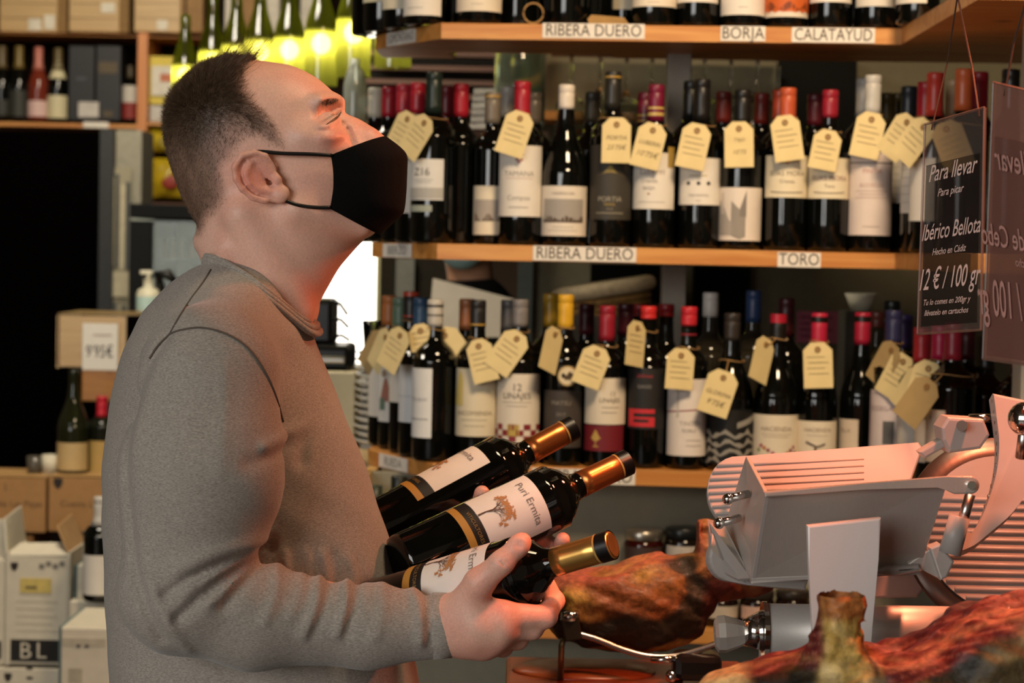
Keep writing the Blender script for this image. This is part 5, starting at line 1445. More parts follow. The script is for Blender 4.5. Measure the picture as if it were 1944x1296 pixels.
# ---- hands with forearms (one surface each)
def hand(parts, lo, hi, h, k):
    G, ax = grid(lo, hi, h)
    f = None
    for (pts, rs, kk) in parts:
        c = chain(G, pts, rs, .006)
        f = c if f is None else smin(f, c, kk)
    return G, ax, f
w0 = pv(770, 1188, 2.185); w1 = pv(862, 1186, 2.175)
parts = [([w0, w1], [.029, .0275], .01),
         ([w1, pv(905, 1172, 2.155), pv(952, 1170, 2.150)], [.024, .0205, .0165], .016),
         ([w1, pv(912, 1192, 2.155), pv(948, 1196, 2.152)], [.024, .0195, .0160], .016),
         ([w1, pv(908, 1205, 2.165), pv(935, 1213, 2.160)], [.022, .0175, .0150], .016),
         ([w1, pv(895, 1213, 2.175), pv(920, 1226, 2.170)], [.020, .0160, .0130], .016),
         # thumb
         ([pv(872, 1160, 2.160), pv(910, 1106, 2.140), pv(952, 1068, 2.130), pv(985, 1035, 2.132), pv(992, 1027, 2.135)], [.018, .0150, .0118, .0102, .0088], .014),
         # index, curling under the bottle and up behind it
         ([pv(945, 1168, 2.150), pv(1036, 1170, 2.165), pv(1053, 1140, 2.205), pv(1040, 1108, 2.235)], [.0150, .0112, .0098, .0080], .006),
         ([pv(942, 1195, 2.152), pv(1010, 1192, 2.170), pv(1012, 1172, 2.215), pv(996, 1160, 2.245)], [.0145, .0112, .0095, .0080], .006),
         ([pv(930, 1213, 2.160), pv(982, 1212, 2.182), pv(986, 1190, 2.225), pv(970, 1176, 2.250)], [.0138, .0108, .0092, .0078], .006),
         ([pv(915, 1226, 2.170), pv(955, 1228, 2.195), pv(962, 1206, 2.230), pv(950, 1192, 2.250)], [.0120, .0095, .0082, .0070], .006)]
lo = np.min([np.min(p[0], 0) for p in parts], 0) - .035; hi = np.max([np.max(p[0], 0) for p in parts], 0) + .035
G, ax, f = hand(parts, lo, hi, .0018, .01)
# nail bed and knuckle creases of the thumb
f = smax(f, -ball(G, pv(986, 1026, 2.1215), .0072, (1.0, .25, 1.1)), .0012)
for (x, y, Y) in ((950, 1066, 2.1185), (956, 1061, 2.1185)):
    f = smax(f, -cone(G, pv(x - 7, y - 7, Y), pv(x + 7, y + 7, Y), .0007, .0007), .0008)
V1, F1_ = nets(f, ax, .0018); V1 = relax(V1, F1_, 2, .4)
a = np.tile(skin, (len(V1), 1)); m1 = np.clip(.32 + .3 * wob(V1, 110, 8), 0, 1)[:, None]
tips = np.exp(-((V1 - pv(1046, 1125, 2.22)) ** 2).sum(1) / .0005)[:, None] * .6
c1_ = a * (1 - m1 * .6) + red * m1 * .6
c1_ = c1_ * (1 - tips) + red * tips
nail = np.exp(-(((V1 - pv(986, 1026, 2.123)) ** 2).sum(1)) / .00004)[:, None] * .8
c1_ = c1_ * (1 - nail) + np.array(lin('#dcb0a0')) * nail
# far hand: palm under the bottles, fingertips showing between them
q0 = pv(820, 1150, 2.52); q1 = pv(905, 1095, 2.50)
parts = [([q0, q1], [.028, .026], .01),
         ([q1, pv(955, 1075, 2.475), pv(985, 1060, 2.462)], [.022, .018, .015], .014),
         ([q1, pv(955, 1055, 2.480), pv(985, 1042, 2.468)], [.022, .018, .015], .014),
         ([q1, pv(948, 1095, 2.470), pv(975, 1085, 2.455)], [.022, .018, .014], .014),
         ([q1, pv(940, 1110, 2.462), pv(962, 1108, 2.445)], [.020, .016, .013], .014),
         ([pv(985, 1060, 2.462), pv(1032, 1062, 2.440), pv(1064, 1040, 2.405), pv(1068, 1024, 2.375)], [.0132, .0108, .0098, .0085], .006),
         ([pv(985, 1042, 2.468), pv(1020, 1040, 2.440), pv(1036, 1028, 2.41), pv(1024, 1018, 2.385)], [.0132, .0106, .0095, .0082], .006),
         ([pv(975, 1085, 2.455), pv(1012, 1090, 2.430), pv(1030, 1075, 2.395), pv(1025, 1062, 2.37)], [.0128, .0104, .0092, .008], .006),
         ([pv(962, 1108, 2.445), pv(990, 1112, 2.425), pv(1004, 1098, 2.398), pv(1000, 1088, 2.38)], [.0115, .0092, .0082, .007], .006),
         ([pv(900, 1080, 2.49), pv(905, 1015, 2.46), pv(912, 965, 2.41), pv(915, 936, 2.372)], [.018, .014, .0115, .009], .014)]
lo = np.min([np.min(p[0], 0) for p in parts], 0) - .035; hi = np.max([np.max(p[0], 0) for p in parts], 0) + .035
G, ax, f = hand(parts, lo, hi, .0022, .01)
V2, F2_ = nets(f, ax, .0022); V2 = relax(V2, F2_, 2, .4)
c2_ = np.tile(skin * .6 + red * .4, (len(V2), 1))
# torso core under the clothes joins everything up
shN, shF = pv(400, 712, YM - .175), pv(400, 712, YM + .175)
lo = (P(180, 900, YM).x, YM - .30, P(500, 1420, YM).z); hi = (P(880, 900, YM).x, YM + .30, P(500, 480, YM).z)
G, ax = grid(lo, hi, .009)
f = cone(G, pv(480, 560, YM), pv(430, 760, YM), .055, .10)
f = smin(f, cone(G, pv(430, 760, YM), pv(500, 1400, YM), .10, .10), .05)
for sg in (-1, 1):
    f = smin(f, cone(G, pv(430, 700, YM + sg * .06), pv(402, 716, YM + sg * .175), .07, .045), .03)
f = smin(f, chain(G, [pv(400, 716, YM - .18), pv(345, 1110, YM - .20), w0], [.05, .04, .026], .02), .02)
f = smin(f, chain(G, [pv(400, 716, YM + .18), pv(440, 1130, YM + .21), q0], [.05, .04, .026], .02), .02)
V3, F3_ = nets(f, ax, .009)
VB = np.concatenate([VH, V1, V2, V3])
n1, n2, n3 = len(VH), len(VH) + len(V1), len(VH) + len(V1) + len(V2)
FB = np.concatenate([FH, F1_ + n1, F2_ + n2, F3_ + n3])
me = np_mesh('body', VB, FB)
set_col(me, np.concatenate([headcols, c1_, c2_, np.tile(skin, (len(V3), 1))]))
M_SKIN = attr_mat('skin', 0.46, 0.10, 420, spec=0.38, sss=0.18, mott=0.08)
def man_part(name, me, m, parent=None):
    o = link(name, me, m)
    o.parent = parent or man
    if parent is None:
        o.matrix_parent_inverse = Matrix.Translation(-man.location)
    return o
body = man_part('body', me, M_SKIN)

# ---- hair: short cropped strands growing from the scalp, longer wisps on top
def strands(name, roots, dirs, lens, wid, m, curl=0.25, parent=None):
    n = len(roots)
    side = np.cross(dirs, RNG.normal(size=(n, 3))); side /= np.linalg.norm(side, axis=1)[:, None] + 1e-9
    bend = np.cross(dirs, side)
    Vs = []
    for i, t in enumerate((0, .5, 1.0)):
        c = roots + dirs * (lens * t)[:, None] + bend * (lens * curl * t * t * RNG.uniform(-1, 1, n))[:, None]
        if t < 1:
            w_ = (wid * (1 - .45 * t))[:, None]
            Vs += [c - side * w_, c + side * w_]
        else:
            Vs += [c]
    Vs = np.stack(Vs, 1).reshape(-1, 3)
    b = np.arange(n)[:, None] * 5
    me = bpy.data.meshes.new(name)
    fq = np.concatenate([b + np.array([0, 1, 3]), b + np.array([0, 3, 2]), b + np.array([2, 3, 4])], 1).reshape(-1, 3)
    me = np_mesh(name, Vs, fq)
    return man_part(name, me, m, parent)
nrm = np.zeros_like(VH)
me_n = np.array([v.normal for v in body.data.vertices][:len(VH)]) if False else None
buf = np.zeros(len(VB) * 3, np.float32); body.data.vertices.foreach_get('normal', buf); NB = buf.reshape(-1, 3)[:len(VH)]
cand = np.where((dens > .05))[0]
M_HAIR = mat('#463627', 0.45, scale=160, spec=0.4, col2='#755d46')
M_HAIR2 = mat('#5a4632', 0.5, var=0.3, scale=200, spec=0.3)
pr = dens[cand] * (.35 + .65 * top[cand]) * (1 - .55 * np.exp(-(((px_[cand] - 470) / 40) ** 2 + ((py_[cand] - 265) / 45) ** 2)))
pick = RNG.choice(cand, 80000, p=pr / pr.sum())
jit = RNG.normal(size=(len(pick), 3)) * .0011
flow = np.zeros((len(pick), 3)); flow[:, 0] = -.25; flow[:, 2] = -.75
tp = top[pick]
flow[:, 0] += tp * .55; flow[:, 2] += tp * .75
flow -= NB[pick] * (flow * NB[pick]).sum(1)[:, None]
d_ = NB[pick] * (.22 + .20 * tp[:, None]) + flow * 1.0 + RNG.normal(size=(len(pick), 3)) * .20
d_ /= np.linalg.norm(d_, axis=1)[:, None]
ln = (.0036 + .0080 * tp * tp) * RNG.uniform(.5, 1.2, len(pick))
hair = strands('hair', VH[pick] + jit * .6 - NB[pick] * .0006, d_, ln, np.full(len(pick), .00012), M_HAIR)
hair['kind'] = 'stuff'
# forelock wisps blown up in front
fc = np.where((px_ > 405) & (px_ < 492) & (py_ < 168) & (s_ < .055) & (dens > .15))[0]
pick = RNG.choice(fc, 1100)
d_ = NB[pick] * .45 + np.array([.85, 0, .42]) + RNG.normal(size=(len(pick), 3)) * .16
d_ /= np.linalg.norm(d_, axis=1)[:, None]
o = strands('forelock', VH[pick] - NB[pick] * .001, d_, RNG.uniform(.014, .050, len(pick)), np.full(len(pick), .00014), M_HAIR, .35, None)
o.parent = hair; o['kind'] = 'stuff'
ec = np.where((brow > .55) & (py_ < 215))[0]
pick = RNG.choice(ec, 300)
d_ = NB[pick] * .35 + np.array([-.35, 0, -.75]) + RNG.normal(size=(len(pick), 3)) * .15
d_ /= np.linalg.norm(d_, axis=1)[:, None]
strands('eyebrows', VH[pick], d_, RNG.uniform(.003, .006, len(pick)), np.full(len(pick), .00024), M_HAIR)['kind'] = 'stuff'
# eyes and lashes
for sg in (-1, 1):
    e = P(628, 236, YM); c = Vector((e.x, YM + sg * .0338, e.z))
    bm = bmesh.new(); add_sphere(bm, c, .0116, 20)
    eye = W('eye', bm, mat('#cfc6ba', 0.15), man, True)
    bm = bmesh.new(); add_sphere(bm, c + Vector((.0048, sg * .0050, .0034)), .0044, 14); W('iris', bm, mat('#3a3426', 0.1), eye, True)
lash_pts = []
bvhH = BVHTree.FromPolygons([tuple(v) for v in VH], [tuple(q) for q in FH])
for (x, y) in [tuple(q) for q in catmull([(648, 212), (642, 221), (633, 228), (620, 236)], 5, closed=False)]:
    hit = bvhH.ray_cast(CAMP, ray(x, y), 5.0)
    if hit[0] is not None and hit[0].y < YM - .01:
        lash_pts.append(hit[0] + Vector((0, -.0006, 0)))
for sg in (0, 1):
    pts = lash_pts if sg == 0 else [Vector((p.x, 2 * YM - p.y, p.z)) for p in lash_pts]
    bm = bmesh.new(); n_ = len(pts)
    add_tube(bm, pts, [.0004 + .0009 * math.sin(math.pi * k / max(1, n_ - 1)) for k in range(n_)], 6); W('eyelash', bm, M_HAIR, man, True)

# ---- face mask
nA, nB = 26, 40
Cc = [np.array(q, float) for q in ((734, 259), (745, 267), (757, 276), (768, 286), (773, 294), (774, 304), (773, 330), (772, 356), (770, 384), (768, 398), (765, 406), (755, 416), (744, 425), (733, 436), (723, 446))]
Lc = catmull([(638, 299), (642, 330), (642, 362), (636, 398)], 12, closed=False)
def samp(c, t):
    i = t * (len(c) - 1); k = min(int(i), len(c) - 2)
    return c[k] * (1 - (i - k)) + c[k + 1] * (i - k)
Vm, Fm = [], []
for a in range(nA + 1):
    t = a / nA
    cc = samp(Cc, t); lc = samp(Lc, t)
    for b in range(nB + 1):
        th = (b / nB * 2 - 1) * math.pi / 2
        g = abs(math.cos(th)) ** .85
        q = lc * (1 - g) + cc * g
        pt = P(q[0], q[1], YM)
        sw = (.0675 - .004 * abs(t - .5)) * math.copysign(abs(math.sin(th)) ** .9, th)
        Vm.append((pt.x, YM + sw, pt.z))
for a in range(nA):
    for b in range(nB):
        q = a * (nB + 1) + b
        Fm.append((q, q + 1, q + nB + 2, q + nB + 1))
mk = py_obj('face_mask', Vm, Fm, mat('#050404', 0.9, var=0.15, bump=0.25, scale=900, spec=0.15), None, True)
mk.parent = man; mk.matrix_parent_inverse = Matrix.Translation(-man.location)
md = mk.modifiers.new('thickness', 'SOLIDIFY'); md.thickness = .0014; md.offset = 1
for sg in (-1, 1):
    for pl in ([(640, 300, .066), (600, 298, .0725), (550, 297, .077), (512, 294, .080), (490, 296, .0835)], [(637, 396, .066), (610, 396, .0695), (580, 392, .0715), (556, 384, .0755), (540, 376, .077)]):
        pts = [Vector((P(x, y, YM).x, YM + sg * s, P(x, y, YM).z)) for x, y, s in pl]
        pts = [Vector(q) for q in catmull([tuple(q) for q in pts], 4, closed=False)]
        bm = bmesh.new(); add_tube(bm, pts, .0021, 8)
        W('ear_loop', bm, M_BLACK, mk, True)

# ---- sweater
TP = catmull([(404, 505), (350, 520), (292, 568), (246, 650), (217, 750), (203, 850), (200, 950), (205, 1100), (213, 1230), (222, 1400), (245, 1470), (780, 1470), (800, 1400), (792, 1290), (776, 1180), (750, 1070),
              (718, 970), (690, 882), (655, 795), (622, 712), (600, 650), (586, 612), (545, 580), (480, 536)], 5)
tprof = plane_xz([tuple(q) for q in TP])
h = .0038
lo = (P(185, 900, YM).x - .03, YM - .34, P(500, 1490, YM).z); hi = (P(880, 900, YM).x + .01, YM + .34, P(500, 470, YM).z)
G, ax = grid(lo, hi, h)
Xg, Zg = ax[0][:, None], ax[2][None, :]
Wf = field_w(Xg, Zg, [(470, 530, .075, .03), (400, 560, .085, .04), (560, 620, .085, .04), (420, 700, .138, .06), (560, 760, .138, .06), (400, 900, .142, .08), (620, 900, .142, .06), (450, 1100, .146, .09), (700, 1100, .140, .06), (480, 1350, .165, .12), (740, 1350, .150, .07)])
f = inflate(G, ax, tprof, .135, Wf.astype(np.float32), 2.3)
for sg in (-1, 1):
    f = smin(f, cone(G, pv(452, 580, YM + sg * .05), pv(405, 694, YM + sg * .168), .040, .064), .05)
SHN = [pv(398, 712, YM - .182), pv(384, 900, YM - .205), pv(352, 1112, YM - .212)]
f = smin(f, chain(G, SHN, [.072, .0775, .066], .03), .012)
FN = [pv(352, 1122, YM - .212), pv(480, 1170, YM - .205), pv(700, 1189, YM - .188), pv(852, 1187, YM - .183)]
f = smin(f, chain(G, FN, [.066, .0505, .0395, .0325], .02), .012)
f = smin(f, chain(G, [pv(398, 712, YM + .182), pv(430, 1120, YM + .215), pv(640, 1170, YM + .19), pv(815, 1150, 2.52)], [.072, .064, .045, .033], .03), .022)
# folds: sleeve creases on the forearm, inside of the elbow, under the arm
X, Y_, Z = G
near = sstep(YM - .08, YM - .14, Y_)
def fold(pl, amp, wd_, Y=2.09):
    """crease (amp > 0) or ridge (amp < 0) of the cloth on the near side, along a polyline"""
    pl = [tuple(q) for q in catmull(pl, 3, closed=False)]
    d = None
    for (a, b) in zip(pl[:-1], pl[1:]):
        A, B = P(*a, Y), P(*b, Y)
        ex, ez = B.x - A.x, B.z - A.z
        t = np.clip(((Xg - A.x) * ex + (Zg - A.z) * ez) / (ex * ex + ez * ez + 1e-12), 0, 1)
        q = np.hypot(Xg - A.x - t * ex, Zg - A.z - t * ez)
        d = q if d is None else np.minimum(d, q)
    return (amp * np.exp(-(d / wd_) ** 2))[:, None, :] * near
for (pl, amp, wd_) in (([(482, 1056), (430, 1068), (360, 1100), (312, 1132)], .0075, .0055), ([(484, 1067), (436, 1094), (380, 1136), (338, 1172)], .0075, .0055), ([(488, 1080), (456, 1112), (424, 1154)], .0055, .005),
                       ([(474, 1044), (410, 1050), (340, 1078)], -.0055, .008), ([(470, 1062), (420, 1082), (350, 1118)], -.0045, .0050), ([(476, 1075), (440, 1106), (395, 1148)], -.0040, .0050),
                       ([(512, 1084), (520, 1130), (500, 1184)], -.0035, .0045), ([(556, 1086), (564, 1130), (546, 1180)], -.0025, .0045), ([(590, 1092), (597, 1150), (572, 1216)], -.0050, .0048), ([(606, 1096), (612, 1150), (590, 1214)], .0035, .0045),
                       ([(640, 1102), (652, 1150), (636, 1216)], -.0055, .0048), ([(656, 1106), (668, 1155), (652, 1216)], .0040, .0045), ([(714, 1122), (722, 1176), (706, 1226)], -.0028, .0050),
                       ([(768, 1128), (792, 1166), (797, 1240)], -.0055, .0050), ([(786, 1132), (806, 1170), (811, 1240)], .0050, .0045),
                       ([(566, 846), (548, 868), (542, 905)], .0095, .0060), ([(500, 850), (535, 838), (560, 830)], -.0050, .0060), ([(470, 880), (520, 872), (548, 862)], .0035, .0060),
                       ([(306, 640), (258, 720), (238, 800), (234, 880), (243, 1000), (262, 1110), (305, 1215)], .0062, .0052), ([(290, 700), (262, 780), (250, 860)], -.0030, .0070),
                       ([(268, 1070), (302, 1128), (322, 1180), (352, 1240)], -.0035, .0045), ([(420, 700), (425, 800), (418, 900)], -.0015, .0070)):
    f = f + fold(pl, amp, wd_)
for (b_, c_) in (((738, 1000, 2.46), (1088, 812, 2.565)), ((798, 1062, 2.325), (1192, 877, 2.435)), ((696, 1172, 2.265), (1162, 1034, 2.145))):
    # the cloth gives way where a held bottle rests against the belly
    q0_, q1_ = P(*b_), P(*c_); dd = (q1_ - q0_).normalized(); q0_ = q1_ - dd * .300
    f = smax(f, -cone(G, tuple(q0_ + dd * .030), tuple(q1_ - dd * .1), .0392, .0392), .008)
f = f + .0011 * np.sin(X * 60 + Z * 23 + 2 * np.sin(Z * 31)) * np.sin(Z * 42 + Y_ * 30)
V, F = nets(f, ax, h)
V = relax(V, F, 1, .5)
me = np_mesh('sweater', V, F)
M_KNIT = bpy.data.materials.new('grey_knit'); M_KNIT.use_nodes = True
nt = M_KNIT.node_tree; b = nt.nodes['Principled BSDF']
tc = nt.nodes.new('ShaderNodeTexCoord')
n1_ = nt.nodes.new('ShaderNodeTexNoise'); n1_.inputs['Scale'].default_value = 620; n1_.inputs['Detail'].default_value = 4
mp = nt.nodes.new('ShaderNodeMapping'); mp.inputs['Scale'].default_value = (.55, .55, 1.9)
nt.links.new(tc.outputs['Object'], mp.inputs[0]); nt.links.new(mp.outputs[0], n1_.inputs['Vector'])
rp = nt.nodes.new('ShaderNodeValToRGB')
rp.color_ramp.elements[0].position = .34; rp.color_ramp.elements[1].position = .66
rp.color_ramp.elements[0].color = (*lin('#857d74'), 1); rp.color_ramp.elements[1].color = (*lin('#a8a096'), 1)
nt.links.new(n1_.outputs['Fac'], rp.inputs[0]); nt.links.new(rp.outputs[0], b.inputs['Base Color'])
bp = nt.nodes.new('ShaderNodeBump'); bp.inputs['Strength'].default_value = .35; bp.inputs['Distance'].default_value = .001
nt.links.new(n1_.outputs['Fac'], bp.inputs['Height']); nt.links.new(bp.outputs[0], b.inputs['Normal'])
b.inputs['Roughness'].default_value = .9; b.inputs['Sheen Weight'].default_value = .25; b.inputs['Specular IOR Level'].default_value = .2
sweater = man_part('sweater', me, M_KNIT)
bvh = BVHTree.FromPolygons([tuple(v) for v in V], [tuple(q) for q in F])
def on_surface(pts, off=.0):
    out = []
    for (x, y) in pts:
        r = ray(x, y)
        hit = bvh.ray_cast(CAMP, r, 5.0)
        if hit[0] is not None:
            out.append(hit[0] - r * off)
    return out
# seams: armhole, shoulder, cuff edge; collar rib
M_SEAM = mat('#5c544b', .9)
for pl in (catmull([(322, 634), (345, 626), (385, 622), (430, 634), (470, 660), (503, 705), (524, 752), (538, 800)], 6, closed=False),
           catmull([(400, 512), (384, 538), (362, 568), (340, 602), (322, 634)], 6, closed=False),
           catmull([(322, 634), (300, 656), (284, 680)], 6, closed=False)):
    pts = on_surface([tuple(q) for q in pl], .0004)
    bm = bmesh.new(); add_tube(bm, pts, .0012, 6); W('seam', bm, M_SEAM, sweater, True)
# collar: a rolled band around the neck base, found on the skin of the neck
nh = len(VH)
bvhA = BVHTree.FromPolygons([tuple(v) for v in np.concatenate([VH, V])], [tuple(q) for q in np.concatenate([FH, F + nh])])
cl = catmull([(384, 484), (402, 487), (430, 499), (470, 524), (510, 553), (548, 584), (575, 605), (592, 610)], 5, closed=False)
near_pts = []
for q in cl[2:-2]:
    r = ray(q[0], q[1]); hit = bvhA.ray_cast(CAMP, r, 5.0)
    if hit[0] is not None:
        near_pts.append(hit[0])
ends = [P(384, 485, YM), P(591, 609, YM)]
half = [ends[0]] + near_pts + [ends[1]]
far_half = [Vector((p.x, 2 * YM - p.y, p.z)) for p in near_pts][::-1]
loop = half + far_half
for _ in range(3):
    loop = [(loop[k - 1] + loop[k] * 2 + loop[(k + 1) % len(loop)]) / 4 for k in range(len(loop))]
cen = sum(loop, Vector((0, 0, 0))) / len(loop)
for off, out, rr in ((0.0, .0010, .0034), (-.0055, .0035, .0040), (-.0115, .0060, .0038)):
    bm = bmesh.new()
    add_tube(bm, [p + (p - cen).normalized() * out + Vector((-.30, 0, .95)) * off for p in loop], rr, 8, closed=True)
    W('collar_rib', bm, M_KNIT, sweater, True)
# cuff band
bm = bmesh.new()
a, b_ = Vector(FN[3]) - (Vector(FN[3]) - Vector(FN[2])).normalized() * .018, Vector(FN[3]) + (Vector(FN[3]) - Vector(FN[2])).normalized() * .004
axd = (b_ - a).normalized()
e1 = axd.cross(Vector((0, 1, 0))).normalized(); e2_ = axd.cross(e1)
for t_, rr in ((0, .0335), (.25, .0332), (.6, .0328), (1.0, .0325)):
    pass
rings = []
for t_, rr in ((0, .0318), (.08, .0342), (.5, .0338), (.95, .0332), (1.0, .0312), (.93, .0292)):
    rings.append([bm.verts.new(a.lerp(b_, t_) + (e1 * math.cos(k * math.pi / 18) + e2_ * math.sin(k * math.pi / 18)) * rr) for k in range(36)])
for i in range(len(rings) - 1):
    for k in range(36):
        bm.faces.new((rings[i][k], rings[i][(k + 1) % 36], rings[i + 1][(k + 1) % 36], rings[i + 1][k]))
W('cuff', bm, M_KNIT, sweater, True)
# trousers and shoes below the frame
hipz = P(500, 1440, YM).z
G, ax = grid((P(215, 1440, YM).x, YM - .24, .02), (P(800, 1440, YM).x, YM + .24, hipz + .05), .011)
hx = P(500, 1400, YM).x
f = cone(G, (hx - .01, YM - .06, hipz - .02), (hx - .01, YM + .06, hipz - .02), .135, .135)
for sg in (-1, 1):
    f = smin(f, chain(G, [(hx, YM + sg * .09, hipz - .08), (hx + .02, YM + sg * .10, .48), (hx - .02, YM + sg * .11, .08)], [.095, .072, .06], .03), .04)
V, F = nets(f, ax, .011)
man_part('trousers', np_mesh('trousers', V, F), mat('#1c2230', .85, var=.2, bump=.2, scale=300))
for sg in (-1, 1):
    bm = bmesh.new(); add_sphere(bm, (hx + .03, YM + sg * .11, .045), .1, 20, (1.45, .5, .45)); W('shoe', bm, mat('#17130f', .5), man, True)

# ------------------------------------------------------------------ the three bottles he holds
def fit(bpx, bpy_, bY, cpx, cpy, cY, L=.300):
    b_, c_ = P(bpx, bpy_, bY), P(cpx, cpy, cY)
    d = (c_ - b_).normalized()
    return c_ - d * L, d
def held(bp_, cp_, label, roll, gold):
    o, d = fit(*bp_, *cp_)
    root = thing('wine_bottle', label, 'bottle', o)
    q = d.to_track_quat('Z', 'Y').to_matrix().to_4x4()
    # turn about its own axis so that the label faces the camera
    tocam = (CAMP - o).normalized()
    loc = q.to_3x3().inverted() @ tocam
    ang = math.atan2(loc.x, -loc.y)
    root.rotation_mode = 'QUATERNION'
    root.rotation_quaternion = (q @ Matrix.Rotation(ang + R_(roll), 4, 'Z')).to_quaternion()
    H, R = .300, .0375
    prof_ = build_bottle(root, H, R, 'bx', M_GLASSDARK, mat(gold, .28, metal=.85, var=.05), .066, [(.0, .013, '#0d0c0b'), (.0135, .002, '#b08a4a')],
                 [(.094, .172, 0, 62, '#e0d9cf', [('t', 'Puri Ermita', 0, .80, .0085, '#7a7570')]), (.080, .0945, 0, 62, '#14100d', [('t', 'VITICULTORES', 0, .45, .0042, '#8a6a34')]), (.071, .080, 0, 62, '#b07f35', [])], 48)
    # tree: trunk and branching crown printed on the label
    vf = ([], []); vc = ([], [])
    rr = random.Random(5)
    def seg(a, z, a2, z2, w_, dst):
        r = R + .0012
        dx, dz = (a2 - a) * r, z2 - z
        n = math.hypot(dx, dz) + 1e-9
        ox, oz = -dz / n * w_ / r, dx / n * w_
        k = len(dst[0])
        for (aa, zz) in ((a - ox, z - oz), (a + ox, z + oz), (a2 + ox * .7, z2 + oz * .7), (a2 - ox * .7, z2 - oz * .7)):
            dst[0].append((r * math.sin(aa), -r * math.cos(aa), zz))
        dst[1].append((k, k + 1, k + 2, k + 3))
    def grow(a, z, dr, ln, w_, n):
        a2, z2 = a + math.sin(dr) * ln / R, z + math.cos(dr) * ln
        seg(a, z, a2, z2, w_, vf if n > 1 else vc)
        if n:
            for k in range(3 if n > 2 else 2):
                grow(a2, z2, dr + rr.uniform(-.75, .75), ln * rr.uniform(.66, .9), w_ * .6, n - 1)
        else:
            for k in range(3):
                seg(a2 + rr.uniform(-.05, .05), z2 + rr.uniform(-.002, .002), a2 + rr.uniform(-.05, .05), z2 + rr.uniform(-.002, .002), .0005, vc)
    ta = -.28
    grow(ta, .095, 0.0, .0105, .0011, 5)
    lb = [c for c in root.children if c.name.startswith('label')][0]
    py_obj('tree_print', vf[0], vf[1], mat('#4d2e1c', .6), lb); py_obj('tree_print', vc[0], vc[1], mat('#b07a4a', .6), lb)
    bm = bmesh.new(); add_lathe(bm, [(0, H + .0012), (.0095, H + .0012), (.0115, H + .0016), (.0125, H + .0014)], 24); bm_obj('capsule_top', bm, mat('#b07f45', .25, metal=.8), root, True)
    return root
held((738, 1000, 2.46), (1088, 812, 2.565), 'uppermost of three held bottles, label turned upward, capsule coloured as lit red', -78, '#c8763c')  # red lamp light put into the capsule colour
held((798, 1062, 2.325), (1192, 877, 2.435), 'held bottle with tree label facing out, between the other two', -10, '#c8763c')  # capsule colour again holds the red of the lamp light
held((696, 1172, 2.265), (1162, 1034, 2.145), 'lowest held bottle with gold capsule, gripped by the near hand', -50, '#c79a52')

# ------------------------------------------------------------------ second person behind the rack
b2 = thing('person', 'person in black top and pale blue surgical mask behind the rack', 'person', (P(905, 600, 5.15).x, 5.3, 0))
bx_, by_ = P(880, 600, 5.3).x, 5.3
G, ax = grid((bx_ - .30, by_ - .22, .0), (bx_ + .34, by_ + .2, 1.78), .012)
zc2 = P(880, 440, 5.3).z
f = ball(G, (bx_, by_, zc2 + .03), 1.0, (.078, .098, .118))
f = smin(f, ball(G, (bx_ - .005, by_ - .055, zc2 - .03), 1.0, (.052, .05, .06)), .03)
f = smin(f, cone(G, (bx_ + .01, by_ + .02, zc2 - .06), (bx_ + .02, by_ + .02, zc2 - .17), .055, .06), .03)
fh = f
V, F = nets(np.where(G[2] + 0 * f > zc2 - .22, f, .1), ax, .012)
o = link('body', np_mesh('body', V, F), mat('#b98a6c', .5, sss=.1, var=.08)); o.parent = b2; o.matrix_parent_inverse = Matrix.Translation(-b2.location)
f = chain(G, [(bx_ + .02, by_ + .02, zc2 - .20), (bx_ + .02, by_ + .02, 1.0), (bx_ + .02, by_ + .02, .8)], [.10, .15, .15], .05)
for sg in (-1, 1):
    f = smin(f, chain(G, [(bx_ + .02, by_ + .02, zc2 - .20), (bx_ + .02 + sg * .17, by_ + .02, zc2 - .27), (bx_ + .02 + sg * .22, by_, .95), (bx_ + .02 + sg * .12, by_ - .15, .98)], [.06, .06, .05, .04], .03), .05)
    f = smin(f, chain(G, [(bx_ + .02 + sg * .07, by_ + .02, .85), (bx_ + .02 + sg * .09, by_ + .02, .06)], [.10, .07], .03), .04)
V, F = nets(f, ax, .012)
o = link('black_clothes', np_mesh('black_clothes', V, F), mat('#0d0c0b', .85, var=.2)); o.parent = b2; o.matrix_parent_inverse = Matrix.Translation(-b2.location)
bm = bmesh.new(); add_sphere(bm, (bx_ - .005, by_ - .058, zc2 - .035), 1.0, 24, (.060, .060, .058)); W('surgical_mask', bm, mat('#9fc0bd', .7, var=.04), b2, True)
bm = bmesh.new(); add_sphere(bm, (bx_, by_ + .02, zc2 + .06), 1.0, 24, (.088, .098, .105)); W('hair', bm, mat('#1f150e', .6, bump=.5, scale=150), b2, True)
pp = thing('menu_sheet', 'large white menu sheet leaning in front of the person in black', 'paper', P(900, 575, 5.0))
bm = bmesh.new(); add_plate(bm, [P(822, 528, 5.05), P(1000, 574, 4.98), P(1000, 640, 4.98), P(812, 640, 5.05)], .003); W('sheet', bm, mat('#c4b9a6', .7, var=.03), pp)

# ------------------------------------------------------------------ serving counter in front
ctr = thing('serving_counter', 'dark serving counter under the slicer and the hams', 'counter', (.75, 2.3, 0))
box_obj('counter_top', (-.02, 1.45, .87), (1.5, 2.93, .90), mat('#2a2320', .35, var=.2), ctr, .004)
box_obj('counter_base', (.05, 1.5, 0), (1.5, 2.88, .87), mat('#3a2c22', .6), ctr)

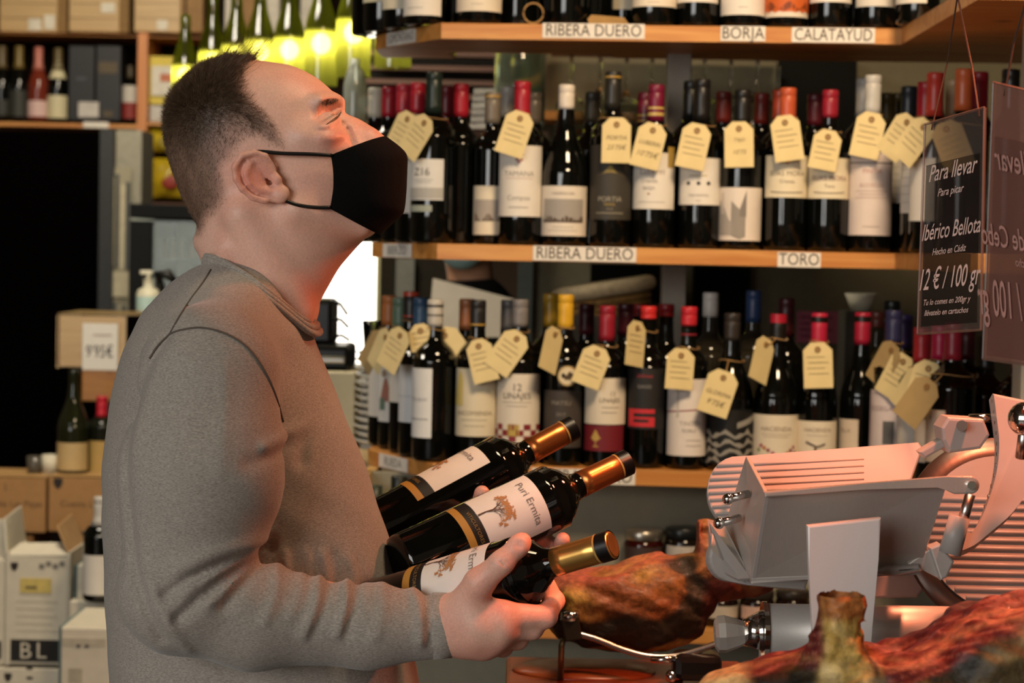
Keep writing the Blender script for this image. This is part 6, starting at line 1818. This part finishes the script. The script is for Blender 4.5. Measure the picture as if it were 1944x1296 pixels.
# ------------------------------------------------------------------ slicer
M_ALU = mat('#c2bdb7', .42, metal=.55, var=.03, bump=.05, scale=160, stretch=(1, 1, 10))
M_ALUS = mat('#c4bdb4', .34, metal=.6, var=.03, bump=.03, scale=120, stretch=(12, 1, 1))
M_ENAM = mat('#98928d', .42, var=.03, spec=.4)
sc = thing('meat_slicer', 'silver gravity meat slicer with tray, round blade and curved guard arm', 'slicer', P(1620, 1330, 2.08))
sc.location.z = .90
LEAN = lambda y, y0=2.20: y0 + (1000 - y) / 150 * .055
def SP(name, pts, t, m, bev=.0008, d=None, parent=None):
    bm = bmesh.new(); add_plate(bm, [P(*q) for q in pts], t, bev, d)
    return W(name, bm, m, parent or sc)
def arcpx(cx, cy, r, a0, a1, n, Y, ry=None):
    return [(cx + r * math.cos(R_(a0 + (a1 - a0) * k / n)), cy - (ry or r) * math.sin(R_(a0 + (a1 - a0) * k / n)), Y) for k in range(n + 1)]
# ribbed back plate
bk = SP('back_plate', [(x, y, LEAN(y)) for x, y, _ in arcpx(1400, 930, 58, 100, 235, 10, 2.26, 66)[0:] + [(1395, 1010, 0), (1700, 1000, 0), (1752, 850, 0), (1744, 838, 0), (1450, 862, 0)]], .008, M_ENAM, .002)
for k in range(10):
    y = 884 + k * 13
    x0 = 1400 - math.sqrt(max(0, 1 - ((y - 930) / 66) ** 2)) * 56 if abs(y - 930) < 66 else 1372
    a, b = P(x0 + 2, y, LEAN(y) - .001), P(1640, y - 12 - k * .6, LEAN(y - 12) + .0004)
    bm = bmesh.new(); add_tube(bm, [a, b], [.0017, .0010], 8); W('rib', bm, M_ENAM, bk, True)
# tray: end plate, front, floor, rim with the lobe
SP('tray_end', [(1416, 866, 2.20), (1453, 938, 2.02), (1427, 1097, 2.06), (1376, 996, 2.20)], .004, M_ALU, .0006)
SP('tray_front', [(1453, 938, 2.02), (1620, 924, 2.02), (1801, 909, 2.02), (1772, 1000, 2.04), (1746, 1083, 2.055), (1600, 1092, 2.06), (1427, 1097, 2.06)], .004, M_ALUS, .0006)
SP('tray_floor', [(1427, 1097, 2.06), (1746, 1083, 2.055), (1690, 1002, 2.21), (1376, 996, 2.20)], .004, M_ALU, .0006, (0, .2, -1))
rim = SP('tray_rim', [(1450, 934, 2.012), (1640, 918, 2.012), (1800, 905, 2.012)] + arcpx(1843, 921, 17, 75, -75, 7, 2.012) + [(1812, 938, 2.012), (1780, 922, 2.012), (1640, 929, 2.012), (1453, 944, 2.012)], .009, M_ALUS, .0015)
bm = bmesh.new(); add_cyl(bm, P(1845, 921, 2.006), P(1845, 921, 2.016), .0042, seg=16); W('rim_bolt', bm, M_CHROME, rim)
for (x, y) in ((1398, 944), (1381, 990)):
    bm = bmesh.new(); a = P(x - 16, y + 3, 2.10); b = P(x + 22, y - 7, 2.12); add_cyl(bm, a, b, .0042, seg=14); add_sphere(bm, a, .0058, 12)
    W('tray_pin', bm, M_CHROME, sc, True)
# carriage base plate with rounded end
SP('carriage_plate', arcpx(1392, 1058, 46, 150, 265, 8, 2.12) + [(1420, 1110, 2.12), (1530, 1120, 2.12), (1536, 1100, 2.12), (1400, 1095, 2.12), (1352, 1000, 2.14)], .012, M_ENAM, .003)
SP('carriage_side', [(1342, 984, 2.14), (1374, 992, 2.16), (1426, 1096, 2.08), (1400, 1099, 2.10), (1374, 1086, 2.12), (1354, 1050, 2.13)], .004, M_ENAM, .0006)
SP('carriage_edge', [(1425, 1103, 2.06), (1540, 1094, 2.06), (1540, 1099, 2.06), (1427, 1109, 2.06)], .012, M_ALU, .001)
SP('carriage_foot', [(1655, 1092, 2.26), (1740, 1084, 2.26), (1762, 1108, 2.26), (1742, 1135, 2.26), (1656, 1136, 2.26)], .02, M_ENAM, .003)
SP('handle_tip', [(1662, 1084, 2.04), (1690, 1076, 2.04), (1745, 1072, 2.04), (1752, 1084, 2.04), (1700, 1094, 2.04), (1668, 1092, 2.04)], .014, M_ENAM, .004)
# front bracket
SP('bracket', [(1533, 998, 1.985), (1673, 983, 1.985), (1668, 1060, 1.985), (1656, 1190, 1.985), (1650, 1330, 1.985), (1548, 1330, 1.985), (1542, 1190, 1.985), (1536, 1080, 1.985)], .010, mat('#ddd7d2', .42, metal=.25, var=.02, bump=.03, scale=200, stretch=(1, 1, 12)), .002)
# motor tube and knob
bm = bmesh.new(); a, b = P(1452, 1196, 2.10), P(1900, 1210, 2.10); add_cyl(bm, a, b, .0265, .030, 36); W('motor_tube', bm, M_ALU, sc, True)
bm = bmesh.new(); add_cyl(bm, P(1447, 1196, 2.10), P(1456, 1196, 2.10), .0285, seg=36); W('tube_ring', bm, M_CHROME, sc)
bm = bmesh.new(); add_cyl(bm, P(1412, 1200, 2.10), P(1450, 1197, 2.10), .013, .021, 24); W('knob_neck', bm, M_CHROME, sc, True)
kn = bmesh.new()
q = (P(1415, 1201, 2.10) - P(1356, 1204, 2.10)).normalized().to_track_quat('Z', 'Y').to_matrix().to_4x4()
pr_ = [(0, 0), (.014, 0), (.0185, .003), (.0190, .010), (.0150, .022), (.0115, .030), (0, .030)]
add_lathe(kn, pr_, 8, Matrix.Translation(P(1357, 1204, 2.10)) @ q)
W('knob', kn, M_ALUS, sc)
# blade housing: disc, ring, ribbed gauge plate
bc = P(1905, 1015, 2.24)
q90 = Matrix.Rotation(R_(90 - 22), 4, 'X')
bm = bmesh.new(); add_lathe(bm, [(0, 0), (.083, 0), (.085, .001), (.085, .006), (0, .006)], 64, Matrix.Translation(bc) @ q90); W('blade_cover', bm, M_ENAM, sc)
bm = bmesh.new(); add_lathe(bm, [(.084, -.004), (.105, -.004), (.107, .0), (.105, .004), (.084, .004)], 72, Matrix.Translation(bc) @ q90); W('blade_ring', bm, mat('#4a403a', .3, metal=.6), sc, True)
gp = SP('gauge_plate', [(1800, 940, 2.29), (1990, 930, 2.29), (1990, 1200, 2.275), (1790, 1200, 2.275)], .008, M_ENAM, .002)
bcov = [c for c in sc.children if c.name.startswith('blade_cover')][0]
for k in range(13):
    hz = .036 - k * .0088
    hc = math.sqrt(max(.0001, .0825 ** 2 - hz * hz))
    o_ = bc + Vector((0, .375, .927)) * hz + Vector((0, -.927, .375)) * .0066
    bm = bmesh.new(); add_tube(bm, [o_ - Vector((hc, 0, 0)), o_ + Vector((hc, 0, 0))], .0024, 8); W('rib', bm, M_ENAM, bcov, True)
# sharpener block and ledge
sb = SP('sharpener_body', [(1787, 812, 2.12), (1800, 792, 2.12), (1868, 796, 2.12), (1880, 826, 2.12), (1862, 852, 2.12), (1802, 860, 2.12), (1790, 836, 2.12)], .04, M_ENAM, .003)
SP('sharpener_slide', [(1745, 858, 2.13), (1790, 832, 2.13), (1797, 848, 2.13), (1756, 870, 2.13)], .02, M_ENAM, .002)
bm = bmesh.new(); add_cyl(bm, P(1826, 808, 2.11), P(1826, 808, 2.13), .0055, seg=16); W('screw', bm, mat('#5d5048', .4, metal=.8), sb)
bm = bmesh.new(); add_cyl(bm, P(1862, 786, 2.15), P(1862, 800, 2.15), .012, .014, 20); W('screw_cap', bm, M_CHROME, sc, True)
# curved guard arm with a row of pins
Lft = catmull([(1886, 744), (1892, 790), (1897, 840), (1893, 890), (1880, 940), (1862, 985), (1842, 1015)], 5, closed=False)
Rgt = catmull([(1962, 760), (1972, 820), (1968, 880), (1952, 930), (1920, 975), (1880, 1010), (1850, 1034), (1822, 1046)], 5, closed=False)
AL = lambda y: 2.05 + (1040 - y) / 300 * .07
arm = SP('guard_arm', [(q_[0], q_[1], AL(q_[1])) for q_ in Lft] + [(1815, 1035, AL(1035))] + [(q_[0], q_[1], AL(q_[1])) for q_ in Rgt][::-1], .022, M_ENAM, .004)
for k in range(11):
    x, y = Lft[2 + k * 2][:2]
    bm = bmesh.new(); add_cyl(bm, P(x - 5, y + 2, AL(y) + .01), P(x + 5, y + 2, AL(y) + .01), .0020, seg=10); W('pin', bm, M_CHROME, arm)
# rod, sleeve and hinge
bm = bmesh.new(); add_cyl(bm, P(1842, 938, 2.035), P(1825, 1000, 2.035), .0052, seg=18); W('rod', bm, M_STEEL, sc, True)
bm = bmesh.new(); add_cyl(bm, P(1822, 980, 2.035), P(1803, 1050, 2.035), .0100, .0108, 24); W('rod_sleeve', bm, M_ENAM, sc, True)
SP('hinge_block', [(1765, 1040, 2.04), (1785, 1032, 2.04), (1812, 1066, 2.04), (1798, 1096, 2.04), (1786, 1102, 2.04)], .018, M_ALU, .002)
SP('hinge_plate', [(1722, 1072, 2.05), (1768, 1040, 2.05), (1786, 1100, 2.05), (1752, 1082, 2.05)], .005, M_ALU, .001)
bm = bmesh.new(); add_sphere(bm, P(1946, 795, 2.03), .0165, 24); W('ball_knob', bm, M_CHROME, sc, True)
bm = bmesh.new(); add_cyl(bm, P(1945, 815, 2.03), P(1938, 868, 2.04), .0055, seg=14); W('knob_rod', bm, M_STEEL, sc, True)
# machine base standing on the counter
a, b = P(1480, 1215, 2.1), P(1960, 1215, 2.1)
box_obj('machine_base', (a.x, 2.04, .9003), (b.x, 2.28, a.z - .005), M_ENAM, sc, .01)

# ------------------------------------------------------------------ hams
M_HAM = attr_mat('ham', .58, .8, 130, spec=.35, coat=.03, mott=.4)
def biggest(V, F):
    lab = np.arange(len(V))
    for _ in range(4000):
        m = lab[F].min(1)
        new = lab.copy()
        np.minimum.at(new, F.ravel(), np.repeat(m, 4))
        new = new[new]
        if (new == lab).all(): break
        lab = new
    u, c = np.unique(lab, return_counts=True)
    keep = lab == u[c.argmax()]
    idx = np.cumsum(keep) - 1
    return V[keep], idx[F[keep[F[:, 0]]]]
def make_ham(name, label, G, ax, h, f, colour, parts=()):
    V, F = biggest(*nets(f, ax, h))
    V = relax(V, F, 1, .4)
    me = np_mesh(name, V, F)
    set_col(me, colour(V))
    o = link(name, me, M_HAM)
    return o
def blend(c, cc, m):
    m = np.clip(m, 0, 1)[:, None]
    return c * (1 - m) + np.array(lin(cc)) * m
# ham on the rear stand
YH = 2.78
h = .004
lo = (P(1020, 1100, YH).x, YH - .13, P(1200, 1260, YH).z); hi = (P(1480, 1100, YH).x, YH + .13, P(1200, 970, YH).z)
G, ax = grid(lo, hi, h)
f = ball(G, pv(1118, 1142, YH), 1.0, (.068, .075, .054))
f = smin(f, ball(G, pv(1215, 1142, YH), 1.0, (.098, .075, .066)), .03)
f = smin(f, cone(G, pv(1260, 1120, YH), pv(1350, 1082, YH - .01), .040, .028), .03)
f = smin(f, cone(G, pv(1352, 1085, YH - .01), pv(1340, 1008, YH), .034, .019), .015)
f = smin(f, cone(G, pv(1322, 1050, YH - .02), pv(1322, 1000, YH - .02), .012, .010), .006)
f = smin(f, cone(G, pv(1340, 1085, YH), pv(1440, 1100, YH), .034, .022), .02)
# sliced top face
n_ = (P(1100, 1078, YH) - P(1330, 1030, YH)); top_l = P(1140, 1082, YH)
nx_, nz_ = -n_.z, n_.x
ln_ = math.hypot(nx_, nz_); nx_, nz_ = nx_ / ln_, nz_ / ln_
if nz_ < 0: nx_, nz_ = -nx_, -nz_
cut = (G[0] - top_l.x) * nx_ + (G[2] - top_l.z) * nz_ + .004 * np.sin(G[0] * 60) + 0 * G[1]
keep = P(1322, 1030, YH).x
f = np.where(G[0] + 0 * f < keep, smax(f, cut, .006), f)
f = f + .0015 * np.sin(G[0] * 180 + 3 * np.sin(G[2] * 90 + G[1] * 50)) * np.sin(G[2] * 210 + G[1] * 120) + .003 * np.sin(G[0] * 75 + 2 * np.sin(G[2] * 60)) * np.sin(G[2] * 110 + G[1] * 70)
def colour_rear(V):
    px, py = to_px(V[:, 0], V[:, 2], YH)
    c = np.tile(np.array(lin('#8f5f2c')), (len(V), 1))
    c = blend(c, '#c4a050', sstep(.1, .9, wob(V, 55, 1)) * .8)
    c = blend(c, '#6d3818', sstep(.0, .6, wob(V, 45, 2)) * .85)
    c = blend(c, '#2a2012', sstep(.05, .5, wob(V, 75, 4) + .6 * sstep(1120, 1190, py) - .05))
    c = blend(c, '#a85a48', sstep(1100, 1076, py + .26 * (px - 1140) + 6 * wob(V, 120, 9)) * (px < 1330) * .85)
    c = blend(c, '#5a2018', sstep(1320, 1350, px) * sstep(1050, 1075, py) * .8)
    c = blend(c, '#7a4026', sstep(1310, 1325, px) * sstep(1060, 1040, py) * .6)
    return c
rh = make_ham('cured_ham', '', G, ax, h, f, colour_rear)
tag(rh, 'cured ham with mottled yellow rind held in the rear ham stand', 'ham')
st = thing('ham_stand', 'wooden ham stand with a steel arc and clamp behind the slicer', 'ham stand', (P(1150, 1290, YH).x, YH, .90))
a, b = P(960, 1290, YH), P(1420, 1290, YH)
bm = bmesh.new(); add_box(bm, ((a.x + b.x) / 2, YH, .925), (b.x - a.x, .19, .05), bev=.006); W('base_board', bm, wood('#6d2a14', '#8a3d1e', rough=.3), st)
bm = bmesh.new(); add_sphere(bm, (P(1108, 1290, YH).x, YH, .950), .1, 28, (.95, .62, .13)); W('carved_rest', bm, wood('#8a3d1e', '#a5532a', rough=.3), st, True)
bm = bmesh.new()
arc = [P(x, y, YH - .08) for x, y in ((1085, 1200), (1130, 1212), (1180, 1232), (1230, 1245), (1280, 1245), (1330, 1232), (1385, 1212), (1430, 1190))]
arc = [Vector(q_) for q_ in catmull([tuple(q_) for q_ in arc], 4, closed=False)]
add_tube(bm, arc, .0042, 10); W('steel_arc', bm, M_STEEL, st, True)
bm = bmesh.new(); c_ = P(1292, 1244, YH - .08); add_cyl(bm, c_, Vector((c_.x, c_.y + .03, .945)), .006, seg=14); W('arc_post', bm, M_STEEL, st)
bm = bmesh.new(); add_cyl(bm, P(1235, 1252, YH - .085), P(1290, 1250, YH - .085), .0045, seg=12); W('screw', bm, M_CHROME, st, True)
bm = bmesh.new(); add_box(bm, P(1322, 1262, YH - .07), (.062, .05, .035), bev=.010); W('clamp_body', bm, mat('#14110f', .2), st)
bm = bmesh.new(); add_sphere(bm, P(1275, 1283, YH - .085), .0085, 16); add_cyl(bm, P(1275, 1283, YH - .085), P(1320, 1283, YH - .085), .0055, seg=14); W('clamp_screw', bm, M_CHROME, st, True)
bm = bmesh.new(); add_box(bm, P(1085, 1190, YH - .09), (.022, .03, .030), rot=Matrix.Rotation(R_(-12), 3, 'Y'), bev=.002); W('front_clamp', bm, mat('#3a3226', .35, metal=.5), st)
bm = bmesh.new(); add_cyl(bm, P(1082, 1176, YH - .095), P(1082, 1160, YH - .095), .0125, .0115, 20); W('clamp_knob', bm, M_CHROME, st, True)
bm = bmesh.new(); add_tube(bm, [P(1070, 1212, YH - .09), P(1066, 1225, YH - .09), Vector((P(1066, 1225, YH - .09).x, YH - .06, .948))], .004, 10); W('clamp_leg', bm, mat('#8a8060', .35, metal=.8), st, True)
# plate of the rear jars
# ham in front, cut open, trotter bone upright
YG = 1.80
h = .0034
lo = (P(1320, 1200, YG).x, YG - .11, P(1600, 1400, YG).z); hi = (P(2010, 1200, YG).x, YG + .11, P(1600, 1115, YG).z)
G, ax = grid(lo, hi, h)
f = cone(G, pv(1400, 1340, YG), pv(1660, 1345, YG), .040, .062)
f = smin(f, cone(G, pv(1660, 1345, YG), pv(1900, 1270, YG), .066, .072), .04)
f = smin(f, cone(G, pv(1900, 1262, YG), pv(2000, 1235, YG), .060, .06), .04)
# carved trough
cpts = [(1310, 1292), (1400, 1262), (1480, 1242), (1560, 1224), (1640, 1238), (1720, 1236), (1770, 1214), (1810, 1182), (1850, 1160), (1900, 1150), (2020, 1138)]
xs = np.array([P(x, y, YG).x for x, y in cpts]); zs = np.array([P(x, y, YG).z for x, y in cpts])
surf = np.interp(ax[0], xs, zs).astype(np.float32)[:, None, None]
cut = (G[2] - surf + .06 * np.maximum(0, YG - .02 - G[1]) + .0025 * np.sin(G[0] * 130 + 2 * np.sin(G[1] * 60)) + .002 * np.sin(G[1] * 190 + G[0] * 40)) * .9
f = smax(f, cut + 0 * f, .008)
bone = chain(G, [pv(1585, 1320, YG - .02), pv(1592, 1230, YG - .03), pv(1600, 1148, YG - .03)], [.036, .0215, .0175], .01)
bone = smin(bone, ball(G, pv(1600, 1146, YG - .03), .0182, (1.0, 1, .80)), .008)
bone = bone + .0022 * np.sin(G[0] * 260 + 2 * np.sin(G[2] * 200)) * np.sin(G[2] * 300 + G[1] * 150) + .0012 * np.sin(G[0] * 600 + G[2] * 420) * np.sin(G[2] * 700)
f = smin(f, bone, .012)
rg = .0016 * np.sin(G[0] * 160 + 3 * np.sin(G[2] * 90)) * np.sin(G[2] * 170 + G[1] * 90) + .0022 * np.sin(G[0] * 70 + G[2] * 50) * np.sin(G[1] * 80 + G[2] * 60)
f = f + rg
def colour_front(V):
    px, py = to_px(V[:, 0], V[:, 2], YG)
    s0 = np.interp(V[:, 0], xs, zs)
    dep = s0 - V[:, 2]
    c = np.tile(np.array(lin('#4a3a1e')), (len(V), 1))
    c = blend(c, '#8a6a2e', sstep(.0, .7, wob(V, 85, 1)) * .8)
    c = blend(c, '#17130c', sstep(.0, .5, wob(V, 60, 2) + .15) * .9)
    lim = .010 + .006 * np.interp(px, [1300, 1450, 1640, 1720, 1800, 1944], [-1, -.6, .3, .3, 1.0, 1.2])
    meat = sstep(lim + .004, lim - .002, dep + .0035 * wob(V, 120, 7))
    c = blend(c, '#5e1c17', meat)
    streak = np.sin((V[:, 2] - .35 * V[:, 0]) * 900 + 3 * wob(V, 60, 5))
    c = blend(c, '#a86a54', meat * sstep(.65, .98, streak) * .45)
    c = blend(c, '#4d100f', meat * sstep(.5, .9, -streak) * .7)
    rim = np.exp(-((dep - .001) / .0022) ** 2) * (V[:, 1] < YG)
    c = blend(c, '#b07a50', rim * .5)
    c = blend(c, '#d8b878', sstep(1430, 1385, px) * .95)
    bm_ = np.exp(-(np.maximum(0, np.abs(px - 1596) - 40 - .25 * np.maximum(0, py - 1220)) / 8) ** 2) * sstep(1300, 1250, py) * sstep(YG + .02, YG - .004, V[:, 1])
    c = blend(c, '#b5924a', bm_)
    c = blend(c, '#d6bb80', bm_ * sstep(.1, .8, wob(V, 130, 11)) * .7)
    c = blend(c, '#a85a2a', bm_ * sstep(1168, 1148, py) * .8)
    c = blend(c, '#3a2a14', bm_ * sstep(1620, 1640, px + 8 * wob(V, 200, 12)))
    c = blend(c, '#b09468', np.exp(-(((px - 1925) / 26) ** 2 + ((py - 1185) / 20) ** 2)))
    c = blend(c, '#a88a58', np.exp(-(((px - 1870) / 30) ** 2 + ((py - 1215) / 10) ** 2)) * .7)
    return c
fh_ = make_ham('cured_ham', '', G, ax, h, f, colour_front)
tag(fh_, 'carved open ham with red meat and an upright knuckle bone before the slicer', 'ham')
st2 = thing('ham_holder', 'dark holder under the carved ham on the counter', 'ham stand', (P(1650, 1400, YG).x, YG, .90))
a, b = P(1480, 1400, YG), P(1900, 1400, YG)
box_obj('holder_base', (a.x, YG - .08, .9003), (b.x, YG + .08, .93), wood('#5a2412', '#6d3218', rough=.35), st2, .004)
bm = bmesh.new(); add_box(bm, ((a.x + b.x) / 2, YG, (.93 + P(1700, 1345, YG).z - .05) / 2), (.05, .06, P(1700, 1345, YG).z - .05 - .93)); W('holder_post', bm, mat('#14110f', .3), st2)

# ------------------------------------------------------------------ hanging acrylic signs
def acrylic(name, col, alpha):
    return mat(col, .12, alpha=alpha, var=.02, spec=.5, coat=.2)
def sign(label, corners, col, alpha, lines_, inkc, mirror=False, insert=None):
    """corners TL, TR, BR, BL as (px, py, Y)"""
    TL, TR, BR, BL = [P(*c) for c in corners]
    root = thing('hanging_sign', label, 'sign', (TL + TR) / 2)
    bm = bmesh.new(); add_plate(bm, [TL, TR, BR, BL], .003, .0004); sheet = W('sheet', bm, acrylic('a', col, alpha), root)
    n = (TR - TL).cross(BL - TL).normalized()
    if n.y > 0: n = -n
    for (a, b) in ((TL, TR), (TR, BR), (BR, BL), (BL, TL)):
        bm = bmesh.new(); add_tube(bm, [a, b], .0014, 6); W('edge', bm, mat('#6a5c52', .25, alpha=.45, var=.03), sheet)
    def at(u, v):
        return (TL * (1 - u) + TR * u) * (1 - v) + (BL * (1 - u) + BR * u) * v
    if insert:
        bm = bmesh.new(); add_plate(bm, [at(u, v) - n * .0004 + n * .0012 for u, v in ((.06, insert[0]), (.94, insert[0]), (.94, insert[1]), (.06, insert[1]))], .0006); W('insert', bm, mat(insert[2], .5, alpha=insert[3], var=.05), sheet)
    wd = (TR - TL).length; ht = (BL - TL).length
    for (s, u, v, hh, mw) in lines_:
        vf = ([], [])
        tv, tf = text_geo(s, .35, .006)
        wt = max(p[0] for p in tv) - min(p[0] for p in tv)
        sz = hh / .7; sx = min(sz, mw * wd / wt)
        pts = []
        for p in tv:
            du = p[0] * sx / wd * (-1 if mirror else 1); dv = -p[1] * sz / ht
            pts.append(at(u + du, v + dv) + n * .0026)
        join(vf, (pts, tf))
        py = py_obj('lettering', vf[0], vf[1], mat(inkc, .6), None); py.parent = sheet
    return root, at
r1, at1 = sign('clear hanging sign lettered Para llevar and 12 euro per 100 gr', [(1756, 236, 2.26), (1869, 204, 2.16), (1862, 626, 2.16), (1742, 634, 2.26)], '#5d5650', .30,
     [('Para llevar', .52, .25, .017, .80), ('Para picar', .50, .345, .008, .5), ('Ibérico Bellota', .52, .525, .017, .95), ('Hecho en Cádiz', .50, .62, .007, .55), ('12 € / 100 gr', .50, .75, .022, .98), ('Tu lo comes en 200gr y', .48, .855, .006, .75), ('llévatelo en cartuchos', .48, .905, .006, .75)], '#cfb8ae', insert=(.20, .965, '#1c1a19', .45))
bm = bmesh.new()
pk = P(1818, -8, 2.22)
add_tube(bm, [at1(.92, .035), P(1846, 130, 2.20), pk], .0011, 6); add_tube(bm, [pk, P(1798, 120, 2.26), at1(.12, .035)], .0009, 6)
o = W('cord', bm, mat('#3f2c1f', .9), r1)
bm = bmesh.new(); add_tube(bm, [pk, Vector((pk.x, pk.y, 3.1))], .0011, 6); W('cord', bm, mat('#3f2c1f', .9), r1)
r2, at2 = sign('hanging sign seen from behind, coloured as lit red, with mirrored lettering', [(1886, 156, 1.98), (2010, 186, 1.86), (2000, 700, 1.86), (1866, 681, 1.98)], '#8a6458', .62,  # red lamp light put into the sheet, insert and ink colours
     [('Para llevar', .62, .27, .022, 1.0), ('Ibérico de Cebo', .58, .55, .020, 1.25), ('Hecho', .60, .63, .008, .4), ('12 € / 100 gr', .50, .78, .034, 1.1)], '#b58a80', mirror=True, insert=(.19, .985, '#7a564c', .55))
bm = bmesh.new(); pk2 = P(1960, -40, 1.95)
add_tube(bm, [at2(.18, .04), P(1925, 80, 1.96), pk2], .0011, 6); add_tube(bm, [pk2, Vector((pk2.x, pk2.y, 3.1))], .0011, 6); W('cord', bm, mat('#3f2c1f', .9), r2)
